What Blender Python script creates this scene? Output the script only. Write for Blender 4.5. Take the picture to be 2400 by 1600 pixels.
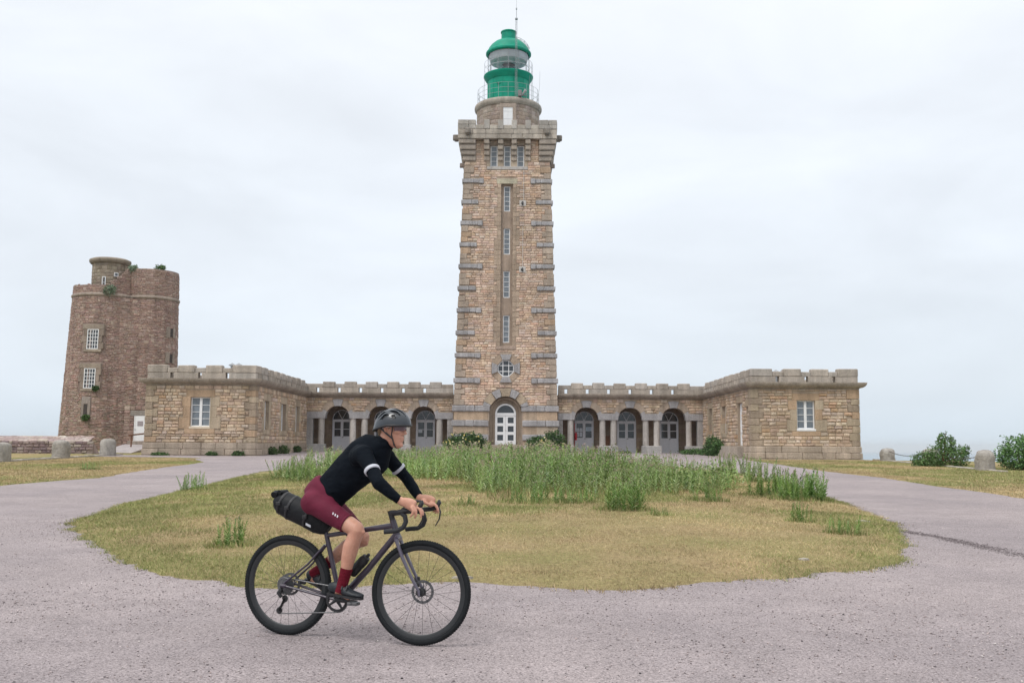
import bpy, bmesh, math, random
import numpy as np
from mathutils import Vector, Matrix

for o in list(bpy.data.objects):
    bpy.data.objects.remove(o, do_unlink=True)
SC = bpy.context.scene
COL = SC.collection
rng = np.random.default_rng(11)
random.seed(11)
RAD = math.radians

# ------------------------------------------------------------------ camera
CAM_H = 1.38
FPX = 2340.0
PITCH = math.atan((1042.6 - 800) / FPX)
ROLL = RAD(0.37)
_f = Vector((0, math.cos(PITCH), math.sin(PITCH)))
_u0 = Vector((0, -math.sin(PITCH), math.cos(PITCH)))
_r0 = Vector((1, 0, 0))
_R = _r0 * math.cos(ROLL) + _u0 * math.sin(ROLL)
_U = _r0 * -math.sin(ROLL) + _u0 * math.cos(ROLL)
cam_d = bpy.data.cameras.new('camera')
cam_d.sensor_width = 36.0
cam_d.lens = 36.0 * FPX / 2400.0
cam_d.clip_start = 0.1
cam_d.clip_end = 60000
cam = bpy.data.objects.new('camera', cam_d)
COL.objects.link(cam)
cam.matrix_world = Matrix(((_R.x, _U.x, -_f.x, 0), (_R.y, _U.y, -_f.y, 0), (_R.z, _U.z, -_f.z, CAM_H), (0, 0, 0, 1)))
SC.camera = cam

# ------------------------------------------------------------------ sky and sun
SUN_DIR = Vector((-0.40, -0.48, 1.0)).normalized()
world = bpy.data.worlds.new('World')
SC.world = world
world.use_nodes = True
nt = world.node_tree
nt.nodes.clear()
def wn(t, **k):
    n = nt.nodes.new(t)
    for a, b in k.items():
        setattr(n, a, b)
    return n
w_out = wn('ShaderNodeOutputWorld')
w_mix = wn('ShaderNodeMixShader')
w_mix.inputs[0].default_value = 0.90
bg_sky = wn('ShaderNodeBackground')
bg_sky.inputs[1].default_value = 0.10
bg_cld = wn('ShaderNodeBackground')
bg_cld.inputs[1].default_value = 1.0
sky = wn('ShaderNodeTexSky', sky_type='NISHITA', sun_disc=False)
sky.sun_elevation = math.asin(SUN_DIR.z)
sky.sun_rotation = math.atan2(SUN_DIR.x, SUN_DIR.y)
sky.air_density = 1.0
sky.dust_density = 3.0
tc = wn('ShaderNodeTexCoord')
sep = wn('ShaderNodeSeparateXYZ')
ramp = wn('ShaderNodeValToRGB')
cr = ramp.color_ramp
cr.elements[0].position = 0.0
cr.elements[0].color = (0.66, 0.76, 0.85, 1)
cr.elements[1].position = 1.0
cr.elements[1].color = (1.38, 1.40, 1.42, 1)
for p, c in ((0.06, (0.73, 0.80, 0.875, 1)), (0.16, (0.765, 0.815, 0.875, 1)), (0.34, (0.805, 0.845, 0.895, 1)), (0.52, (0.95, 0.975, 1.0, 1))):
    e = cr.elements.new(p)
    e.color = c
mp = wn('ShaderNodeMapping')
mp.inputs['Scale'].default_value = (1.0, 1.0, 3.2)
mp.inputs['Rotation'].default_value = (0.0, 0.25, 0.3)
n1 = wn('ShaderNodeTexNoise')
n1.inputs['Scale'].default_value = 2.3
n1.inputs['Detail'].default_value = 7.0
n1.inputs['Roughness'].default_value = 0.52
n1.inputs['Distortion'].default_value = 0.4
mr = wn('ShaderNodeMapRange')
mr.inputs[1].default_value = 0.34
mr.inputs[2].default_value = 0.66
mr.inputs[3].default_value = 0.875
mr.inputs[4].default_value = 1.035
mul = wn('ShaderNodeVectorMath', operation='MULTIPLY')
L = nt.links.new
L(tc.outputs['Generated'], sep.inputs[0])
L(sep.outputs['Z'], ramp.inputs[0])
L(tc.outputs['Generated'], mp.inputs[0])
L(mp.outputs[0], n1.inputs['Vector'])
L(n1.outputs[0], mr.inputs[0])
L(ramp.outputs[0], mul.inputs[0])
L(mr.outputs[0], mul.inputs[1])
L(mul.outputs[0], bg_cld.inputs[0])
L(sky.outputs[0], bg_sky.inputs[0])
L(bg_sky.outputs[0], w_mix.inputs[1])
L(bg_cld.outputs[0], w_mix.inputs[2])
L(w_mix.outputs[0], w_out.inputs[0])

sun_d = bpy.data.lights.new('sun', 'SUN')
sun_d.energy = 1.3
sun_d.angle = RAD(24)
sun_d.color = (1.0, 0.97, 0.93)
sun = bpy.data.objects.new('sun', sun_d)
COL.objects.link(sun)
sun.location = SUN_DIR * 60
sun.rotation_euler = SUN_DIR.to_track_quat('Z', 'Y').to_euler()

SC.view_settings.view_transform = 'Standard'
SC.view_settings.look = 'None'
SC.view_settings.exposure = 0.30
SC.view_settings.gamma = 1.0
SC.view_settings.use_curve_mapping = False
SC.render.engine = 'CYCLES'
SC.cycles.max_bounces = 6
SC.cycles.transparent_max_bounces = 12

# ------------------------------------------------------------------ helpers
WM = {}
def ident(o):
    return WM.get(o.name, Matrix.Identity(4))
def put(o, parent=None, local=False):
    COL.objects.link(o)
    if parent is not None:
        o.parent = parent
        if not local:
            o.matrix_parent_inverse = ident(parent).inverted()
            WM[o.name] = Matrix.Identity(4)
        else:
            WM[o.name] = ident(parent)
    return o
def tag(o, label=None, cat=None, group=None, kind=None):
    if label: o['label'] = label
    if cat: o['category'] = cat
    if group: o['group'] = group
    if kind: o['kind'] = kind
    return o
def empty(name, loc, rz=0.0, label=None, cat=None, group=None):
    o = bpy.data.objects.new(name, None)
    o.empty_display_size = 0.2
    o.location = loc
    o.rotation_euler = (0, 0, rz)
    COL.objects.link(o)
    WM[o.name] = Matrix.Translation(Vector(loc)) @ Matrix.Rotation(rz, 4, 'Z')
    return tag(o, label, cat, group)

class MB:
    def __init__(s):
        s.v = []; s.f = []; s.c = []; s.n = 0
    def add(s, verts, faces, col=(0.5, 0.5, 0.5)):
        k = s.n
        s.v.extend([tuple(p) for p in verts])
        s.n += len(verts)
        for f in faces:
            s.f.append(tuple(i + k for i in f))
            s.c.append(col)
        return s
    def box(s, x0, x1, y0, y1, z0, z1, col=(0.5, 0.5, 0.5), fr=None):
        v = [(x0, y0, z0), (x1, y0, z0), (x1, y1, z0), (x0, y1, z0), (x0, y0, z1), (x1, y0, z1), (x1, y1, z1), (x0, y1, z1)]
        if fr: v = [fr(*p) for p in v]
        return s.add(v, [(0, 3, 2, 1), (4, 5, 6, 7), (0, 1, 5, 4), (1, 2, 6, 5), (2, 3, 7, 6), (3, 0, 4, 7)], col)
    def cbox(s, x0, x1, y0, y1, z0, z1, b=0.02, col=(0.5, 0.5, 0.5), fr=None, jit=0.0):
        b = min(b, (x1 - x0) * 0.45, (y1 - y0) * 0.45, (z1 - z0) * 0.45)
        X = (x0, x1); Y = (y0, y1); Z = (z0, z1); v = []
        for i in (0, 1):
            for j in (0, 1):
                for k in (0, 1):
                    sx, sy, sz = (1 - 2 * i) * b, (1 - 2 * j) * b, (1 - 2 * k) * b
                    a = (X[i], Y[j], Z[k])
                    v += [(a[0], a[1] + sy, a[2] + sz), (a[0] + sx, a[1], a[2] + sz), (a[0] + sx, a[1] + sy, a[2])]
        if jit:
            v = [(p[0] + random.uniform(-jit, jit), p[1] + random.uniform(-jit, jit), p[2] + random.uniform(-jit, jit)) for p in v]
        if fr: v = [fr(*p) for p in v]
        return s.add(v, CB_F, col)
    def tube(s, pts, r, n=8, col=(0.5, 0.5, 0.5), cap=True, ref=None):
        P = [Vector(p) for p in pts]
        m = len(P)
        R = r if isinstance(r, (list, tuple)) else [r] * m
        rings = []
        prev = None
        for i in range(m):
            t = (P[min(i + 1, m - 1)] - P[max(i - 1, 0)]).normalized()
            if prev is None:
                a = Vector(ref) if ref else (Vector((0, 0, 1)) if abs(t.z) < 0.9 else Vector((0, 1, 0)))
                side = t.cross(a).normalized()
            else:
                side = (prev - t * prev.dot(t)).normalized()
            prev = side
            up = side.cross(t)
            rr = R[i]
            ra, rb = rr if isinstance(rr, (list, tuple)) else (rr, rr)
            rings.append([P[i] + side * (ra * math.cos(2 * math.pi * k / n)) + up * (rb * math.sin(2 * math.pi * k / n)) for k in range(n)])
        v = [p for q in rings for p in q]
        f = []
        for i in range(m - 1):
            for k in range(n):
                a, b = i * n + k, i * n + (k + 1) % n
                f.append((a, a + n, b + n, b))
        if cap:
            f.append(tuple(range(n)))
            f.append(tuple(range((m - 1) * n + n - 1, (m - 1) * n - 1, -1)))
        return s.add(v, f, col)
    def lathe(s, prof, n=32, cx=0, cy=0, col=(0.5, 0.5, 0.5), a0=0.0, a1=2 * math.pi, closed=True):
        full = abs(a1 - a0 - 2 * math.pi) < 1e-6
        cnt = n if full else n + 1
        v = []
        for r, z in prof:
            for k in range(cnt):
                a = a0 + (a1 - a0) * k / n
                v.append((cx + r * math.sin(a), cy - r * math.cos(a), z))
        f = []
        for i in range(len(prof) - 1):
            for k in range(n):
                a = i * cnt + k
                b = i * cnt + (k + 1) % cnt
                f.append((a, b, b + cnt, a + cnt))
        return s.add(v, f, col)
    def poly_prism(s, pts, w0, w1, fr, col=(0.5, 0.5, 0.5)):
        n = len(pts)
        v = [fr(u, q, w0) for u, q in pts] + [fr(u, q, w1) for u, q in pts]
        f = [tuple(range(n - 1, -1, -1)), tuple(range(n, 2 * n))]
        for i in range(n):
            j = (i + 1) % n
            f.append((i, j, j + n, i + n))
        return s.add(v, f, col)
    def build(s, name, mat, parent=None, smooth=False, local=False, angle=40):
        me = bpy.data.meshes.new(name)
        me.from_pydata(s.v, [], s.f)
        setcol(me, np.array(s.c, dtype=np.float32))
        me.materials.append(mat)
        if smooth:
            me.polygons.foreach_set('use_smooth', np.ones(len(me.polygons), dtype=bool))
            me.set_sharp_from_angle(angle=RAD(angle))
        me.update()
        return put(bpy.data.objects.new(name, me), parent, local)

def setcol(me, fc):
    lt = np.zeros(len(me.polygons), dtype=np.int32)
    me.polygons.foreach_get('loop_total', lt)
    at = me.attributes.new('Col', 'FLOAT_COLOR', 'CORNER')
    c = np.ones((int(lt.sum()), 4), dtype=np.float32)
    c[:, :3] = np.repeat(fc[:, :3], lt, axis=0)
    at.data.foreach_set('color', c.ravel())

def np_mesh(name, V, F, C, mat, smooth=False):
    """V (n,3), F (m,k) all faces same size, C per-face colour"""
    me = bpy.data.meshes.new(name)
    n, (m, k) = len(V), F.shape
    me.vertices.add(n)
    me.vertices.foreach_set('co', np.ascontiguousarray(V, dtype=np.float32).ravel())
    me.loops.add(m * k)
    me.loops.foreach_set('vertex_index', np.ascontiguousarray(F, dtype=np.int32).ravel())
    me.polygons.add(m)
    me.polygons.foreach_set('loop_start', np.arange(0, m * k, k, dtype=np.int32))
    me.polygons.foreach_set('loop_total', np.full(m, k, dtype=np.int32))
    me.update(calc_edges=True)
    at = me.attributes.new('Col', 'FLOAT_COLOR', 'CORNER')
    c = np.ones((m * k, 4), dtype=np.float32)
    c[:, :3] = np.repeat(C, k, axis=0)
    at.data.foreach_set('color', c.ravel())
    if smooth:
        me.polygons.foreach_set('use_smooth', np.ones(m, dtype=bool))
    me.materials.append(mat)
    return me

# chamfer-box faces (24 verts, 3 per corner: x-face, y-face, z-face vert)
def _cbf():
    idx = lambda i, j, k, a: ((i * 2 + j) * 2 + k) * 3 + a
    F = []
    for i in (0, 1):
        q = [idx(i, 0, 0, 0), idx(i, 1, 0, 0), idx(i, 1, 1, 0), idx(i, 0, 1, 0)]
        F.append(tuple(q if i else q[::-1]))
        q = [idx(0, i, 0, 1), idx(1, i, 0, 1), idx(1, i, 1, 1), idx(0, i, 1, 1)]
        F.append(tuple(q[::-1] if i else q))
        q = [idx(0, 0, i, 2), idx(1, 0, i, 2), idx(1, 1, i, 2), idx(0, 1, i, 2)]
        F.append(tuple(q if i else q[::-1]))
    for i in (0, 1):
        for j in (0, 1):
            q = [idx(i, j, 0, 0), idx(i, j, 1, 0), idx(i, j, 1, 1), idx(i, j, 0, 1)]
            F.append(tuple(q if (i == j) else q[::-1]))
            q = [idx(i, 0, j, 0), idx(i, 1, j, 0), idx(i, 1, j, 2), idx(i, 0, j, 2)]
            F.append(tuple(q[::-1] if (i == j) else q))
            q = [idx(0, i, j, 1), idx(1, i, j, 1), idx(1, i, j, 2), idx(0, i, j, 2)]
            F.append(tuple(q if (i == j) else q[::-1]))
    for i in (0, 1):
        for j in (0, 1):
            for k in (0, 1):
                q = [idx(i, j, k, 0), idx(i, j, k, 1), idx(i, j, k, 2)]
                F.append(tuple(q if (i + j + k) % 2 else q[::-1]))
    return F
CB_F = _cbf()

# ------------------------------------------------------------------ materials
def newmat(name):
    m = bpy.data.materials.new(name)
    m.use_nodes = True
    t = m.node_tree
    b = t.nodes['Principled BSDF']
    return m, t, b
def N(t, typ, **k):
    n = t.nodes.new(typ)
    for a, b in k.items():
        setattr(n, a, b)
    return n
def noise(t, scale, detail=4, rough=0.55, vec=None):
    n = N(t, 'ShaderNodeTexNoise')
    n.inputs['Scale'].default_value = scale
    n.inputs['Detail'].default_value = detail
    n.inputs['Roughness'].default_value = rough
    if vec is not None:
        t.links.new(vec, n.inputs['Vector'])
    return n
def rng_map(t, src, a, b, c, d):
    m = N(t, 'ShaderNodeMapRange')
    t.links.new(src, m.inputs[0])
    for i, x in enumerate((a, b, c, d)):
        m.inputs[i + 1].default_value = x
    return m.outputs[0]
def vmul(t, a, b):
    m = N(t, 'ShaderNodeVectorMath', operation='MULTIPLY')
    t.links.new(a, m.inputs[0])
    t.links.new(b, m.inputs[1])
    return m.outputs[0]
def mixc(t, fac, a, b):
    m = N(t, 'ShaderNodeMix', data_type='RGBA')
    if isinstance(fac, float): m.inputs[0].default_value = fac
    else: t.links.new(fac, m.inputs[0])
    for i, x in ((6, a), (7, b)):
        if isinstance(x, tuple): m.inputs[i].default_value = (*x, 1)
        else: t.links.new(x, m.inputs[i])
    return m.outputs[2]
def bump(t, b, h, strength, dist):
    n = N(t, 'ShaderNodeBump')
    n.inputs['Strength'].default_value = strength
    n.inputs['Distance'].default_value = dist
    t.links.new(h, n.inputs['Height'])
    t.links.new(n.outputs[0], b.inputs['Normal'])
    return n
def attr(t):
    a = N(t, 'ShaderNodeAttribute')
    a.attribute_name = 'Col'
    return a.outputs['Color']

def stone_mat(name, big=0.9, grain=14.0, fine=70.0, lichen=0.25, bstr=0.6, bdist=0.03, streak=0.86):
    m, t, b = newmat(name)
    pos = N(t, 'ShaderNodeNewGeometry').outputs['Position']
    c = attr(t)
    a = noise(t, big, 5, 0.6, pos)
    g = noise(t, grain, 4, 0.6, pos)
    s = noise(t, fine, 2, 0.5, pos)
    c = vmul(t, c, rng_map(t, a.outputs[0], 0.3, 0.7, 0.86, 1.12))
    c = vmul(t, c, rng_map(t, g.outputs[0], 0.3, 0.7, 0.84, 1.16))
    c = vmul(t, c, rng_map(t, s.outputs[0], 0.35, 0.65, 0.86, 1.14))
    sm = N(t, 'ShaderNodeMapping')
    sm.inputs['Scale'].default_value = (2.6, 2.6, 0.22)
    t.links.new(pos, sm.inputs[0])
    sk = noise(t, 1.0, 5, 0.65, sm.outputs[0])
    c = vmul(t, c, rng_map(t, sk.outputs[0], 0.36, 0.64, streak, 2.04 - streak))
    lk = noise(t, 2.6, 6, 0.7, pos)
    lf = rng_map(t, lk.outputs[0], 0.60, 0.76, 0.0, lichen)
    c = mixc(t, lf, c, (0.20, 0.185, 0.15))
    t.links.new(c, b.inputs['Base Color'])
    b.inputs['Roughness'].default_value = 0.92
    b.inputs['Specular IOR Level'].default_value = 0.25
    ad = N(t, 'ShaderNodeMath', operation='ADD')
    t.links.new(g.outputs[0], ad.inputs[0])
    mu = N(t, 'ShaderNodeMath', operation='MULTIPLY')
    t.links.new(s.outputs[0], mu.inputs[0])
    mu.inputs[1].default_value = 0.35
    t.links.new(mu.outputs[0], ad.inputs[1])
    bump(t, b, ad.outputs[0], bstr, bdist)
    return m
M_STONE = stone_mat('granite_masonry', lichen=0.3, bstr=0.8, bdist=0.06)
M_ROCK = stone_mat('weathered_rock', 1.6, 9.0, 45.0, 0.5, 0.9, 0.05)
M_MORTAR = stone_mat('lime_mortar', 1.2, 20.0, 80.0, 0.2, 0.5, 0.02)

def flat_mat(name, col, rough=0.5, metal=0.0, spec=0.5, var=0.08, nscale=6.0, use_attr=False, coat=0.0, bstr=0.0, bscale=40.0):
    m, t, b = newmat(name)
    pos = N(t, 'ShaderNodeTexCoord').outputs['Object']
    n = noise(t, nscale, 4, 0.6, pos)
    src = attr(t) if use_attr else None
    if src is None:
        r = N(t, 'ShaderNodeRGB')
        r.outputs[0].default_value = (*col, 1)
        src = r.outputs[0]
    c = vmul(t, src, rng_map(t, n.outputs[0], 0.3, 0.7, 1 - var, 1 + var))
    t.links.new(c, b.inputs['Base Color'])
    t.links.new(rng_map(t, n.outputs[0], 0.3, 0.7, max(rough - 0.06, 0.02), min(rough + 0.06, 1)), b.inputs['Roughness'])
    b.inputs['Metallic'].default_value = metal
    b.inputs['Specular IOR Level'].default_value = spec
    b.inputs['Coat Weight'].default_value = coat
    if bstr:
        bump(t, b, noise(t, bscale, 3, 0.6, pos).outputs[0], bstr, 0.01)
    return m
M_WHITE = flat_mat('white_paint', (0.78, 0.78, 0.78), 0.5, var=0.05)
M_DOOR = flat_mat('pale_grey_paint', (0.68, 0.68, 0.71), 0.55, var=0.06)
M_GREEN = flat_mat('green_lantern_paint', (0.0, 0.26, 0.165), 0.5, var=0.22, nscale=1.1, spec=0.25)
M_RAIL = flat_mat('galvanised_metal', (0.34, 0.35, 0.36), 0.5, 0.6)
M_DARKMETAL = flat_mat('dark_iron', (0.10, 0.085, 0.075), 0.6, 0.3)
M_PAINT = flat_mat('tinted_paint', (0.5, 0.5, 0.5), 0.6, use_attr=True)
M_GLASS = flat_mat('window_glass', (0.035, 0.042, 0.05), 0.06, spec=0.65, var=0.2)
M_GLASSP = flat_mat('pale_window_glass', (0.16, 0.185, 0.21), 0.12, spec=0.6, var=0.25, nscale=3.0)
M_PAPER = flat_mat('paper_notice', (0.7, 0.72, 0.75), 0.8, use_attr=True)
M_RED = flat_mat('red_enamel', (0.45, 0.02, 0.03), 0.4)
M_WOOD = flat_mat('brown_wood', (0.16, 0.07, 0.035), 0.6, var=0.25, nscale=12)
M_LEAF = flat_mat('leaf', (0.1, 0.2, 0.05), 0.6, use_attr=True, var=0.12, nscale=2.0, spec=0.3)
M_INT = flat_mat('dark_interior', (0.06, 0.05, 0.045), 0.9)
def lantern_glass():
    m, t, b = newmat('lantern_glass')
    out = t.nodes['Material Output']
    tr = N(t, 'ShaderNodeBsdfTransparent')
    gl = N(t, 'ShaderNodeBsdfGlossy')
    gl.inputs['Roughness'].default_value = 0.05
    n = noise(t, 2.0)
    f = rng_map(t, n.outputs[0], 0.3, 0.7, 0.05, 0.12)
    mx = N(t, 'ShaderNodeMixShader')
    t.links.new(f, mx.inputs[0])
    t.links.new(tr.outputs[0], mx.inputs[1])
    t.links.new(gl.outputs[0], mx.inputs[2])
    t.links.new(mx.outputs[0], out.inputs[0])
    tr.inputs[0].default_value = (0.95, 0.965, 0.97, 1)
    return m
M_LGLASS = lantern_glass()
# ------------------------------------------------------------------ ground
def GZ(y):
    return 0.0128 * (y - 6.0)
_vn = rng.random((64, 64))
def vnoise(x, y, s):
    x = np.asarray(x) / s + 100.0
    y = np.asarray(y) / s + 100.0
    xi = np.floor(x).astype(int); yi = np.floor(y).astype(int)
    fx = x - xi; fy = y - yi
    fx = fx * fx * (3 - 2 * fx); fy = fy * fy * (3 - 2 * fy)
    g = lambda a, b: _vn[a % 64, b % 64]
    return (g(xi, yi) * (1 - fx) + g(xi + 1, yi) * fx) * (1 - fy) + (g(xi, yi + 1) * (1 - fx) + g(xi + 1, yi + 1) * fx) * fy
def fbm(x, y, s):
    return 0.55 * vnoise(x, y, s) + 0.3 * vnoise(x + 37.1, y - 11.3, s * 0.45) + 0.15 * vnoise(x - 5.7, y + 23.9, s * 0.2)
def drop(x, y):
    dA = np.maximum(np.maximum(x - 20.9, y - 84.0), np.maximum(-60.0 - x, 0))
    dB = np.maximum(np.maximum(x - 27.0, y - 57.2), np.maximum(-60.0 - x, 0))
    d = np.maximum(np.minimum(dA, dB), 0)
    return 78.0 * (1 - np.exp(-(d / 34.0) ** 1.15))

def ground_materials():
    m, t, b = newmat('rough_turf')
    pos = N(t, 'ShaderNodeNewGeometry').outputs['Position']
    a = noise(t, 0.35, 5, 0.65, pos)
    f = noise(t, 18.0, 4, 0.7, pos)
    c = mixc(t, rng_map(t, a.outputs[0], 0.38, 0.62, 0.0, 1.0), (0.37, 0.28, 0.155), (0.25, 0.235, 0.095))
    c = vmul(t, c, rng_map(t, f.outputs[0], 0.25, 0.75, 0.55, 1.35))
    t.links.new(c, b.inputs['Base Color'])
    b.inputs['Roughness'].default_value = 0.95
    b.inputs['Specular IOR Level'].default_value = 0.1
    bump(t, b, f.outputs[0], 0.8, 0.06)
    turf = m
    m, t, b = newmat('pink_gravel_asphalt')
    pos = N(t, 'ShaderNodeNewGeometry').outputs['Position']
    mpn = N(t, 'ShaderNodeMapping')
    mpn.inputs['Scale'].default_value = (1.0, 0.7, 1.0)
    t.links.new(pos, mpn.inputs[0])
    big = noise(t, 0.35, 5, 0.6, mpn.outputs[0])
    mid = noise(t, 2.2, 5, 0.65, pos)
    fin = noise(t, 55.0, 3, 0.7, pos)
    vor = N(t, 'ShaderNodeTexVoronoi')
    vor.inputs['Scale'].default_value = 105.0
    t.links.new(pos, vor.inputs['Vector'])
    sepc = N(t, 'ShaderNodeSeparateColor')
    t.links.new(vor.outputs['Color'], sepc.inputs[0])
    c = mixc(t, rng_map(t, big.outputs[0], 0.36, 0.64, 0.0, 1.0), (0.298, 0.258, 0.262), (0.358, 0.307, 0.304))
    c = vmul(t, c, rng_map(t, mid.outputs[0], 0.3, 0.7, 0.90, 1.08))
    tm = N(t, 'ShaderNodeMapping')
    tm.inputs['Scale'].default_value = (0.16, 0.75, 1.0)
    t.links.new(pos, tm.inputs[0])
    tk = noise(t, 1.0, 5, 0.6, tm.outputs[0])
    c = vmul(t, c, rng_map(t, tk.outputs[0], 0.38, 0.62, 0.94, 1.05))
    c = vmul(t, c, rng_map(t, fin.outputs[0], 0.3, 0.7, 0.70, 1.26))
    c = vmul(t, c, rng_map(t, sepc.outputs[0], 0.0, 1.0, 0.72, 1.28))
    dk = N(t, 'ShaderNodeMath', operation='GREATER_THAN')
    t.links.new(sepc.outputs[1], dk.inputs[0])
    dk.inputs[1].default_value = 0.955
    c = mixc(t, dk.outputs[0], c, (0.15, 0.13, 0.135))
    t.links.new(c, b.inputs['Base Color'])
    b.inputs['Roughness'].default_value = 0.93
    b.inputs['Specular IOR Level'].default_value = 0.2
    ad = N(t, 'ShaderNodeMath', operation='ADD')
    t.links.new(vor.outputs['Distance'], ad.inputs[0])
    t.links.new(fin.outputs[0], ad.inputs[1])
    bump(t, b, ad.outputs[0], 0.55, 0.011)
    grav = m
    m, t, b = newmat('sea_water')
    pos = N(t, 'ShaderNodeNewGeometry').outputs['Position']
    w = noise(t, 0.03, 6, 0.65, pos)
    b.inputs['Base Color'].default_value = (0.16, 0.27, 0.345, 1)
    cc = mixc(t, rng_map(t, noise(t, 0.0012, 4, 0.6, pos).outputs[0], 0.35, 0.65, 0.0, 1.0), (0.14, 0.25, 0.33), (0.2, 0.31, 0.385))
    t.links.new(cc, b.inputs['Base Color'])
    b.inputs['Roughness'].default_value = 0.45
    bump(t, b, w.outputs[0], 0.5, 2.0)
    return turf, grav, m
M_TURF, M_GRAVEL, M_SEA = ground_materials()
M_BLADE = flat_mat('grass_blade', (0.3, 0.3, 0.1), 0.8, use_attr=True, var=0.05, spec=0.15)

# terrain sheet
xs = np.concatenate([np.linspace(-900, -100, 17), np.linspace(-90, -30, 13), np.linspace(-28, 28, 57), np.linspace(30, 90, 25), np.linspace(100, 900, 17)])
ys = np.concatenate([np.linspace(-900, -60, 12), np.linspace(-50, 30, 17), np.linspace(32, 100, 69), np.linspace(104, 300, 30), np.linspace(320, 900, 10)])
XX, YY = np.meshgrid(xs, ys)
ZZ = GZ(np.clip(YY, -30, 90)) - drop(XX, YY)
ZZ += np.where(np.abs(XX) < 22, 0, 0.25 * (fbm(XX, YY, 4.0) - 0.5)) * (np.abs(XX) > 24)
nx, ny = len(xs), len(ys)
V = np.stack([XX.ravel(), YY.ravel(), ZZ.ravel()], 1)
ii = (np.arange(ny - 1)[:, None] * nx + np.arange(nx - 1)[None, :]).ravel()
F = np.stack([ii, ii + 1, ii + nx + 1, ii + nx], 1)
me = np_mesh('terrain', V, F, np.tile([[0.3, 0.25, 0.1]], (len(F), 1)), M_TURF, True)
tag(put(bpy.data.objects.new('terrain', me)), kind='structure')

# sea disc, ending where the true horizon dips below eye level
sb = MB()
ring = [0.0, 60, 200, 800, 3000, 8000, 15500]
vv = [(0, 0, -70.0)]
ff = []
for r in ring[1:]:
    vv += [(r * math.cos(k * math.pi / 36), r * math.sin(k * math.pi / 36), -70.0) for k in range(72)]
for k in range(72):
    ff.append((0, 1 + k, 1 + (k + 1) % 72))
    for i in range(len(ring) - 2):
        a = 1 + i * 72
        ff.append((a + k, a + 72 + k, a + 72 + (k + 1) % 72, a + (k + 1) % 72))
sb.add(vv, ff)
tag(sb.build('sea', M_SEA), kind='structure')

# gravel road sheet
def ragged(poly, step, jit, seed, closed=True):
    r = random.Random(seed)
    out = []
    n = len(poly)
    for i in range(n if closed else n - 1):
        a = poly[i]; b = poly[(i + 1) % n]
        d = math.hypot(b[0] - a[0], b[1] - a[1])
        k = max(1, int(d / step))
        for q in range(k):
            f = q / k
            j = jit if q else jit * 0.5
            out.append((a[0] + (b[0] - a[0]) * f + r.uniform(-j, j), a[1] + (b[1] - a[1]) * f + r.uniform(-j, j)))
    return out
LEFT_EDGE = [(-16, 52.0), (-15.88, 50.36), (-14.01, 45.79), (-13.65, 42.56), (-13.48, 39.26), (-12.97, 34.38), (-12.33, 30.17), (-12.73, 28.69), (-12.93, 27.01), (-13.04, 25.72), (-16, 23.4), (-22, 20.8), (-40, 17.5)]
RIGHT_EDGE = [(40, 18.5), (22, 19.5), (14, 21.6), (11.81, 23.23), (12.05, 26.26), (12.01, 28.28), (12.24, 30.94), (12.5, 34.17), (12.34, 36.89), (12.3, 41), (12.75, 49.44), (13.1, 57.0)]
road = [(-40, -20), (40, -20)] + ragged(RIGHT_EDGE, 0.5, 0.07, 3, False) + [(13.1, 57.2), (14.2, 57.75), (14.2, 72.6), (-15.2, 72.6), (-15.2, 57.75), (-21.2, 57.75), (-23.6, 57.5), (-23.5, 54.2), (-21.21, 53.72), (-17.98, 53.2)] + ragged(LEFT_EDGE, 0.5, 0.07, 4, False) + [(-40, 17.5)]
from mathutils.geometry import tessellate_polygon
tris = tessellate_polygon([[Vector((x, y, 0)) for x, y in road]])
me = bpy.data.meshes.new('gravel_road')
me.from_pydata([(x, y, GZ(y) + 0.012) for x, y in road], [], [tuple(t) for t in tris])
me.update()
for p in me.polygons:
    if p.normal.z < 0: p.flip()
me.materials.append(M_GRAVEL)
tag(put(bpy.data.objects.new('gravel_road', me)), kind='structure')

# grass island
ISL = [(-6.77, 15.54), (-6.28, 14.51), (-5.69, 13.57), (-4.67, 11.85), (-3.86, 10.62), (-3.25, 9.98), (-2.73, 9.64), (-2.29, 9.48), (-1.72, 9.43), (-1.19, 9.6), (-0.8, 9.75), (-0.39, 9.77), (0.02, 9.71), (0.42, 9.59), (0.81, 9.46), (1.0, 9.41), (1.42, 9.61), (1.9, 9.98), (2.37, 10.2), (2.7, 10.21), (3.3, 10.6), (3.77, 10.81), (4.32, 11.42), (4.9, 12.66), (5.48, 14.19), (6.39, 17.09), (6.6, 18.7), (6.93, 21.28), (7.6, 26.34), (8.2, 32.63), (8.12, 38.16), (7.0, 43.0), (4.6, 46.2), (1.0, 47.5), (-3.2, 46.4), (-6.4, 43.2), (-8.12, 38.39), (-8.69, 34.7), (-8.2, 29.44), (-7.78, 25.18), (-7.7, 23.59), (-7.62, 21.91), (-7.46, 19.56), (-7.08, 17.17)]
ICX, ICY = 0.0, 24.0
isl = ragged(ISL, 0.11, 0.035, 5)
ang = np.array([math.atan2(y - ICY, x - ICX) for x, y in isl])
rad = np.array([math.hypot(y - ICY, x - ICX) for x, y in isl])
rad = rad + 0.30 * (fbm(ang * 14, rad * 0.3, 0.55) - 0.5) + 0.12 * (fbm(ang * 14 + 40, rad * 0.3, 0.16) - 0.5)
o_ = np.argsort(ang)
ang, rad = ang[o_], rad[o_]
angp = np.concatenate([ang[-1:] - 2 * math.pi, ang, ang[:1] + 2 * math.pi])
radp = np.concatenate([rad[-1:], rad, rad[:1]])
def isl_f(x, y):
    a = np.arctan2(y - ICY, x - ICX)
    return np.hypot(x - ICX, y - ICY) / np.interp(a, angp, radp)
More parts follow.
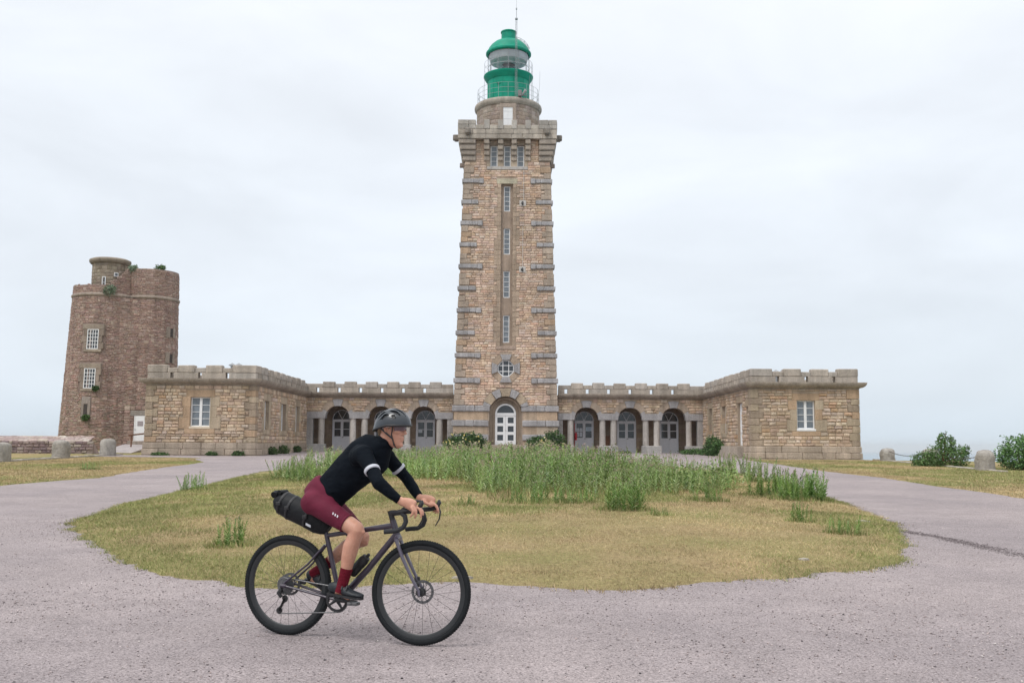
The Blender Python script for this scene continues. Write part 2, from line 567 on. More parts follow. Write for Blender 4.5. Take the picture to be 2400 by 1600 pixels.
def dome(x, y):
    f = np.clip(isl_f(x, y), 0, 1)
    return 0.016 + 0.035 * np.clip((1 - f) * 25, 0, 1) + 0.16 * (1 - f ** 3)
def gtop(x, y):
    """height of whatever ground lies at x, y"""
    f = isl_f(x, y)
    return GZ(y) + np.where(f < 1, dome(x, y), 0.012)
fr_ = [0.0, 0.15, 0.3, 0.45, 0.6, 0.72, 0.82, 0.9, 0.95, 0.975, 0.99, 1.0, 1.0015]
n = len(ang)
V = [(ICX, ICY, GZ(ICY) + 0.2)]
for f in fr_[1:]:
    x = ICX + np.cos(ang) * rad * f
    y = ICY + np.sin(ang) * rad * f
    z = GZ(y) + (dome(x, y) if f <= 1.0 else 0.0)
    V += list(zip(x, y, z))
F3 = []; 
F4 = []
for k in range(n):
    F3.append((0, 1 + k, 1 + (k + 1) % n))
    for i in range(len(fr_) - 2):
        a = 1 + i * n
        F4.append((a + k, a + n + k, a + n + (k + 1) % n, a + (k + 1) % n))
mb = MB(); mb.add(V, F3 + F4, (0.3, 0.25, 0.1))
lawn = mb.build('lawn', M_TURF, smooth=True, angle=60)
tag(lawn, kind='structure')

# short turf blades
def straw_mix(x, y):
    g = 0.72 * fbm(x, y * 0.8, 2.6) + 0.28 * fbm(x + 7, y - 3, 0.7)
    edge = np.clip((isl_f(x, y) - 0.86) / 0.12, 0, 1) * 0.16
    left = np.clip((-x - 1.5) / 4.0, 0, 1) * 0.16
    cen = np.exp(-(((x - 1.6) / 3.4) ** 2 + ((y - 13.5) / 3.2) ** 2)) * 0.22
    return np.clip((g + edge + left - cen - 0.46) / 0.17, 0, 1)
STRAW = np.array([[0.50, 0.38, 0.22], [0.44, 0.33, 0.19], [0.38, 0.295, 0.165], [0.57, 0.445, 0.27]])
GREEN = np.array([[0.235, 0.26, 0.095], [0.285, 0.295, 0.115], [0.345, 0.33, 0.15], [0.185, 0.225, 0.075]])
def blades(name, x, y, z, h, w, gfac, spread=0.9):
    n = len(x)
    az = rng.random(n) * 2 * np.pi
    th = rng.random(n) * np.pi
    lean = rng.random(n) * spread
    base = np.stack([x, y, z - 0.006], 1)
    off = np.stack([np.cos(th) * w / 2, np.sin(th) * w / 2, np.zeros(n)], 1)
    tip = base + np.stack([np.cos(az) * lean * h, np.sin(az) * lean * h, h], 1)
    V = np.stack([base - off, base + off, tip], 1).reshape(-1, 3)
    F = np.arange(3 * n).reshape(-1, 3)
    isg = rng.random(n) < gfac * 0.85 + 0.07
    c = np.where(isg[:, None], GREEN[rng.integers(0, 4, n)], STRAW[rng.integers(0, 4, n)])
    c = c * (0.75 + 0.5 * rng.random((n, 1))) * (0.42 + 0.72 * fbm(x + 20, y * 0.7, 0.55) + 0.44 * fbm(x - 9, y * 0.6, 1.9))[:, None]
    me = np_mesh(name, V, F, c, M_BLADE)
    return put(bpy.data.objects.new(name, me))
NB = 900000
x = rng.uniform(-9, 9, NB); y = 9.2 + 22 * rng.random(NB) ** 1.7
keep = (isl_f(x, y) < 0.998 + 0.006 * rng.random(NB)) & (np.abs(x) < 0.56 * y + 1.0) & (rng.random(NB) < (0.35 + 0.65 * np.clip(fbm(x, y, 0.5) * 1.6, 0, 1)))
x, y = x[keep], y[keep]
sc_ = np.clip(y / 11.0, 0.8, 2.6)
g = straw_mix(x, y)
hh = (0.012 + 0.022 * rng.random(len(x)) ** 1.5) * (0.8 + 0.5 * g) * (0.75 + 0.8 * fbm(x + 50, y, 1.1)) * np.sqrt(sc_)
tag(blades('grass', x, y, gtop(x, y), hh, 0.0055 * sc_, g, 1.8), 'short dry mown grass covering the oval island', 'grass', kind='stuff')
# tufts straying over the gravel edge of the island
NE = 22000
k = rng.integers(0, len(ang), NE)
off = 1.0 + np.abs(rng.normal(0, 0.0075, NE)) * (rng.random(NE) < 0.8)
cl = (vnoise(ang[k] * 30, rad[k], 0.5) * (1.3 - 30 * (off - 1)) > 0.52)
x = (ICX + np.cos(ang[k]) * rad[k] * off)[cl] + rng.normal(0, 0.02, cl.sum()); y = (ICY + np.sin(ang[k]) * rad[k] * off)[cl] + rng.normal(0, 0.02, cl.sum())
tag(blades('grass', x, y, gtop(x, y), 0.02 + 0.035 * rng.random(len(x)), np.full(len(x), 0.009), straw_mix(x, y), 1.2), 'ragged grass fringe creeping over the gravel around the island', 'grass', kind='stuff')
# grass of the outer lawns
NB = 330000
def poly_in(x, y, P):
    inside = np.zeros(len(x), bool)
    j = len(P) - 1
    for i in range(len(P)):
        xi, yi = P[i]; xj, yj = P[j]
        c = ((yi > y) != (yj > y)) & (x < (xj - xi) * (y - yi) / (yj - yi + 1e-12) + xi)
        inside ^= c
        j = i
    return inside
LL = LEFT_EDGE[:-1] + [(-30, 19.0), (-24.0, 53.5), (-21.3, 53.8), (-17.98, 53.3)]
RL = RIGHT_EDGE[1:] + [(20.3, 57.4), (21.0, 56.0), (24.5, 44.0), (30, 22)]
for nm, P, bx, lab in (('grass', LL, (-31, -12, 19, 54.5), 'short dry grass of the verge beside the bollards and old tower'), ('grass', RL, (11, 31, 19, 58), 'short dry grass of the verge below the sea-side bollards')):
    x = rng.uniform(bx[0], bx[1], NB); y = rng.uniform(bx[2], bx[3], NB)
    k = poly_in(x, y, P) & (np.abs(x) < 0.56 * y + 1.5)
    x, y = x[k], y[k]
    g = np.clip((fbm(x, y * 0.6, 3.0) - 0.36) / 0.22, 0, 1)
    hh = 0.02 + 0.035 * rng.random(len(x)) ** 1.6
    tag(blades(nm, x, y, GZ(y) + 0.0 * x, hh, np.full(len(x), 0.02), g, 1.6), lab, 'grass', kind='stuff')

# loose chippings on the road
def pebbles(x, y, z, r, cols):
    n = len(x)
    dirs = np.array([[1, 0, 0], [0, 1, 0], [-1, 0, 0], [0, -1, 0], [0, 0, 0.75], [0, 0, -0.4]], float)
    V = dirs[None] * (r[:, None, None] * rng.uniform(0.55, 1.25, (n, 6, 1)))
    a = rng.random(n) * 2 * np.pi
    ca, sa = np.cos(a)[:, None], np.sin(a)[:, None]
    X = V[:, :, 0] * ca - V[:, :, 1] * sa; Y = V[:, :, 0] * sa + V[:, :, 1] * ca
    V = np.stack([X + x[:, None], Y + y[:, None], V[:, :, 2] + z[:, None]], 2).reshape(-1, 3)
    f = np.array([[0, 1, 4], [1, 2, 4], [2, 3, 4], [3, 0, 4], [1, 0, 5], [2, 1, 5], [3, 2, 5], [0, 3, 5]])
    F = (f[None] + 6 * np.arange(n)[:, None, None]).reshape(-1, 3)
    return V, F, np.repeat(cols, 8, axis=0)
NP = 110000
x = rng.uniform(-9, 9, NP); y = 4.2 + 13 * rng.random(NP) ** 1.5
dens = np.clip(fbm(x, y, 1.7) * 2.2 - 0.62, 0.08, 1) * np.where(x > 2.2 + 0.2 * y, 0.35, 1)
k = (isl_f(x, y) > 1.0) & (np.abs(x) < 0.55 * y + 0.5) & (rng.random(NP) < dens)
x, y = x[k], y[k]
# band of chippings gathered along the island edge
NE = 15000
q = rng.integers(0, len(ang), NE)
off = 1.0 + np.abs(rng.normal(0, 0.014, NE))
xe = ICX + np.cos(ang[q]) * rad[q] * off; ye = ICY + np.sin(ang[q]) * rad[q] * off
ke = ye < 22
x = np.concatenate([x, xe[ke]]); y = np.concatenate([y, ye[ke]])
r = 0.0034 + 0.0085 * rng.random(len(x)) ** 2.8
pal = np.array([[0.46, 0.39, 0.385], [0.40, 0.335, 0.33], [0.56, 0.485, 0.475], [0.30, 0.255, 0.26], [0.46, 0.37, 0.355], [0.66, 0.60, 0.58]])
c = pal[rng.choice(6, len(x), p=[0.22, 0.18, 0.2, 0.24, 0.1, 0.06])] * rng.uniform(0.8, 1.2, (len(x), 1))
dark = rng.random(len(x)) < 0.03
c = np.where(dark[:, None], np.array([[0.10, 0.09, 0.095]]), c)
Vp, Fp, Cp = pebbles(x, y, GZ(y) + 0.012 + r * 0.25, r, c)
me = np_mesh('gravel', Vp, Fp, Cp, M_STONE)
tag(put(bpy.data.objects.new('gravel', me)), 'loose pinkish chippings scattered over the road', 'gravel', kind='stuff')
# dark crumbling seam in the road right of the island
NS = 3600
t_ = rng.random(NS)
sx = np.interp(t_, [0, 0.35, 0.7, 1], [5.75, 6.1, 6.15, 6.3]); sy = np.interp(t_, [0, 0.35, 0.7, 1], [15.9, 14.35, 12.9, 10.6])
sx = sx + rng.normal(0, 0.075, NS) * (0.6 + 0.8 * vnoise(sy, sy, 0.6)); sy = sy + rng.normal(0, 0.08, NS)
r = 0.004 + 0.008 * rng.random(NS) ** 2
c = np.array([[0.195, 0.165, 0.168]]) * (0.6 + 0.9 * rng.random((NS, 1)))
Vp, Fp, Cp = pebbles(sx, sy, GZ(sy) + 0.012 + r * 0.2, r, c)
me = np_mesh('gravel', Vp, Fp, Cp, M_STONE)
tag(put(bpy.data.objects.new('gravel', me)), 'dark crumbled seam running across the road beside the island', 'gravel', kind='stuff')
# pale flat stones at the lawn edge
for i, (px, py, a, b, lab) in enumerate([(-0.47, 9.98, 0.11, 0.05, 'pale flat stone in the lawn edge beyond the front wheel'), (3.25, 11.25, 0.07, 0.035, 'pale flat stone in the lawn edge under the weed sprigs'), (5.6, 16.1, 0.13, 0.06, 'small pale stone in the lawn beside the road seam')]):
    m_ = MB()
    r_ = random.Random(i)
    ring1 = [(px + a * math.cos(q * math.pi / 5) * r_.uniform(0.8, 1.1), py + b * math.sin(q * math.pi / 5) * r_.uniform(0.8, 1.1)) for q in range(10)]
    z0 = float(gtop(np.array([px]), np.array([py]))[0]) + 0.012
    vv = [(u, v, z0 - 0.08) for u, v in ring1] + [(px + (u - px) * 0.9, py + (v - py) * 0.9, z0 + r_.uniform(0, 0.01)) for u, v in ring1] + [(px, py, z0 + 0.015)]
    m_.add(vv, [(q, (q + 1) % 10, (q + 1) % 10 + 10, q + 10) for q in range(10)] + [(q + 10, (q + 1) % 10 + 10, 20) for q in range(10)], (0.38, 0.345, 0.30))
    tag(m_.build('stone', M_STONE), lab, 'stone')
# ------------------------------------------------------------------ masonry
PAL_T = [((0.586, 0.435, 0.333), 5), ((0.546, 0.399, 0.297), 5), ((0.638, 0.492, 0.384), 4), ((0.501, 0.362, 0.271), 3), ((0.567, 0.383, 0.273), 1.2), ((0.487, 0.377, 0.303), 2), ((0.595, 0.481, 0.391), 2)]
PAL_P = [((0.533, 0.405, 0.297), 5), ((0.493, 0.368, 0.262), 5), ((0.595, 0.471, 0.356), 3.5), ((0.430, 0.319, 0.231), 3), ((0.522, 0.350, 0.231), 1.0), ((0.444, 0.353, 0.278), 2), ((0.553, 0.450, 0.359), 2)]
PAL_O = [((0.344, 0.240, 0.200), 5), ((0.322, 0.223, 0.186), 4), ((0.377, 0.279, 0.232), 3), ((0.343, 0.224, 0.185), 2.5), ((0.433, 0.338, 0.281), 1.2), ((0.309, 0.232, 0.191), 3)]
GRAN = (0.36, 0.345, 0.345)
GRANL = (0.43, 0.40, 0.375)
PARA = (0.40, 0.355, 0.305)
BROWN = (0.40, 0.32, 0.25)
ORANGE = (0.43, 0.305, 0.205)
def pick(pal, rs):
    w = [p[1] for p in pal]
    c = rs.choices(pal, w)[0][0]
    k = rs.uniform(0.92, 1.09)
    return (c[0] * k, c[1] * k * rs.uniform(0.97, 1.03), c[2] * k * rs.uniform(0.95, 1.05))
def vary(c, rs=random, a=0.1):
    k = rs.uniform(1 - a, 1 + a)
    return (c[0] * k, c[1] * k, c[2] * k)
ST_F = [(0, 1, 5, 4), (1, 2, 6, 5), (2, 3, 7, 6), (3, 0, 4, 7), (4, 5, 9, 8), (5, 6, 10, 9), (6, 7, 11, 10), (7, 4, 8, 11), (8, 9, 12), (9, 10, 12), (10, 11, 12), (11, 8, 12)]
def mk_stone(fr, ua, ub, va, vb, p, rs, gap=0.009, back=0.05):
    """ua, ub = (bottom,top) pairs of the left/right edge"""
    g = gap
    q = [(ua[0] + g, va + g), (ub[0] - g, va + g), (ub[1] - g, vb - g), (ua[1] + g, vb - g)]
    cu = sum(a for a, _ in q) / 4; cv = (va + vb) / 2
    e = rs.uniform(0.12, 0.26)
    j = lambda s: rs.uniform(-s, s)
    v = [fr(a, b, -back) for a, b in q]
    v += [fr(a + j(0.006), b + j(0.006), p * rs.uniform(0.2, 0.5)) for a, b in q]
    v += [fr(a + (cu - a) * e * 0.7, b + (cv - b) * e * 1.6, p * rs.uniform(0.75, 1.1)) for a, b in q]
    v.append(fr(cu + j(0.05), cv + j(0.02), p * rs.uniform(1.0, 1.35)))
    return v
def cut(iv, bl):
    out = list(iv)
    for a, b in bl:
        nx_ = []
        for c, d in out:
            if b <= c or a >= d:
                nx_.append((c, d))
            else:
                if a > c: nx_.append((c, a))
                if b < d: nx_.append((b, d))
        out = nx_
    return out
def hole_iv(h, va, vb):
    """blocked u interval of a hole for the course va..vb (widest)"""
    if h[0] == 'r':
        return (h[1], h[2]) if (va < h[4] - 1e-4 and vb > h[3] + 1e-4) else None
    if h[0] == 'a':
        _, uc, vc, R, vbase = h[:5]
        if va >= vc + R or vb <= vbase: return None
        dv = max(0.0, va - vc)
        w = math.sqrt(max(R * R - dv * dv, 0))
        return (uc - w, uc + w)
    if h[0] == 'o':
        _, uc, vc, R = h[:4]
        if va >= vc + R or vb <= vc - R: return None
        dv = max(0.0, va - vc, vc - vb)
        w = R if dv < R * 0.4142 else R - (dv - R * 0.4142)
        return (uc - w, uc + w)
def coursed(fr, uL, uR, v0, v1, ch, lens, holes, pal, p, seed, chj=0.15, minlen=0.12):
    rs = random.Random(seed)
    out = []
    v = v0
    while v < v1 - 0.04:
        h = ch * rs.uniform(1 - chj, 1 + chj)
        if v + h > v1 - ch * 0.5: h = v1 - v
        va, vb = v, v + h
        bl = [b for b in (hole_iv(q, va, vb) for q in holes) if b]
        a0, a1, b0, b1 = uL(va), uL(vb), uR(va), uR(vb)
        for (c, d) in cut([(max(a0, a1) , min(b0, b1))], bl):
            u = c
            while u < d - 0.02:
                l = rs.uniform(*lens)
                if u + l > d - lens[0] * 0.7: l = d - u
                if l < 0.05: break
                ua = (u, u); ub = (u + l, u + l)
                if u == max(a0, a1): ua = (a0, a1)
                if abs(u + l - min(b0, b1)) < 1e-6: ub = (b0, b1)
                out.append((l * h, mk_stone(fr, ua, ub, va, vb, rs.uniform(*p), rs), pick(pal, rs)))
                u += l
        v += h
    return out
def emit(stones, parent, n_ind, name='stone', rest='stonework', mat=None):
    mat = mat or M_STONE
    stones = sorted(stones, key=lambda s: -s[0])
    for a, v, c in stones[:n_ind]:
        m = MB(); m.add(v, ST_F, c)
        m.build(name, mat, parent)
    if len(stones) > n_ind:
        m = MB()
        for a, v, c in stones[n_ind:]:
            m.add(v, ST_F, c)
        o = m.build(rest, mat, parent)
        o['kind'] = 'stuff'
def plate(mb, fr, uL, uR, v0, v1, holes, col, depth=0.3, w=0.0):
    bp = {v0, v1}
    for h in holes:
        if h[0] == 'r': bp |= {h[3], h[4]}
        if h[0] == 'a': bp |= {h[4], h[2]} | {h[2] + h[3] * math.sin(k * math.pi / 24) for k in range(1, 13)}
        if h[0] == 'o': bp |= {h[2] + h[3] * k / 8 for k in range(-8, 9)}
    bp = sorted(b for b in bp if v0 - 1e-6 <= b <= v1 + 1e-6)
    for va, vb in zip(bp[:-1], bp[1:]):
        if vb - va < 1e-5: continue
        mid = (va + vb) / 2
        bl = [(b, h) for b, h in ((hole_iv(q, mid - 1e-4, mid + 1e-4), q) for q in holes) if b]
        a0, a1, b0, b1 = uL(va), uL(vb), uR(va), uR(vb)
        for c, d in cut([(uL(mid), uR(mid))], [b for b, _ in bl]):
            l0, l1 = (a0, a1) if abs(c - uL(mid)) < 1e-9 else (c, c)
            r0, r1 = (b0, b1) if abs(d - uR(mid)) < 1e-9 else (d, d)
            mb.add([fr(l0, va, w), fr(r0, va, w), fr(r1, vb, w), fr(l1, vb, w)], [(0, 1, 2, 3)], col)
        for (c, d), h in bl:
            D = h[-1]
            for e in (c, d):
                mb.add([fr(e, va, w), fr(e, vb, w), fr(e, vb, w - D), fr(e, va, w - D)], [(0, 1, 2, 3)], col)
    for h in holes:
        if h[0] == 'r':
            for e in (h[3], h[4]):
                if v0 < e < v1 + 1e-6 or e == h[4]:
                    mb.add([fr(h[1], e, w), fr(h[2], e, w), fr(h[2], e, w - h[-1]), fr(h[1], e, w - h[-1])], [(0, 1, 2, 3)], col)
def front(Yf):
    return lambda u, v, w: (u, Yf - w, v)
def face_px(X):      # faces +X, u runs along Y
    return lambda u, v, w: (X + w, u, v)
def face_nx(X):
    return lambda u, v, w: (X - w, u, v)
K = lambda c: (lambda v: c)
def cb(name, fr, u0, u1, v0, v1, w0, w1, col, parent, b=0.02, jit=0.006, mat=None):
    """one dressed block given in wall coordinates"""
    m = MB()
    m.cbox(u0, u1, w0, w1, v0, v1, b, col, lambda x, y, z: fr(x, z, y), jit)
    return m.build(name, mat or M_STONE, parent)
def cbm(m, fr, u0, u1, v0, v1, w0, w1, col, b=0.02, jit=0.006):
    m.cbox(u0, u1, w0, w1, v0, v1, b, col, lambda x, y, z: fr(x, z, y), jit)
def window_rect(fr, u0, u1, v0, v1, w, parent, cols=2, rows=4, fw=0.06, mull=0.12, glass=None, mat=None, name='window', bar=0.03):
    """casement: outer frame, centre stile, glazing bars; each pane a sub-part"""
    m = MB()
    B = lambda a, b, c, d, x0=0.0, x1=0.06: m.box(a, b, w + x0, w + x1, c, d, (0.78, 0.78, 0.78), lambda x, y, z: fr(x, z, y))
    B(u0, u0 + fw, v0, v1); B(u1 - fw, u1, v0, v1)
    B(u0 + fw, u1 - fw, v0, v0 + fw); B(u0 + fw, u1 - fw, v1 - fw, v1)
    iu0, iu1, iv0, iv1 = u0 + fw, u1 - fw, v0 + fw, v1 - fw
    us = []
    if cols == 2 and mull:
        c = (iu0 + iu1) / 2
        B(c - mull / 2, c + mull / 2, iv0, iv1, 0.004, 0.07)
        us = [(iu0, c - mull / 2), (c + mull / 2, iu1)]
    else:
        d = (iu1 - iu0) / cols
        us = [(iu0 + i * d + (bar / 2 if i else 0), iu0 + (i + 1) * d - (bar / 2 if i < cols - 1 else 0)) for i in range(cols)]
        for i in range(1, cols):
            B(iu0 + i * d - bar / 2, iu0 + i * d + bar / 2, iv0, iv1, 0.004, 0.045)
    d = (iv1 - iv0) / rows
    for a, b in us:
        for i in range(1, rows):
            B(a, b, iv0 + i * d - bar / 2, iv0 + i * d + bar / 2, 0.006, 0.045)
    o = m.build(name, mat or M_WHITE, parent)
    for a, b in us:
        for i in range(rows):
            q = MB()
            tl = random.uniform(-0.006, 0.006); tk = random.uniform(-0.006, 0.006)
            z0, z1 = iv0 + i * d + (bar / 2 if i else 0), iv0 + (i + 1) * d - (bar / 2 if i < rows - 1 else 0)
            q.add([fr(a, z0, w + 0.015 + tl), fr(b, z0, w + 0.015 + tk), fr(b, z1, w + 0.015 - tl), fr(a, z1, w + 0.015 - tk)], [(0, 1, 2, 3)])
            q.build('pane', glass or M_GLASS, o)
    return o

# cornice with a rounded cove profile, cut into lengths
CPROF = [(0.0, 4.70), (0.05, 4.70), (0.055, 4.755), (0.10, 4.765), (0.20, 4.79), (0.30, 4.85), (0.37, 4.94), (0.40, 5.02), (0.40, 5.08), (-0.25, 5.08), (-0.25, 4.70)]
def cornice(base, d, nrm, a0, a1, k0, k1, parent, seed, z_off=0.0):
    """base 3D, d along, nrm outward; k mitre slopes at both ends"""
    rs = random.Random(seed)
    cuts = [a0]
    while a1 - cuts[-1] > 2.1:
        cuts.append(cuts[-1] + rs.uniform(1.1, 1.6))
    cuts.append(a1)
    for i, (s, e) in enumerate(zip(cuts[:-1], cuts[1:])):
        ks = k0 if i == 0 else 0.0
        ke = k1 if i == len(cuts) - 2 else 0.0
        g0 = 0.0 if i == 0 else 0.006
        g1 = 0.0 if i == len(cuts) - 2 else 0.006
        m = MB()
        n_ = len(CPROF)
        v = []
        for (q, kk) in ((s + g0, ks), (e - g1, ke)):
            for w, z in CPROF:
                al = q + kk * w
                v.append((base[0] + d[0] * al + nrm[0] * w, base[1] + d[1] * al + nrm[1] * w, z + z_off))
        f = [tuple(range(n_)), tuple(range(2 * n_ - 1, n_ - 1, -1))]
        for j in range(n_):
            j2 = (j + 1) % n_
            f.append((j, j + n_, j2 + n_, j2))
        m.add(v, f, vary((0.335, 0.285, 0.235), rs, 0.1))
        m.build('cornice', M_STONE, parent, smooth=True, angle=35)
def parapet(fr, u0, u1, merlons, slots, parent, seed, thick=0.42, low=True):
    """two courses: pierced course 5.08-5.42, then crenels and merlons"""
    rs = random.Random(seed)
    pcol = lambda: vary((0.395, 0.345, 0.295) if rs.random() < 0.7 else (0.405, 0.365, 0.325), rs, 0.12)
    edges = [u0]
    for a, b in slots:
        edges += [a, b]
    edges.append(u1)
    for i in range(0, len(edges), 2):
        a, b = edges[i], edges[i + 1]
        if b - a > 0.05:
            cb('parapet_block', fr, a, b, 5.08, 5.425, -thick, 0.015 + rs.uniform(0, 0.02), pcol(), parent, 0.018, 0.004)
    ms = sorted(merlons)
    last = u0
    for a, b in ms + [(u1, u1)]:
        if a - last > 0.06:
            cb('parapet_block', fr, last + 0.005, a - 0.005, 5.425, 5.70 + rs.uniform(-0.01, 0.01), -thick, 0.0 + rs.uniform(0, 0.015), pcol(), parent, 0.03, 0.006)
        if b > a:
            cb('merlon', fr, a, b, 5.425, 5.865 + rs.uniform(-0.015, 0.015), -thick - 0.02, 0.035 + rs.uniform(0, 0.02), pcol(), parent, 0.035, 0.009)
        last = b
def voussoir(fr, uc, vc, r0, r1, a0, a1, w0, w1, col, parent, name='voussoir', n=4):
    m = MB()
    g = 0.006
    aa = [a0 + g + (a1 - a0 - 2 * g) * i / n for i in range(n + 1)]
    P = [(uc + r0 * math.cos(a), vc + r0 * math.sin(a)) for a in aa] + [(uc + r1 * math.cos(a), vc + r1 * math.sin(a)) for a in aa[::-1]]
    # chamfered front
    cu = sum(p[0] for p in P) / len(P); cv = sum(p[1] for p in P) / len(P)
    Q = [(cu + (p[0] - cu) * 0.94, cv + (p[1] - cv) * 0.94) for p in P]
    k = len(P)
    v = [fr(u, q, w0) for u, q in P] + [fr(u, q, w1 * 0.6) for u, q in P] + [fr(u, q, w1) for u, q in Q]
    f = [tuple(range(k - 1, -1, -1)), tuple(range(2 * k, 3 * k))]
    for i in range(k):
        j = (i + 1) % k
        f += [(i, j, j + k, i + k), (i + k, j + k, j + 2 * k, i + 2 * k)]
    m.add(v, f, col)
    return m.build(name, M_STONE, parent)

# ------------------------------------------------------------------ arched doors under the arcades
def arched_door(uc, Yd, z0, zs, R, parent, notices=()):
    fr = front(Yd)
    C = (0.58, 0.59, 0.66)
    m = MB()
    B = lambda a, b, c, d, x0=0.0, x1=0.05: m.box(a, b, x0, x1, c, d, C, lambda x, y, z: fr(x, z, y))
    # outer frame with round head
    n = 18
    for r0, r1, x1 in ((R - 0.05, R, 0.07),):
        v = []
        for k in range(n + 1):
            a = math.pi * k / n
            for r, w in ((r0, 0.0), (r0, x1), (r1, x1), (r1, 0.0)):
                v.append(fr(uc + r * math.cos(a), zs + r * math.sin(a), w))
        f = []
        for k in range(n):
            for i in range(4):
                a = k * 4 + i; b = k * 4 + (i + 1) % 4
                f.append((a, b, b + 4, a + 4))
        m.add(v, f, C)
    B(uc - R, uc - R + 0.05, z0, zs, 0, 0.07); B(uc + R - 0.05, uc + R, z0, zs, 0, 0.07)
    B(uc - R + 0.05, uc + R - 0.05, zs - 0.1, zs, 0.0, 0.075)
    for a in (62, 118):
        ca, sa = math.cos(RAD(a)), math.sin(RAD(a))
        L_ = R - 0.05
        dx, dz = -sa * 0.018, ca * 0.018
        m.add([fr(uc + dx, zs + dz, 0.03), fr(uc - dx, zs - dz, 0.03), fr(uc + L_ * ca - dx, zs + L_ * sa - dz, 0.03), fr(uc + L_ * ca + dx, zs + L_ * sa + dz, 0.03)], [(0, 1, 2, 3)], C)
    zm = z0 + 0.95; zt = zs - 0.1
    st = 0.09
    for s0, s1 in ((uc - R + 0.055, uc - 0.005), (uc + 0.005, uc + R - 0.055)):
        B(s0, s0 + st, z0, zt); B(s1 - st, s1, z0, zt)
        B(s0 + st, s1 - st, z0, z0 + 0.14); B(s0 + st, s1 - st, zm, zm + 0.12); B(s0 + st, s1 - st, zt - st, zt)
        B(s0 + st, s1 - st, z0 + 0.14, zm, 0.0, 0.025)
        mid = (zm + 0.12 + zt - st) / 2
        B(s0 + st, s1 - st, mid - 0.018, mid + 0.018)
    o = m.build('door', M_DOOR, parent)
    for s0, s1 in ((uc - R + 0.055, uc - 0.005), (uc + 0.005, uc + R - 0.055)):
        mid = (zm + 0.12 + zt - st) / 2
        for c, d in ((zm + 0.12, mid - 0.018), (mid + 0.018, zt - st)):
            q = MB()
            q.add([fr(s0 + st, c, 0.012), fr(s1 - st, c, 0.012), fr(s1 - st, d, 0.014), fr(s0 + st, d, 0.014)], [(0, 1, 2, 3)])
            q.build('pane', M_GLASS, o)
    for a0, a1 in ((0, 62), (62, 118), (118, 180)):
        q = MB()
        k = 8
        P = [fr(uc, zs, 0.012)] + [fr(uc + (R - 0.04) * math.cos(RAD(a0 + (a1 - a0) * i / k)), zs + (R - 0.04) * math.sin(RAD(a0 + (a1 - a0) * i / k)), 0.012) for i in range(k + 1)]
        q.add(P, [(0, i + 1, i + 2) for i in range(k)])
        q.build('pane', M_GLASS, o)
    h = MB()
    h.box(uc + 0.03, uc + 0.06, 0.05, 0.10, zm + 0.02, zm + 0.10, (0.1, 0.1, 0.1), lambda x, y, z: fr(x, z, y))
    h.box(uc + 0.03, uc + 0.15, 0.085, 0.105, zm + 0.045, zm + 0.07, (0.1, 0.1, 0.1), lambda x, y, z: fr(x, z, y))
    h.build('handle', M_DARKMETAL, o)
    for (du, dz, w_, h_, col) in notices:
        q = MB()
        q.add([fr(uc + du, zm + dz, 0.06), fr(uc + du + w_, zm + dz, 0.06), fr(uc + du + w_, zm + dz + h_, 0.06), fr(uc + du, zm + dz + h_, 0.06)], [(0, 1, 2, 3)], col)
        for r in range(3):
            y0_ = zm + dz + h_ * (0.2 + 0.24 * r)
            q.add([fr(uc + du + w_ * 0.15, y0_, 0.063), fr(uc + du + w_ * 0.85, y0_, 0.063), fr(uc + du + w_ * 0.85, y0_ + h_ * 0.1, 0.063), fr(uc + du + w_ * 0.15, y0_ + h_ * 0.1, 0.063)], [(0, 1, 2, 3)], (0.28, 0.33, 0.40))
        q.build('notice', M_PAPER, o)
    return o

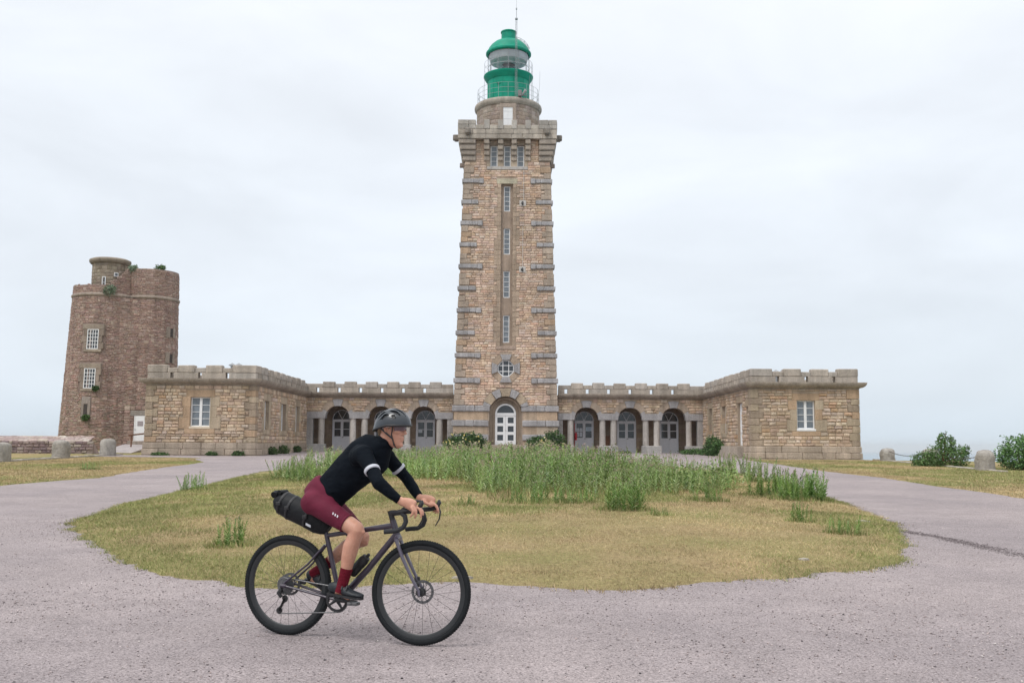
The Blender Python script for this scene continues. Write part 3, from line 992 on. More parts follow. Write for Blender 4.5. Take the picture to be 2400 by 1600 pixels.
# ------------------------------------------------------------------ arcade wings
def arcade(label, X0, X1, plinths, opens, cols, pil, mer0, seed, notices):
    rs = random.Random(seed)
    root = empty('arcade_wing', ((X0 + X1) / 2, 73.0, GZ(72.5)), 0, label, 'building', 'low arcades beside the lighthouse')
    Yf = 72.0
    fr = front(Yf)
    zs, R = 3.26, 0.87
    cen = [(a + b) / 2 for a, b in opens]
    holes = [('a', c, zs, R + 0.02, 3.0, 0.55) for c in cen]
    core = MB()
    plate(core, fr, K(X0), K(X1), 3.22, 4.72, holes, (0.36, 0.285, 0.215), 0.55)
    # smooth soffits
    for c in cen:
        nseg = 20
        v = []
        for k in range(nseg + 1):
            a = math.pi * k / nseg
            for w in (0.02, -0.58):
                v.append(fr(c + R * math.cos(a), zs + R * math.sin(a), w))
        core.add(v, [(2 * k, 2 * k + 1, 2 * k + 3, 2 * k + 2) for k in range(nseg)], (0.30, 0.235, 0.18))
    # back of the front wall, porch ceiling, back wall, end walls, roof
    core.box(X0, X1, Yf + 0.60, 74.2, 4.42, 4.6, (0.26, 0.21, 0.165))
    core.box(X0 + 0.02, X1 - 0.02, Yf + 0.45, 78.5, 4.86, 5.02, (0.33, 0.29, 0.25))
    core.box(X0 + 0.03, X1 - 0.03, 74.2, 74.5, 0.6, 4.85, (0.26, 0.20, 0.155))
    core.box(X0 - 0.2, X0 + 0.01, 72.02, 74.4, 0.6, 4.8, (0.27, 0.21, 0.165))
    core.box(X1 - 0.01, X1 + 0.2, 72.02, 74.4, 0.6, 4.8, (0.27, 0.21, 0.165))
    core.box(X0, X1, 71.9, 74.3, 0.5, 0.875, (0.42, 0.37, 0.36))
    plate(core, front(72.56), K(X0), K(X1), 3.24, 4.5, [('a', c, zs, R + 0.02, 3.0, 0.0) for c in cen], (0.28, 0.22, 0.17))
    wall = core.build('wall', M_MORTAR, root)
    # stonework: front courses above the arches and the porch back wall
    blk = []
    for a, b in plinths:
        blk.append(('r', a - 0.02, b + 0.02, 3.0, 3.70))
    hs = [('a', c, zs, R + 0.42, 3.0) for c in cen]
    st = coursed(fr, K(X0 + 0.01), K(X1 - 0.01), 3.42, 4.70, 0.178, (0.24, 0.5), hs + blk, PAL_P, (0.03, 0.07), seed)
    emit(st, wall, 300)
    hb = [('a', c, 3.2, 0.74, 0.5) for c in cen]
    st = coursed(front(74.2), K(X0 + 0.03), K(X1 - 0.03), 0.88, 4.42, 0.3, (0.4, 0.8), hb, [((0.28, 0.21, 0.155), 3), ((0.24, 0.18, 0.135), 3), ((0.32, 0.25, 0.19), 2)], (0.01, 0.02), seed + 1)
    emit(st, wall, 0)
    # arches
    for c in cen:
        for a0, a1, col in ((30, 52, BROWN), (52, 73, BROWN), (107, 128, BROWN), (128, 150, BROWN)):
            voussoir(fr, c, zs, R, R + 0.42, RAD(a0), RAD(a1), -0.3, 0.03 + rs.uniform(0, 0.008), vary((0.375, 0.30, 0.235), rs, 0.1), root)
        voussoir(fr, c, zs, R - 0.03, R + 0.47, RAD(73), RAD(107), -0.3, 0.075, vary(GRAN, rs, 0.06), root, 'keystone')
    # plinths, columns, imposts
    for a, b in plinths:
        cb('plinth', fr, a, b, 0.62, 1.385, -0.62, 0.10, vary((0.40, 0.385, 0.37), rs, 0.06), root, 0.03, 0.005)
    for a, b in cols:
        c = (a + b) / 2; r = (b - a) / 2
        m = MB()
        prof = [(0, 1.38), (r * 1.03, 1.38), (r * 1.02, 1.6), (r, 2.3), (r * 0.98, 3.0), (r * 0.97, 3.23), (0, 3.23)]
        m.lathe(prof, 20, c, Yf + 0.16, vary((0.46, 0.425, 0.39), rs, 0.05))
        m.build('column', M_STONE, root, smooth=True)
    for a, b in pil:
        for k in range(4):
            z0 = 1.385 + k * 0.46
            cb('pilaster_block', fr, a, b, z0, z0 + 0.46, -0.5, 0.03 + rs.uniform(0, 0.012), vary((0.36, 0.34, 0.325), rs, 0.08), root, 0.012, 0.003)
    for i, (a, b) in enumerate(plinths):
        P = []
        left_arch = i > 0
        right_arch = i < len(plinths) - 1
        zt = 3.68
        if left_arch:
            c = cen[i - 1]
            for k in range(6):
                an = RAD(0 + 30 * k / 5)
                P.append((c + (R - 0.012) * math.cos(an), zs + (R - 0.012) * math.sin(an)))
            P.append((c + (R + 0.30) * math.cos(RAD(30)), zs + (R + 0.30) * math.sin(RAD(30))))
            P.append((c + (R + 0.33) * math.cos(RAD(24)), zt))
            P[0] = (a - 0.005, 3.215)
        else:
            P += [(a, 3.215), (a, zt)]
        if right_arch:
            c = cen[i]
            Q = []
            for k in range(6):
                an = RAD(180 - 30 * k / 5)
                Q.append((c + (R - 0.012) * math.cos(an), zs + (R - 0.012) * math.sin(an)))
            Q.append((c + (R + 0.30) * math.cos(RAD(150)), zs + (R + 0.30) * math.sin(RAD(150))))
            Q.append((c + (R + 0.33) * math.cos(RAD(156)), zt))
            Q[0] = (b + 0.005, 3.215)
            P += Q[::-1]
        else:
            P += [(b, zt), (b, 3.215)]
        m = MB()
        m.poly_prism(P, -0.5, 0.09, fr, vary(GRAN, rs, 0.06))
        m.build('impost', M_STONE, root)
    # cornice and parapet
    cornice((X0, Yf), (1, 0), (0, -1), 0.0, X1 - X0, 0 if X0 > -10 else 1, -1 if X0 > -10 else 0, root, seed)
    ms = []; sl = []
    c = mer0
    while c + 0.43 < X1 - 0.05:
        ms.append((c - 0.43, c + 0.43))
        sl.append((c - 0.43 - 0.48, c - 0.43 - 0.26))
        c += 1.54
    ms = [m_ for m_ in ms if m_[0] > X0 + 0.05]
    sl = [s_ for s_ in sl if s_[0] > X0 + 0.1 and s_[1] < X1 - 0.1]
    parapet(fr, X0 + 0.02 - (0.35 if X0 < -10 else 0), X1 - 0.02 + (0.35 if X0 > -10 else 0), ms, sl, root, seed)
    # doors
    for i, c in enumerate(cen):
        arched_door(c - 0.02, 74.17, 0.88, 3.2, 0.70, root, notices.get(i, ()))
    return root
wp = (0.72, 0.74, 0.78)
arcade('low stone arcade between the lighthouse and the pavilion by the old round tower', -14.74, -4.20,
       [(-14.74, -13.385), (-11.645, -10.30), (-8.56, -7.205), (-5.465, -4.20)], [(-13.385, -11.645), (-10.30, -8.56), (-7.205, -5.465)],
       [(-13.9, -13.46), (-11.63, -11.19), (-10.81, -10.36), (-8.5, -8.06), (-7.72, -7.28), (-5.4, -4.96)], [(-14.74, -14.29), (-4.62, -4.20)], -13.19, 21,
       {2: [(-0.52, 0.42, 0.28, 0.22, wp)]})
arcade('low stone arcade between the lighthouse and the pavilion on the sea side', 3.34, 13.80,
       [(3.34, 4.52), (6.265, 7.655), (9.40, 10.795), (12.535, 13.80)], [(4.52, 6.265), (7.655, 9.40), (10.795, 12.535)],
       [(4.03, 4.47), (6.34, 6.77), (7.13, 7.57), (9.45, 9.88), (10.24, 10.67), (12.56, 12.98)], [(3.34, 3.69), (13.37, 13.80)], 4.72, 31,
       {0: [(-0.56, 0.20, 0.19, 0.30, wp), (-0.33, 0.20, 0.19, 0.30, wp), (-0.56, 0.55, 0.19, 0.28, wp), (-0.33, 0.55, 0.19, 0.28, wp), (0.14, 0.62, 0.42, 0.3, (0.55, 0.66, 0.75))]})

# ------------------------------------------------------------------ end pavilions
def pavilion(label, xin, xout, slits, win, seed, door=None):
    """xin inner face X, xout outer face X; front at Y 57.6"""
    rs = random.Random(seed)
    s = 1 if xout < xin else -1          # +1: inner face looks +X
    Yf, Yb = 57.6, 72.0
    x0, x1 = min(xin, xout), max(xin, xout)
    root = empty('pavilion', ((x0 + x1) / 2, 64.0, GZ(60)), 0, label, 'building', 'square pavilions ending the arcades')
    fr = front(Yf)
    fi = face_px(xin) if s > 0 else face_nx(xin)
    fo = face_nx(xout) if s > 0 else face_px(xout)
    core = MB()
    cc = (0.36, 0.285, 0.215)
    wu0, wu1, wv0, wv1 = win
    H = [('r', wu0, wu1, wv0, wv1, 0.28)]
    HS = [('r', a, b, c, d, 0.32) for a, b, c, d in slits]
    plate(core, fr, K(x0), K(x1), 0.3, 4.72, H, cc, 0.28)
    plate(core, fi, K(Yf), K(Yb + 0.3), 0.3, 4.72, HS, cc, 0.32)
    core.add([fo(Yf, 0.3, 0), fo(Yb + 6, 0.3, 0), fo(Yb + 6, 4.75, 0), fo(Yf, 4.75, 0)], [(0, 1, 2, 3)], cc)
    core.box(x0 + 0.3, x1 - 0.3, Yf + 0.36, Yb + 6, 4.9, 5.04, (0.33, 0.29, 0.25))
    core.box(x0 + 0.02, x1 - 0.02, Yb + 5.9, Yb + 6, 0.3, 5.0, cc)
    wall = core.build('wall', M_MORTAR, root)
    blk = []
    # window surround
    def surround(f, a, b, c, d, orange):
        col = lambda: vary(ORANGE if rs.random() < orange else (0.42, 0.34, 0.25), rs, 0.12)
        g = lambda *q: cb('dressed_stone', f, *q, col(), root, 0.015, 0.004)
        out = []
        g(a - 0.26, b + 0.26, d, d + 0.40, -0.25, 0.03); out.append(('r', a - 0.26, b + 0.26, d, d + 0.40))
        g(a - 0.30, b + 0.30, c - 0.28, c, -0.25, 0.035); out.append(('r', a - 0.30, b + 0.30, c - 0.28, c))
        hs = [c, c + (d - c) * 0.36, c + (d - c) * 0.7, d]
        for i in range(3):
            for sd in (0, 1):
                w_ = (0.62, 0.38, 0.52)[i] * rs.uniform(0.9, 1.1)
                q = (a - w_, a) if sd == 0 else (b, b + w_)
                g(q[0], q[1], hs[i], hs[i + 1], -0.25, 0.028 + rs.uniform(0, 0.012))
                out.append(('r', q[0], q[1], hs[i], hs[i + 1]))
        return out
    blk += surround(fr, wu0, wu1, wv0, wv1, 0.6 if s > 0 else 0.3) + [('r', wu0, wu1, wv0, wv1)]
    wr = window_rect(fr, wu0 + 0.005, wu1 - 0.005, wv0 + 0.13, wv1 - 0.005, -0.20, root, 2, 4, 0.065, 0.15, M_GLASSP)
    cb('window_sill', fr, wu0 - 0.03, wu1 + 0.03, wv0 + 0.002, wv0 + 0.13, -0.26, 0.05, (0.66, 0.56, 0.43) if s > 0 else (0.74, 0.74, 0.74), wr, 0.012, 0, M_PAINT)
    # quoins
    qz = 1.42
    i = 0
    qb_f = []; qb_i = []
    while qz < 4.68:
        h = min(rs.uniform(0.30, 0.44), 4.70 - qz)
        if 4.70 - (qz + h) < 0.2: h = 4.70 - qz
        for c_, sg in ((x0, 1), (x1, -1)):
            l = (0.62 if (i + (sg > 0)) % 2 else 0.40) * rs.uniform(0.9, 1.15)
            col = vary(ORANGE if rs.random() < 0.16 else ((0.41, 0.33, 0.24) if rs.random() < 0.6 else (0.335, 0.265, 0.20)), rs, 0.1)
            l2 = (0.40 if (i + (sg > 0)) % 2 else 0.62)
            xa, xb = (c_ - 0.04, c_ + l) if sg > 0 else (c_ - l, c_ + 0.04)
            m = MB()
            m.cbox(xa, xb, Yf - 0.065, Yf + l2, qz + 0.006, qz + h - 0.006, 0.025, col, None, 0.008)
            m.build('quoin', M_STONE, root)
            qb_f.append(('r', xa - 0.005, xb + 0.005, qz, qz + h))
            if c_ == xin: qb_i.append(('r', Yf - 0.1, Yf + l2 + 0.005, qz, qz + h))
        qz += h; i += 1
    st = coursed(fr, K(x0), K(x1), 1.41, 4.695, 0.185, (0.26, 0.56), blk + qb_f, PAL_P, (0.035, 0.08), seed, 0.25)
    emit(st, wall, 300)
    bi = list(qb_i)
    for a, b, c, d in slits:
        if d - c > 1.2 and c > 1.6:
            bi += surround(fi, a, b, c, d, 0.15)
        else:
            cb('dressed_stone', fi, a - 0.25, b + 0.25, d, d + 0.38, -0.25, 0.03, vary((0.41, 0.32, 0.23), rs), root, 0.015, 0.004)
            bi.append(('r', a - 0.25, b + 0.25, d, d + 0.38))
        bi.append(('r', a, b, c, d))
    st = coursed(fi, K(Yf), K(Yb - 0.03), 1.41, 4.695, 0.2, (0.3, 0.75), bi, PAL_P, (0.035, 0.08), seed + 3, 0.25)
    emit(st, wall, 0)
    st = coursed(fo, K(Yf), K(Yb + 5.9), 1.41, 4.695, 0.26, (0.4, 0.9), qb_i, PAL_P, (0.02, 0.05), seed + 4, 0.25)
    emit(st, wall, 0)
    for a, b, c, d in slits:
        if c > 1.6:
            window_rect(fi, a + 0.01, b - 0.01, c + 0.01, d - 0.01, -0.26 if b - a > 0.6 else -0.2, root, 1, 4, 0.07, 0, M_GLASSP)
    # plinth courses
    zz = [0.40, 0.70, 1.05, 1.41] if s < 0 else [0.45, 0.70, 1.05, 1.41]
    for k in range(3):
        off = (0.20, 0.13, 0.10)[k]
        for f, a, b, mir in ((fr, x0 - off, x1 + off, 0), (fi, Yf - off + 0.25, Yb - 0.12, 1), (fo, Yf - off + 0.25, Yb + 5.5, 2)):
            u = a
            while u < b - 0.05:
                l = rs.uniform(0.75, 1.35)
                if u + l > b - 0.5: l = b - u
                skip = door and mir == 1 and not (u > door[1] + 0.3 or u + l < door[0] - 0.3) and k == 9
                if not skip:
                    cb('plinth_stone', f, u + 0.006, u + l - 0.006, zz[k] + 0.004, zz[k + 1] - 0.004, -0.2, off + rs.uniform(-0.012, 0.02), vary((0.42, 0.345, 0.275) if k else (0.35, 0.29, 0.235), rs, 0.12), root, 0.03, 0.01)
                u += l
    # cornice
    cornice((x0, Yf), (1, 0), (0, -1), 0, x1 - x0, -1, 1, root, seed)
    if s > 0:
        cornice((xin, Yf), (0, 1), (1, 0), 0, Yb - Yf, -1, -1, root, seed + 5)
        cornice((xout, Yf), (0, 1), (-1, 0), 0, Yb - Yf + 6, -1, 0, root, seed + 6)
    else:
        cornice((xin, Yf), (0, 1), (-1, 0), 0, Yb - Yf, -1, -1, root, seed + 5)
        cornice((xout, Yf), (0, 1), (1, 0), 0, Yb - Yf + 6, -1, 0, root, seed + 6)
    W = x1 - x0
    ms = [(x0, x0 + 1.13), (x0 + 1.76, x0 + 2.73), (x0 + 3.36, x0 + 4.32), (x1 - 1.40, x1)] if s > 0 else [(x0, x0 + 1.25), (x0 + 1.90, x0 + 2.92), (x0 + 3.50, x0 + 4.50), (x1 - 1.17, x1)]
    sl = [(b + 0.20, b + 0.40) for a, b in ms[:3]]
    parapet(fr, x0 + 0.01, x1 - 0.01, ms, sl, root, seed)
    yy = Yf + 0.43
    ms2 = []; sl2 = []
    y = Yf + 1.0
    while y < Yb - 0.6:
        ms2.append((y + 0.62, y + 1.56)); sl2.append((y + 0.18, y + 0.40))
        y += 1.56
    ms2 = [q for q in ms2 if q[1] < Yb - 0.1]
    sl2 = [q for q in sl2 if q[1] < Yb - 0.5]
    parapet(fi, yy, Yb - 0.075, [(yy + 0.002, Yf + 1.0)] + ms2, sl2, root, seed + 1)
    parapet(fo, yy, Yb + 5.5, [(yy + 0.002, Yf + 1.0)] + ms2, sl2, root, seed + 2)
    return root, fi
pav_l, _ = pavilion('square granite pavilion with a pale window and three slits, before the old round tower', -14.74, -21.05,
                    [(59.6, 60.75, 2.2, 3.92), (63.95, 65.3, 2.2, 3.92), (68.25, 69.5, 2.2, 3.92)], (-18.5, -17.36, 2.2, 4.02), 41)
pav_r, fi_r = pavilion('square granite pavilion with a side door and steps, nearest the sea', 13.80, 20.0,
                       [(68.8, 69.9, 2.22, 3.97), (64.35, 65.5, 2.22, 3.97), (59.75, 61.1, 1.43, 4.0), (58.25, 58.75, 3.05, 3.72)], (16.43, 17.47, 2.28, 4.05), 51, (59.75, 61.1))
# side door of the sea-side pavilion
m = MB()
for a, b, c, d, w0, w1 in ((59.76, 61.09, 1.44, 3.98, -0.24, -0.2), (59.76, 59.84, 1.44, 3.98, -0.2, -0.16), (61.01, 61.09, 1.44, 3.98, -0.2, -0.16), (59.84, 61.01, 3.9, 3.98, -0.2, -0.16), (59.84, 61.01, 2.2, 2.32, -0.2, -0.16), (59.84, 61.01, 1.44, 1.6, -0.2, -0.16), (60.39, 60.46, 1.6, 3.9, -0.2, -0.165)):
    m.box(a, b, w0, w1, c, d, (0.78, 0.78, 0.78), lambda x, y, z: fi_r(x, z, y))
dr = m.build('door', M_WHITE, pav_r)
m = MB(); m.box(60.30, 60.36, -0.16, -0.1, 2.4, 2.5, (0.1, 0.1, 0.1), lambda x, y, z: fi_r(x, z, y)); m.build('handle', M_DARKMETAL, dr)
# stone steps up to it: landing and three treads
for k, (ya, yb, zt) in enumerate(((59.35, 61.5, 1.40), (61.5, 61.95, 1.17), (61.95, 62.4, 0.95), (62.4, 62.9, 0.80))):
    m = MB()
    m.cbox(12.85 - (0.1 if k == 3 else 0), 13.72, ya + (0.004 if k else 0), yb, 0.45, zt, 0.02, vary((0.42, 0.365, 0.31), random, 0.06), None, 0.004)
    m.build('step', M_STONE, pav_r)
# roof vents
def vent(parent, x, y):
    m = MB()
    m.lathe([(0.0, 5.0), (0.09, 5.0), (0.09, 6.0), (0.0, 6.0)], 12, x, y, (0.35, 0.35, 0.36))
    m.lathe([(0.0, 6.20), (0.22, 6.06), (0.22, 6.03), (0.0, 6.03)], 12, x, y, (0.2, 0.2, 0.21))
    for k in range(4):
        a = k * math.pi / 2 + 0.4
        m.tube([(x + 0.08 * math.cos(a), y + 0.08 * math.sin(a), 5.95), (x + 0.12 * math.cos(a), y + 0.12 * math.sin(a), 6.06)], 0.012, 5, (0.3, 0.3, 0.3))
    m.build('roof_vent', M_RAIL, parent, smooth=True)
vent(pav_l, -16.85, 60.0); vent(pav_l, -16.45, 60.0)
for i in range(3): vent(pav_r, 16.15 + 0.42 * i, 62.5)
# ------------------------------------------------------------------ lighthouse tower
XC = -0.43
TB = 0.0295
def TH(v): return 3.765 - TB * (v - 0.85)
TYC = 71.2 + 3.765
def t_front(u, v, w): return (XC + u, TYC - TH(v) - w, v)
def t_left(u, v, w): return (XC - TH(v) - w, TYC + u, v)
def t_right(u, v, w): return (XC + TH(v) + w, TYC - u, v)
tower = empty('lighthouse_tower', (XC, TYC, GZ(75)), 0, 'tall square granite lighthouse tower with green lantern on top', 'lighthouse')
rs = random.Random(77)
nTH = lambda v: -TH(v)
core = MB()
cc = (0.37, 0.29, 0.225)
SLOT = ('r', -0.44, 0.44, 8.45, 20.45, 0.22)
DOORH = ('a', 0.0, 3.68, 1.15, 0.3, 0.45)
OCT = ('o', 0.0, 6.84, 0.60, 0.25)
TOPW = [('r', -1.26, -0.71, 21.75, 23.4, 0.3), ('r', -0.27, 0.27, 21.75, 23.4, 0.3), ('r', 0.71, 1.26, 21.75, 23.4, 0.3)]
plate(core, t_front, nTH, TH, 0.3, 23.75, [SLOT, DOORH, OCT] + TOPW, cc)
for f in (t_left, t_right):
    plate(core, f, nTH, TH, 0.3, 23.75, [], cc)
b_ = lambda u, v, w: (XC - u, TYC + TH(v) + w, v)
plate(core, b_, nTH, TH, 0.3, 23.75, [], cc)
# recess back plane (with window holes) behind the slot
WIN = [(18.42, 20.32), (15.2, 17.15), (12.0, 13.98), (8.72, 10.72)]
sl_fr = lambda u, v, w: t_front(u, v, w - 0.22)
plate(core, sl_fr, K(-0.46), K(0.46), 8.4, 20.5, [('r', -0.235, 0.235, a, b, 0.16) for a, b in WIN], (0.33, 0.255, 0.20))
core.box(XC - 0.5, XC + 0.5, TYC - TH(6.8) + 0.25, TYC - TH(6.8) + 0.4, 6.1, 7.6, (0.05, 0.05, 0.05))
twall = core.build('wall', M_MORTAR, tower)
# bands of grey blocks: (z centre, total length, number of blocks)
BANDS = [(20.65, 1.46, 3), (19.06, 1.12, 2), (17.48, 1.50, 3), (15.87, 1.14, 2), (14.27, 1.62, 3), (12.65, 1.20, 2), (11.04, 1.66, 3), (9.40, 1.25, 2), (7.77, 1.75, 3), (5.96, 1.78, 3)]
blk = []
for z, ln, k in BANDS:
    h = 0.30 if z > 6.5 else 0.34
    for sg in (-1, 1):
        e = TH(z)
        lens = [ln * 0.5, ln * 0.27, ln * 0.23] if k == 3 else [ln * 0.58, ln * 0.42]
        u = 0.0
        for i, l in enumerate(lens):
            a, b = u, u + l
            end = (k == 3 and i == 2)
            wo = 0.20 if end else 0.13
            hh = 0.36 if end else h
            zc = z - (0.02 if end else 0)
            ua, ub = (-e + a + 0.004, -e + b - 0.004) if sg < 0 else (e - b + 0.004, e - a - 0.004)
            wb = -0.1
            if i == 0:
                if sg < 0: ua = -e - 0.13
                else: ub = e + 0.13
                wb = -0.62
            cb('band_block', t_front, ua, ub, zc - hh / 2, zc + hh / 2, wb, wo + rs.uniform(-0.01, 0.01), vary(GRAN, rs, 0.1), tower, 0.03, 0.008)
            u = b
        blk.append(('r', -e - 0.5, -e + ln, z - h / 2, z + h / 2) if sg < 0 else ('r', e - ln, e + 0.5, z - h / 2, z + h / 2))
# lower rusticated bands running up to the doorway, smooth ashlar between
low = [(3.75, 4.17), (2.70, 3.13), (1.70, 2.13), (0.72, 1.15)]
for a, b in low:
    for sg in (-1, 1):
        e = TH(a) + 0.13
        inn = 1.19 if b < 3.7 else (1.12 if a < 4 else 1.0)
        L_ = e - inn
        cuts = [0, L_ * 0.37, L_ * 0.6, L_]
        for i in range(3):
            u0, u1 = e - cuts[i + 1] + 0.006, e - cuts[i] - 0.006
            if sg < 0: u0, u1 = -u1, -u0
            cb('band_block', t_front, u0, u1, a, b, -0.6 if i == 0 else -0.15, 0.14 + rs.uniform(-0.015, 0.015), vary(GRAN, rs, 0.08), tower, 0.045, 0.012)
for a, b in ((3.13, 3.75), (2.13, 2.70), (1.15, 1.70)):
    for sg in (-1, 1):
        e = TH(a) - 0.005
        L_ = e - 1.26
        c1 = L_ * (0.6 if rs.random() < 0.5 else 0.42)
        for lo, hi in ((0, c1), (c1, L_)):
            u0, u1 = e - hi + 0.004, e - lo - 0.004
            if sg < 0: u0, u1 = -u1, -u0
            cb('ashlar_block', t_front, u0, u1, a + 0.004, b - 0.004, -0.1, 0.03, vary(rs.choice([(0.47, 0.375, 0.285), (0.46, 0.34, 0.24), (0.46, 0.35, 0.255)]), rs, 0.07), tower, 0.01, 0.002)
# quoins between the bands (long and short dressed blocks at the corners)
zz = 4.19
i = 0
qb = []
while zz < 21.6:
    h = rs.uniform(0.34, 0.48)
    if not any(abs(zz + h / 2 - z) < 0.17 + h / 2 for z, _, _ in BANDS):
        for sg in (-1, 1):
            l = 0.46 if (i % 2) else 0.72
            e = TH(zz + h / 2)
            u0, u1 = (-e - 0.05, -e + l) if sg < 0 else (e - l, e + 0.05)
            cb('quoin', t_front, u0, u1, zz + 0.006, zz + h - 0.006, -0.5, 0.065 + rs.uniform(0, 0.03), vary((0.39, 0.315, 0.25) if rs.random() < 0.88 else (0.43, 0.31, 0.215), rs, 0.1), tower, 0.03, 0.01)
            qb.append(('r', u0 - 0.3, u1, zz, zz + h) if sg < 0 else ('r', u0, u1 + 0.3, zz, zz + h))
        i += 1
        zz += h
    else:
        zz += 0.08
blk2 = list(blk) + qb
# dressed jambs of the tall slot
z = 8.45
while z < 20.2:
    h = rs.uniform(0.3, 0.42)
    for sg in (-1, 1):
        l = rs.choice([0.26, 0.48])
        u0, u1 = (-0.44 - l, -0.43) if sg < 0 else (0.43, 0.44 + l)
        cb('jamb_stone', t_front, u0, u1, z + 0.005, min(z + h, 20.45) - 0.005, -0.2, 0.03 + rs.uniform(0, 0.012), vary((0.39, 0.30, 0.225), rs, 0.1), tower, 0.015, 0.005)
        blk2.append(('r', u0, u1, z, z + h))
    z += h
cb('slot_sill', t_front, -0.72, 0.72, 8.2, 8.45, -0.15, 0.07, (0.40, 0.305, 0.245), tower, 0.02)
cb('slot_lintel', t_front, -0.75, 0.75, 20.45, 20.83, -0.15, 0.035, (0.43, 0.39, 0.29), tower, 0.015)
blk2 += [('r', -0.72, 0.72, 8.2, 8.45), ('r', -0.75, 0.75, 20.45, 20.83), SLOT[:5], ('a', 0, 3.68, 1.72, 0.3), ('o', 0, 6.84, 1.02), ('r', -4, -1.1, 0.3, 4.19), ('r', 1.1, 4, 0.3, 4.19), ('r', -1.52, 1.52, 21.5, 23.5)]
st = coursed(t_front, lambda v: -TH(v), TH, 4.19, 22.1, 0.178, (0.26, 0.56), blk2, PAL_T, (0.03, 0.07), 78, 0.18)
emit(st, twall, 300)
st = coursed(t_front, K(-2.3), K(2.3), 22.1, 23.74, 0.178, (0.26, 0.5), [('r', -1.3, 1.3, 21.5, 23.5)], PAL_T, (0.02, 0.04), 79, 0.18)
emit(st, twall, 0)
for f, sd in ((t_left, 80), (t_right, 81)):
    st = coursed(f, lambda v: -TH(v) + 0.6, lambda v: TH(v) - 0.6, 0.6, 23.7, 0.26, (0.35, 0.8), [], PAL_T, (0.02, 0.05), sd, 0.18)
    emit(st, twall, 0)
# slot windows
for a, b in WIN:
    window_rect(sl_fr, -0.23, 0.23, a + 0.01, b - 0.01, -0.13, tower, 1, 5, 0.055, 0, M_GLASSP)
# octagonal window
def ngon(R, n=8, off=math.pi / 8):
    return [(R / math.cos(math.pi / n) * math.cos(off + 2 * math.pi * k / n), R / math.cos(math.pi / n) * math.sin(off + 2 * math.pi * k / n)) for k in range(n)]
m = MB()
A = ngon(0.585); B_ = ngon(0.525)
of = lambda u, v, w: t_front(u, 6.84 + v, w)
for k in range(8):
    j = (k + 1) % 8
    P = [A[k], A[j], B_[j], B_[k]]
    m.add([of(u, v, -0.16) for u, v in P] + [of(u, v, -0.08) for u, v in P], [(0, 1, 2, 3), (4, 5, 6, 7), (0, 1, 5, 4), (2, 3, 7, 6)], (0.78, 0.78, 0.78))
for q in (-0.21, 0.21):
    for a in (0, 1):
        m.box(*( (q - 0.025, q + 0.025, -0.14, -0.09, -0.54, 0.54) if a == 0 else (-0.54, 0.54, -0.142, -0.092, q - 0.025, q + 0.025)), (0.78, 0.78, 0.78), lambda x, y, z: of(x, z, y))
ow = m.build('window', M_WHITE, tower)
ed = [-0.54, -0.21, 0.21, 0.54]
for i in range(3):
    for j in range(3):
        P = [(ed[i], ed[j]), (ed[i + 1], ed[j]), (ed[i + 1], ed[j + 1]), (ed[i], ed[j + 1])]
        if i != 1 and j != 1:
            sx_, sy_ = (1 if i == 2 else -1), (1 if j == 2 else -1)
            P = [(sx_ * 0.21, sy_ * 0.21), (sx_ * 0.54, sy_ * 0.21), (sx_ * 0.21, sy_ * 0.54)]
        q = MB(); q.add([of(u, v, -0.125 + random.uniform(-0.004, 0.004)) for u, v in P], [tuple(range(len(P)))])
        q.build('pane', M_GLASS, ow)
O1 = ngon(0.60); O2 = ngon(1.0)
for k in range(8):
    j = (k + 1) % 8
    diag = (k % 2 == 0)
    a = math.degrees(math.atan2((A[k][1] + A[j][1]) / 2, (A[k][0] + A[j][0]) / 2)) % 360
    straight = min(abs(a - q) for q in (0, 90, 180, 270, 360)) < 10
    sh = 0.10
    P = [O1[k], O2[k], O2[j], O1[j]]
    m = MB()
    col = vary(GRAN, rs, 0.08) if straight else vary((0.41, 0.315, 0.235), rs, 0.08)
    m.poly_prism(P, -0.2, 0.12 if straight else 0.03, of, col)
    m.build('window_stone', M_STONE, tower)
# doorway: voussoirs
for a0, a1, gr in ((27, 54, 0), (54, 76, 1), (76, 104, 0), (104, 126, 1), (126, 153, 0)):
    voussoir(t_front, 0, 3.68, 1.15, 1.72, RAD(a0), RAD(a1), -0.4, 0.15 if gr else 0.04, vary(GRAN if gr else (0.42, 0.335, 0.245), rs, 0.06), tower)
for sg in (-1, 1):      # skewback shoulders of the upper band
    P = [(sg * 1.13, 4.10), (sg * 1.05, 4.21), (sg * 1.52, 4.45), (sg * 1.62, 4.16)]
    m = MB(); m.poly_prism(P, -0.3, 0.15, t_front, GRAN); m.build('voussoir', M_STONE, tower)
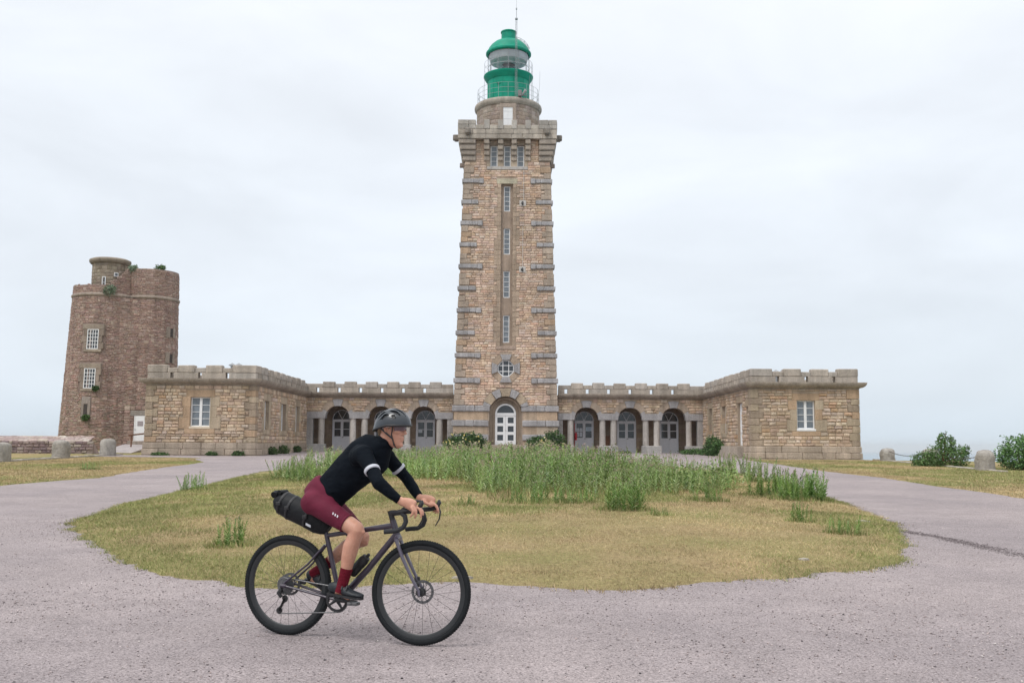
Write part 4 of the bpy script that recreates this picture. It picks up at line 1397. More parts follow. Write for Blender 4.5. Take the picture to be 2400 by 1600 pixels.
# inner order and door
dm = MB()
yD = TYC - TH(3)
for R_, d0, d1, col in ((1.15, 0.0, 0.32, (0.33, 0.26, 0.20)), (0.98, 0.30, 0.62, (0.35, 0.275, 0.215))):
    nseg = 20
    v = []
    pts = [(-R_, 0.9)] + [(R_ * math.cos(math.pi - math.pi * k / nseg), 3.64 + R_ * math.sin(math.pi * k / nseg)) for k in range(nseg + 1)] + [(R_, 0.9)]
    for u, z in pts:
        v += [(XC + u, yD + d0, z), (XC + u, yD + d1, z)]
    dm.add(v, [(2 * k, 2 * k + 1, 2 * k + 3, 2 * k + 2) for k in range(len(pts) - 1)], col)
def ring_face(R0, R1, y, col):
    pts0 = [(-R0, 0.9)] + [(R0 * math.cos(math.pi - math.pi * k / 20), 3.64 + R0 * math.sin(math.pi * k / 20)) for k in range(21)] + [(R0, 0.9)]
    pts1 = [(-R1, 0.9)] + [(R1 * math.cos(math.pi - math.pi * k / 20), 3.64 + R1 * math.sin(math.pi * k / 20)) for k in range(21)] + [(R1, 0.9)]
    v = []
    for p, q in zip(pts0, pts1):
        v += [(XC + p[0], y, p[1]), (XC + q[0], y, q[1])]
    dm.add(v, [(2 * k, 2 * k + 1, 2 * k + 3, 2 * k + 2) for k in range(len(pts0) - 1)], col)
ring_face(0.98, 1.2, yD + 0.31, (0.36, 0.285, 0.22))
ring_face(0.70, 1.05, yD + 0.60, (0.36, 0.285, 0.22))
dm.build('door_reveal', M_STONE, tower)
dy = yD + 0.55
dfr = lambda u, v, w: (XC + u, dy - w, v)
m = MB()
WC = (0.8, 0.8, 0.8)
Bx = lambda a, b, c, d, w0=0.0, w1=0.06: m.box(a, b, w0, w1, c, d, WC, lambda x, y, z: dfr(x, z, y))
Rr = 0.745
n = 20
v = []
for k in range(n + 1):
    a = math.pi * k / n
    for r, w in ((Rr - 0.12, 0.0), (Rr - 0.12, 0.08), (Rr, 0.08), (Rr, 0.0)):
        v.append(dfr(r * math.cos(a), 3.585 + r * math.sin(a), w))
m.add(v, [(k * 4 + i, k * 4 + (i + 1) % 4, k * 4 + 4 + (i + 1) % 4, k * 4 + 4 + i) for k in range(n) for i in range(4)], WC)
Bx(-Rr, Rr, 3.48, 3.67, 0, 0.085)
pans = []
for s0, s1 in ((-Rr, -0.006), (0.006, Rr)):
    Bx(s0, s0 + 0.16, 1.40, 3.47); Bx(s1 - 0.16, s1, 1.40, 3.47)
    zc = [1.40, 1.70, 2.11, 2.32, 2.73, 2.94, 3.35, 3.47]
    for a, b in ((1.40, 1.70), (2.11, 2.32), (2.73, 2.94), (3.35, 3.47)):
        Bx(s0 + 0.16, s1 - 0.16, a, b, 0.0, 0.055)
    pans += [(s0 + 0.16, s1 - 0.16, a, b) for a, b in ((1.70, 2.11), (2.32, 2.73), (2.94, 3.35))]
td = m.build('door', M_WHITE, tower)
for a, b, c, d in pans:
    q = MB(); q.add([dfr(a, c, 0.02), dfr(b, c, 0.022), dfr(b, d, 0.018), dfr(a, d, 0.02)], [(0, 1, 2, 3)]); q.build('pane', M_GLASS, td)
q = MB()
q.add([dfr(0, 3.67, 0.02)] + [dfr((Rr - 0.1) * math.cos(math.pi * k / 14), max(3.67, 3.585 + (Rr - 0.1) * math.sin(math.pi * k / 14)), 0.02) for k in range(15)], [(0, i + 1, i + 2) for i in range(14)])
q.build('pane', M_GLASS, td)
q = MB(); q.box(0.03, 0.06, 0.06, 0.1, 2.36, 2.46, (0.3, 0.3, 0.3), lambda x, y, z: dfr(x, z, y)); q.build('handle', M_RAIL, td)
for k, (ya, zt, wd) in enumerate(((0.0, 1.39, 1.5), (0.36, 1.21, 1.6), (0.72, 1.04, 1.75), (1.08, 0.90, 1.9))):
    m = MB(); m.cbox(XC - wd, XC + wd, yD - 0.12 - ya - 0.35, yD - 0.12 - ya + (0.5 if k == 0 else 0.0), 0.6, zt, 0.02, vary((0.37, 0.30, 0.255), rs, 0.05), None, 0.003)
    m.build('step', M_STONE, tower)
for sg in (-1, 1):      # rounded guard stones beside the steps
    m = MB(); m.lathe([(0.26, 0.7), (0.26, 1.15), (0.22, 1.3), (0.12, 1.38), (0, 1.4)], 16, XC + sg * 1.55, yD - 0.75, GRANL)
    m.build('guard_stone', M_STONE, tower, smooth=True)
# ---- machicolated top
HO = 3.63
TF = lambda v: TYC - TH(v)
tiers = [(22.16, 22.53, 0.15), (22.56, 22.92, 0.27), (22.95, 23.33, 0.38), (23.36, 23.735, 0.48)]
for sx in (-1, 1):
    for za, zb, out in tiers:
        h0 = TH(za)
        for sy in (-1, 1):
            m = MB()
            x_a, x_b = (XC - h0 - out, XC - 2.33) if sx < 0 else (XC + 2.33, XC + h0 + out)
            y_a, y_b = (TYC - h0 - out, TYC - 2.33) if sy < 0 else (TYC + 2.33, TYC + h0 + out)
            m.cbox(x_a, x_b, y_a, y_b, za, zb, 0.055, vary((0.37, 0.315, 0.265), rs, 0.1), None, 0.012)
            m.build('corbel', M_STONE, tower)
for f in (t_front, t_left, t_right):
    for uc in (-1.52, -0.5, 0.5, 1.52):
        for za, zb, out in tiers:
            cb('corbel', f, uc - 0.2, uc + 0.2, za, zb, -0.1, out, vary((0.37, 0.31, 0.255), rs, 0.12), tower, 0.05, 0.012)
P_front = lambda u, v, w: (XC + u, TYC - HO - w, v)
P_left = lambda u, v, w: (XC - HO - w, TYC + u, v)
P_right = lambda u, v, w: (XC + HO + w, TYC - u, v)
P_back = lambda u, v, w: (XC - u, TYC + HO + w, v)
for f in (P_front, P_left, P_right, P_back):
    e = HO if f in (P_front, P_back) else HO - 0.45
    for za, zb in ((23.735, 24.09), (24.09, 24.45)):
        u = -e
        while u < e - 0.05:
            l = rs.uniform(0.7, 1.15)
            if u + l > e - 0.5: l = e - u
            cb('parapet_block', f, u + 0.004, u + l - 0.004, za + 0.003, zb - 0.003, -0.45, rs.uniform(0, 0.03), vary((0.41, 0.36, 0.305), rs, 0.12), tower, 0.025, 0.008)
            u += l
    for sg in (-1, 1):
        a, b = (-e, -2.33) if sg < 0 else (2.33, e)
        for za, zb in ((24.45, 24.78), (24.78, 25.14)):
            mid = (a + b) / 2 + rs.uniform(-0.15, 0.15)
            for q0, q1 in ((a, mid), (mid, b)):
                cb('merlon', f, q0 + 0.004, q1 - 0.004, za, zb, -0.45, 0.03 + rs.uniform(0, 0.025), vary((0.40, 0.365, 0.325), rs, 0.12), tower, 0.03, 0.01)
    for uc in (-1.52, -0.5, 0.5, 1.52):
        cb('merlon', f, uc - 0.2, uc + 0.2, 24.455, 25.14, -0.42, 0.035, vary((0.42, 0.385, 0.345), rs, 0.1), tower, 0.03, 0.01)
    for a, b in ((-2.32, -1.73), (-1.31, -0.71), (-0.29, 0.29), (0.71, 1.31), (1.73, 2.32)):
        cb('parapet_block', f, a, b, 24.455, 24.76, -0.4, rs.uniform(-0.01, 0.02), vary((0.42, 0.375, 0.32), rs, 0.1), tower, 0.025, 0.008)
m = MB(); m.box(XC - HO + 0.4, XC + HO - 0.4, TYC - HO + 0.4, TYC + HO - 0.4, 24.2, 24.4, (0.4, 0.37, 0.33)); m.build('terrace', M_STONE, tower)
m = MB(); m.box(XC - HO + 0.02, XC + HO - 0.02, TYC - HO + 0.02, TYC + HO - 0.02, 23.74, 23.8, (0.3, 0.25, 0.2)); m.build('soffit', M_STONE, tower)
for f, uu, zc in ((P_front, -2.9, 24.22), (P_front, 2.9, 24.22), (P_left, -2.7, 24.05), (P_right, 2.7, 24.05)):
    m = MB()
    cbm(m, f, uu - 0.19, uu + 0.19, zc - 0.2, zc + 0.2, -0.1, 0.42, (0.25, 0.22, 0.19), 0.05, 0.015)
    cbm(m, f, uu - 0.13, uu + 0.13, zc - 0.28, zc - 0.05, 0.0, 0.3, (0.2, 0.175, 0.15), 0.04, 0.015)
    m.build('gargoyle', M_STONE, tower)
for f, uu in ((t_left, -2.6), (t_right, 2.6)):
    m = MB(); cbm(m, f, uu - 0.15, uu + 0.15, 21.82, 22.12, -0.1, 0.38, (0.27, 0.22, 0.19), 0.03, 0.01); m.build('gargoyle', M_STONE, tower)
for _, a, b, c, d, e in TOPW:
    window_rect(t_front, a + 0.01, b - 0.01, c + 0.01, d - 0.02, -0.24, tower, 1, 4, 0.075, 0, M_GLASSP)
cb('window_sill', t_front, -1.5, 1.5, 21.52, 21.75, -0.2, 0.06, GRANL, tower, 0.02)
for a, b in ((-1.52, -1.26), (-0.71, -0.27), (0.27, 0.71), (1.26, 1.52)):
    cb('jamb_stone', t_front, a + 0.004, b - 0.004, 21.75, 23.4, -0.25, 0.025, vary((0.41, 0.33, 0.25), rs), tower, 0.01)
cb('window_lintel', t_front, -1.52, 1.52, 23.4, 23.73, -0.2, 0.03, (0.36, 0.29, 0.23), tower, 0.01)
# cable and fixture boxes on the front
m = MB()
m.tube([t_front(1.22, z, 0.07) for z in (21.5, 20, 19.2)], 0.015, 6, (0.6, 0.58, 0.55)); m.tube([t_front(1.17, z, 0.07) for z in (17.2, 15.5, 14.2)], 0.013, 6, (0.6, 0.58, 0.55))
m.build('cable', M_PAINT, tower)
for uu, zc in ((1.15, 18.98), (1.15, 14.05)):
    m = MB(); cbm(m, t_front, uu - 0.24, uu + 0.24, zc - 0.22, zc + 0.22, 0.02, 0.09, (0.48, 0.45, 0.42), 0.02, 0); bx_ = m.build('fixture_plate', M_PAINT, tower)
    m = MB(); cbm(m, t_front, uu - 0.05, uu + 0.05, zc - 0.15, zc + 0.12, 0.09, 0.2, (0.06, 0.06, 0.06), 0.02, 0.01); cbm(m, t_front, uu - 0.11, uu + 0.01, zc - 0.05, zc + 0.05, 0.09, 0.25, (0.08, 0.08, 0.08), 0.02, 0.01); m.build('spotlight', M_PAINT, bx_)
# ---- round drum, cornice and lantern
LX, LY = -0.41, TYC
DRUM = lambda u, v, w: (LX + (2.40 + w) * math.sin(u / 2.4), LY - (2.40 + w) * math.cos(u / 2.4), v)
m = MB(); m.lathe([(2.40, 24.35), (2.40, 26.9)], 48, LX, LY, (0.34, 0.27, 0.21)); drum = m.build('drum', M_MORTAR, tower, smooth=True)
st = coursed(DRUM, K(-5.4), K(5.4), 24.4, 26.86, 0.31, (0.32, 0.55), [('r', -0.42, 0.42, 24.3, 26.55)], [((0.37, 0.30, 0.25), 4), ((0.33, 0.26, 0.21), 3), ((0.42, 0.35, 0.29), 2)], (0.012, 0.03), 90, 0.1)
emit(st, drum, 300)
m = MB()
m.lathe([(2.40, 26.82), (2.46, 26.82), (2.50, 26.88), (2.58, 26.98), (2.60, 27.12), (2.57, 27.26), (2.48, 27.33), (2.40, 27.36), (0, 27.36)], 56, LX, LY, (0.37, 0.325, 0.275))
m.build('drum_cornice', M_STONE, tower, smooth=True, angle=60)
m = MB()
for a, b in ((-0.355, -0.004), (0.004, 0.355)):
    m.box(a, b, 0.015, 0.06, 24.4, 26.5, (0.75, 0.75, 0.76), lambda x, y, z: (LX + x, LY - 2.40 - y, z))
for z in (24.9, 25.6, 26.2):
    m.box(-0.34, 0.34, 0.06, 0.075, z, z + 0.06, (0.7, 0.7, 0.7), lambda x, y, z: (LX + x, LY - 2.40 - y, z))
m.build('door', M_WHITE, tower)
for a, b, c, d in ((-0.62, -0.36, 24.4, 26.5), (0.36, 0.62, 24.4, 26.5), (-0.62, 0.62, 26.5, 26.8)):
    m = MB(); m.cbox(a, b, -0.05, 0.10, c, d, 0.01, (0.36, 0.29, 0.24), lambda x, y, z: (LX + x, LY - 2.40 - y, z)); m.build('door_surround', M_STONE, tower)
m = MB()
m.lathe([(1.66, 27.36), (1.66, 27.5), (1.62, 27.52), (1.62, 29.25), (1.66, 29.28), (1.74, 29.38), (1.88, 29.60), (1.92, 29.66), (1.92, 29.74), (1.60, 29.76), (0, 29.76)], 48, LX, LY, (0, 0.3, 0.2))
for k in range(12):
    a = 2 * math.pi * (k + 0.5) / 12
    m.tube([(LX + 1.63 * math.sin(a), LY - 1.63 * math.cos(a), 27.5), (LX + 1.63 * math.sin(a), LY - 1.63 * math.cos(a), 29.25)], 0.018, 5, (0, 0.3, 0.2))
m.box(-0.45, 0.12, -1.66, -1.6, 28.72, 28.95, (0, 0.2, 0.1), lambda x, y, z: (LX - 0.55 + x * 0.8, LY + y * 0.93, z))
lant = m.build('lantern', M_GREEN, tower, smooth=True)
m = MB()
m.lathe([(1.58, 31.42), (1.70, 31.44), (1.76, 31.5), (1.76, 31.62), (1.70, 31.68), (1.66, 31.70), (1.56, 31.95), (1.38, 32.2), (1.12, 32.43), (0.82, 32.60), (0.60, 32.68), (0.57, 32.70), (0.57, 33.25), (0.62, 33.28), (0.62, 33.36), (0.55, 33.40), (0, 33.44)], 48, LX, LY, (0, 0.3, 0.2))
dome_ = m.build('dome', M_GREEN, lant, smooth=True)
m = MB()   # ladder hoop on the dome
P = [(LX + 0.62, LY - 0.30, 32.74), (LX + 0.95, LY - 0.42, 32.56), (LX + 1.22, LY - 0.55, 32.33), (LX + 1.44, LY - 0.65, 32.02), (LX + 1.60, LY - 0.72, 31.70)]
m.tube(P, 0.022, 6); m.tube([(a, b - 0.3, c) for a, b, c in P], 0.022, 6)
for p in P: m.tube([p, (p[0], p[1] - 0.3, p[2])], 0.015, 5)
m.build('ladder', M_RAIL, lant)
n_p = 12
for k in range(n_p):
    a0, a1 = 2 * math.pi * k / n_p, 2 * math.pi * (k + 1) / n_p
    m = MB(); m.lathe([(1.58, 29.76), (1.58, 31.44)], 3, LX, LY, (1, 1, 1), a0, a1)
    m.build('pane', M_LGLASS, lant)
    m = MB(); m.tube([(LX + 1.585 * math.sin(a0), LY - 1.585 * math.cos(a0), 29.74), (LX + 1.585 * math.sin(a0), LY - 1.585 * math.cos(a0), 31.46)], 0.02, 6, (0.55, 0.6, 0.58))
    m.build('glazing_bar', M_RAIL, lant)
m = MB()
m.lathe([(1.58, 30.38), (1.60, 30.38), (1.60, 30.43), (1.58, 30.43)], 36, LX, LY); m.build('glazing_ring', M_RAIL, lant)
m = MB()   # grey inner hood and optic
m.lathe([(1.52, 31.42), (1.50, 31.15), (1.42, 30.88), (1.2, 30.78), (0.5, 30.74)], 32, LX, LY, (0.42, 0.44, 0.455)); m.build('inner_hood', M_PAINT, lant, smooth=True)
m = MB()
pr = []
for i in range(9):
    z = 29.8 + i * 0.075
    pr += [(0.46, z), (0.54, z + 0.037)]
m.lathe([(0, 29.78)] + pr + [(0, 30.5)], 24, LX, LY, (0.7, 0.75, 0.76)); m.build('optic', M_GLASSP, lant)
# gallery railing
m = MB()
RR = 2.36
for k in range(20):
    a = 2 * math.pi * k / 20
    m.tube([(LX + RR * math.sin(a), LY - RR * math.cos(a), 27.34), (LX + RR * math.sin(a), LY - RR * math.cos(a), 28.5)], 0.013, 5)
for z in (28.5, 28.12, 27.75):
    pts = [(LX + RR * math.sin(2 * math.pi * k / 48), LY - RR * math.cos(2 * math.pi * k / 48), z) for k in range(49)]
    m.tube(pts, 0.011, 5, cap=False)
m.build('railing', M_RAIL, lant)
m = MB()   # handrail standing round the lamp gallery
for a in (-95, -82, 62, 74, 88):
    q = RAD(a)
    m.tube([(LX + 1.86 * math.sin(q), LY - 1.86 * math.cos(q), 27.4), (LX + 1.86 * math.sin(q), LY - 1.86 * math.cos(q), 30.75)], 0.012, 5)
for z in (30.3, 30.75):
    m.tube([(LX + 1.86 * math.sin(RAD(a)), LY - 1.86 * math.cos(RAD(a)), z) for a in range(0, 361, 10)], 0.009, 5, cap=False)
m.build('railing', M_RAIL, lant)
# lattice mast with whip antenna
m = MB()
MX, MY = 0.18, LY - 1.80
for dx, dy_ in ((-0.075, -0.045), (0.075, -0.045), (0, 0.09)):
    m.tube([(MX + dx, MY + dy_, 27.36), (MX + dx * 0.85, MY + dy_ * 0.85, 33.7)], 0.010, 5)
z = 27.5
k = 0
while z < 33.6:
    c = [(-0.075, -0.045), (0.075, -0.045), (0, 0.09)]
    for i in range(3):
        a = c[i]; b = c[(i + 1) % 3]
        m.tube([(MX + a[0] * 0.95, MY + a[1] * 0.95, z), (MX + b[0] * 0.95, MY + b[1] * 0.95, z + 0.2)], 0.006, 4)
    z += 0.2
m.tube([(MX, MY, 33.6), (MX, MY, 34.5)], 0.02, 6); m.tube([(MX, MY, 34.5), (MX, MY, 35.4)], 0.010, 5)
m.box(MX - 0.1, MX + 0.1, MY - 0.1, MY + 0.1, 33.62, 33.7); m.box(MX - 0.05, MX + 0.05, MY - 0.05, MY + 0.05, 34.4, 34.52)
m.build('antenna_mast', M_RAIL, tower)
m = MB(); m.tube([(1.98, LY - 0.6, 28.4), (2.02, LY - 0.6, 30.0)], 0.008, 4); m.build('antenna', M_RAIL, tower)
m = MB()   # loudspeaker-like signal horns on the cornice
m.cbox(0.33, 0.62, LY - 2.5, LY - 2.1, 27.36, 27.85, 0.04, (0.2, 0.19, 0.185)); m.tube([(0.66, LY - 2.4, 27.5), (0.92, LY - 2.55, 27.8)], [0.05, 0.13], 10, (0.4, 0.4, 0.4)); m.tube([(0.5, LY - 2.3, 27.5), (0.98, LY - 2.3, 27.45)], 0.05, 8, (0.25, 0.25, 0.25))
m.build('fog_signal', M_PAINT, tower, smooth=True)

# ------------------------------------------------------------------ old round tower
old = empty('old_round_tower', (-29.5, 74.5, 0.7), 0, 'ruined round tower of dark reddish rubble with a turret on top', 'tower')
ors = random.Random(200)
C1 = (-30.4, 74.0); C2 = (-27.36, 74.95)
def R1(z): return 2.28 + 0.046 * (12.1 - z)
def R2(z): return 1.97 + 0.018 * (12.1 - z)
def cyl(C, Rf):
    return lambda u, v, w: (C[0] + (Rf(v) + w) * math.sin(u), C[1] - (Rf(v) + w) * math.cos(u), v)
f1, f2 = cyl(C1, R1), cyl(C2, R2)
def drum_core(C, Rf, z0, z1, col):
    m = MB(); m.lathe([(Rf(z0), z0), (Rf((z0 + z1) / 2), (z0 + z1) / 2), (Rf(z1), z1), (Rf(z1) - 0.35, z1), (Rf(z1) - 0.35, z1 - 0.6), (0, z1 - 0.6)], 40, C[0], C[1], col)
    return m.build('drum', M_MORTAR, old, smooth=True)
d1 = drum_core(C1, R1, 0.2, 12.0, (0.27, 0.20, 0.17))
d2 = drum_core(C2, R2, 0.2, 14.2, (0.27, 0.20, 0.17))
def rubble(fr, ua, ub, v0, v1, ch, lens_m, Rf, seed, holes=(), top=None, pal=PAL_O):
    rs_ = random.Random(seed)
    out = []
    v = v0
    while v < v1 - 0.02:
        h = ch * rs_.uniform(0.7, 1.4)
        if v + h > v1: h = v1 - v
        if h < 0.03: break
        bl = [b for b in (hole_iv(q, v, v + h) for q in holes) if b]
        for c, d in cut([(ua, ub)], bl):
            u = c + rs_.uniform(0, 0.05)
            while u < d - 0.015:
                l = rs_.uniform(*lens_m) / Rf(v)
                if u + l > d: l = d - u
                if top is None or v + h < top(u + l / 2) + rs_.uniform(-0.05, 0.1):
                    low_ = max(0.0, 1 - (v - 1.0) / 5.0)
                    c_ = pick(pal, rs_)
                    if rs_.random() < 0.35 * low_: c_ = pick([((0.30, 0.245, 0.19), 1), ((0.26, 0.20, 0.15), 1)], rs_)
                    j1 = rs_.uniform(-0.025, 0.025)
                    out.append((0, mk_stone(fr, (u, u), (u + l, u + l), v + j1 * 0.5, v + h + j1, rs_.uniform(0.012, 0.05), rs_, 0.003, 0.03), c_))
                u += l
        v += h
    return out
OW = [(-30.62, -29.80, 8.05, 9.5), (-30.66, -29.84, 5.22, 6.66), (-30.52, -30.24, 3.3, 4.1)]
def to_u(x, z): return math.asin(max(-1, min(1, (x - C1[0]) / R1(z))))
oh = [('r', to_u(a - 0.42, c), to_u(b + 0.40, c), c - 0.22, d + 0.40) for a, b, c, d in OW[:2]] + [('r', to_u(OW[2][0] - 0.2, 3.5), to_u(OW[2][1] + 0.2, 3.5), 3.1, 4.6)]
emit(rubble(f1, -1.75, 1.75, 0.5, 11.93, 0.115, (0.12, 0.38), R1, 201, oh), d1, 0, rest='rubble_stonework')
emit(rubble(f2, -0.9, 2.0, 0.5, 11.93, 0.115, (0.12, 0.38), R2, 202), d2, 0, rest='rubble_stonework')
emit(rubble(f2, -1.6, 2.1, 12.25, 14.2, 0.11, (0.12, 0.38), R2, 203, (), lambda u: 14.17 - 0.06 * abs(u - 0.5)), d2, 0, rest='rubble_stonework')
# infill wall where the two drums meet
dv = V_2 = Vector((C2[0] - C1[0], C2[1] - C1[1]))
for zA, zB in ((0.5, 11.93),):
    def f3(u, v, w):
        r1_, r2_ = R1(v) - 0.20, R2(v) - 0.20
        D_ = dv.length
        be = math.acos(max(-1, min(1, (r1_ - r2_) / D_)))
        an = math.atan2(dv.y, dv.x) - be
        nx_, ny_ = math.cos(an), math.sin(an)
        ax, ay = C1[0] + nx_ * (r1_ + w), C1[1] + ny_ * (r1_ + w)
        bx, by = C2[0] + nx_ * (r2_ + w), C2[1] + ny_ * (r2_ + w)
        return (ax + (bx - ax) * u / D_, ay + (by - ay) * u / D_, v)
    m = MB()
    for k in range(8):
        za, zb = zA + (zB - zA) * k / 8, zA + (zB - zA) * (k + 1) / 8
        m.add([f3(0, za, -0.02), f3(dv.length, za, -0.02), f3(dv.length, zb, -0.02), f3(0, zb, -0.02)], [(0, 1, 2, 3)], (0.27, 0.20, 0.17))
    iw = m.build('infill_wall', M_MORTAR, old)
    emit(rubble(f3, 0.9, 2.9, zA, zB, 0.115, (0.12, 0.38), lambda v: 1.0, 207), iw, 0, rest='rubble_stonework')
# parapet of the larger drum rises in a broken flight of steps to the right
def ptop(u):
    if u < 0.42: return 12.85
    return min(14.25, 12.85 + math.floor((u - 0.42) / 0.085) * 0.17)
m = MB()
for k in range(40):
    u0 = -2.0 + k * 0.09
    t_ = min(ptop(u0), ptop(u0 + 0.09)) - 0.06
    v = [f1(u0, 12.0, 0), f1(u0 + 0.09, 12.0, 0), f1(u0 + 0.09, t_, 0), f1(u0, t_, 0), f1(u0, 12.0, -0.4), f1(u0 + 0.09, 12.0, -0.4), f1(u0 + 0.09, t_, -0.4), f1(u0, t_, -0.4)]
    m.add(v, [(0, 1, 2, 3), (3, 2, 6, 7), (5, 4, 7, 6), (0, 3, 7, 4), (1, 5, 6, 2)], (0.22, 0.16, 0.135))
pw = m.build('parapet', M_MORTAR, old)
emit(rubble(f1, -1.95, 1.6, 12.2, 14.3, 0.11, (0.12, 0.36), R1, 204, (), ptop), pw, 0, rest='rubble_stonework')
# rounded string courses
for C, Rf, a0, a1 in ((C1, R1, -1.8, 1.75), (C2, R2, -1.0, 2.1)):
    m = MB()
    pr = [(Rf(12.1) - 0.05 + 0.17 * math.cos(RAD(q)), 12.08 + 0.15 * math.sin(RAD(q))) for q in range(-90, 91, 20)]
    m.lathe([(Rf(12.1) - 0.05, 11.93)] + pr + [(Rf(12.1) - 0.05, 12.23)], 40, C[0], C[1], (0.33, 0.27, 0.225), a0, a1)
    m.build('string_course', M_STONE, old, smooth=True)
# stair turret with flat cap
CT = (-30.4, 74.5)
ft = cyl(CT, lambda z: 1.24)
m = MB(); m.lathe([(1.24, 12.0), (1.24, 14.75), (0, 14.75)], 32, CT[0], CT[1], (0.27, 0.22, 0.17)); tur = m.build('turret', M_MORTAR, old, smooth=True)
st = coursed(ft, K(-2.0), K(2.0), 12.6, 14.72, 0.27, (0.2, 0.34), [('r', -0.12, 0.20, 12.5, 13.66), ('r', 0.58, 0.9, 13.62, 14.0)], [((0.30, 0.25, 0.19), 3), ((0.27, 0.215, 0.165), 3), ((0.34, 0.285, 0.22), 2)], (0.015, 0.03), 205, 0.08, 0.1)
emit([(a, v, c) for a, v, c in st], tur, 300)
m = MB(); m.lathe([(1.24, 14.68), (1.36, 14.70), (1.46, 14.80), (1.50, 14.92), (1.48, 15.02), (1.30, 15.10), (0, 15.14)], 40, CT[0], CT[1], (0.28, 0.235, 0.185)); m.build('turret_cap', M_STONE, tur, smooth=True, angle=60)
window_rect(lambda u, v, w: (CT[0] + 0.06 + u, CT[1] - 1.24 - w, v), -0.11, 0.16, 12.75, 13.62, -0.02, old, 1, 2, 0.05, 0, M_GLASS, name='window')
a_ = 0.74
fw2 = lambda u, v, w: (CT[0] + (1.24 + w) * math.sin(a_) + u * math.cos(a_), CT[1] - (1.24 + w) * math.cos(a_) + u * math.sin(a_), v)
window_rect(fw2, -0.16, 0.16, 13.66, 13.97, 0.0, old, 1, 1, 0.06, 0, M_GLASSP)
# windows and dressed stone of the drum
for i, (a, b, c, d) in enumerate(OW):
    yw = C1[1] - R1((c + d) / 2)
    fo = lambda u, v, w, yw=yw: (u, C1[1] - R1(v) - w, v)
    if i < 2:
        cb('dressed_stone', fo, a - 0.36, b + 0.36, d, d + 0.36, -0.3, 0.045, vary((0.33, 0.27, 0.215), ors), old, 0.02, 0.01)
        cb('dressed_stone', fo, a - 0.2, b + 0.25, c - 0.2, c, -0.3, 0.07, vary((0.34, 0.28, 0.22), ors), old, 0.02, 0.01)
        for k in range(3):
            z0 = c + (d - c) * k / 3; z1 = c + (d - c) * (k + 1) / 3
            for q0, q1 in ((a - (0.40 if k % 2 else 0.26), a), (b, b + (0.26 if k % 2 else 0.38))):
                cb('dressed_stone', fo, q0, q1, z0 + 0.004, z1 - 0.004, -0.35, 0.03, vary((0.27, 0.215, 0.175), ors, 0.15), old, 0.02, 0.01)
        window_rect(fo, a + 0.005, b - 0.005, c + 0.005, d - 0.005, -0.02, old, 4, 5, 0.05, 0, M_GLASS, bar=0.036)
    else:
        cb('dressed_stone', fo, a - 0.18, b + 0.18, d, d + 0.5, -0.3, 0.05, vary((0.31, 0.265, 0.235), ors), old, 0.02, 0.01)
        for q0, q1 in ((a - 0.18, a), (b, b + 0.2)):
            cb('dressed_stone', fo, q0, q1, c - 0.15, d, -0.3, 0.05, vary((0.30, 0.255, 0.22), ors), old, 0.02, 0.01)
        m = MB(); m.box(a, b, 0.0, 0.02, c - 0.15, d, (0.05, 0.045, 0.04), lambda x, y, z: fo(x, z, y)); m.build('slit', M_INT, old)
for zc in (9.56, 7.65):      # loopholes in the smaller drum
    fl = lambda u, v, w: (C2[0] + (R2(v) + w) * math.sin(1.18 + u), C2[1] - (R2(v) + w) * math.cos(1.18 + u), v)
    m = MB(); m.box(-0.07, 0.07, 0.03, 0.08, zc - 0.32, zc + 0.3, (0.04, 0.035, 0.03), lambda x, y, z: fl(x, z, y)); m.build('loophole', M_INT, old)
    for q0, q1 in ((-0.24, -0.07), (0.07, 0.2)):
        cb('dressed_stone', fl, q0, q1, zc - 0.4, zc + 0.42, -0.1, 0.09, (0.29, 0.24, 0.20), old, 0.01, 0.005)
# entrance block and white door between drum and pavilion
m = MB(); m.box(-27.98, -25.68, 72.3, 74.5, 0.3, 4.0, (0.24, 0.18, 0.15)); ent = m.build('entrance_wall', M_MORTAR, old)
emit([(a, v, c) for a, v, c in coursed(front(72.3), K(-27.98), K(-25.68), 0.5, 4.0, 0.2, (0.2, 0.5), [('r', -27.24, -26.37, 0.5, 3.62)], PAL_O, (0.02, 0.06), 210, 0.3)], ent, 0)
cb('dressed_stone', front(72.3), -27.53, -26.08, 3.30, 3.68, -0.1, 0.06, (0.30, 0.265, 0.235), old, 0.02)
m = MB()
m.box(-27.20, -26.38, 0.0, 0.05, 1.5, 3.3, (0.78, 0.78, 0.78), lambda x, y, z: (x, 72.28 - y, z))
m.box(-27.20, -27.14, 0.05, 0.08, 1.5, 3.3, (0.78, 0.78, 0.78), lambda x, y, z: (x, 72.28 - y, z))
od = m.build('door', M_WHITE, old)
m = MB(); m.box(-26.96, -26.56, 0.052, 0.065, 2.58, 2.92, (0.30, 0.26, 0.27), lambda x, y, z: (x, 72.28 - y, z))
for k in range(3): m.box(-26.91, -26.61, 0.066, 0.07, 2.64 + 0.08 * k, 2.67 + 0.08 * k, (0.42, 0.38, 0.38), lambda x, y, z: (x, 72.28 - y, z))
m.build('sign_plate', M_PAINT, od)
m = MB(); m.box(-27.16, -27.08, 0.055, 0.09, 2.3, 2.33, (0.2, 0.2, 0.2), lambda x, y, z: (x, 72.28 - y, z)); m.build('handle', M_RAIL, od)
m = MB(); m.cbox(-27.48, -26.18, 71.7, 72.3, 0.4, 1.5, 0.03, (0.30, 0.25, 0.21), None, 0.02); m.build('step', M_ROCK, old)
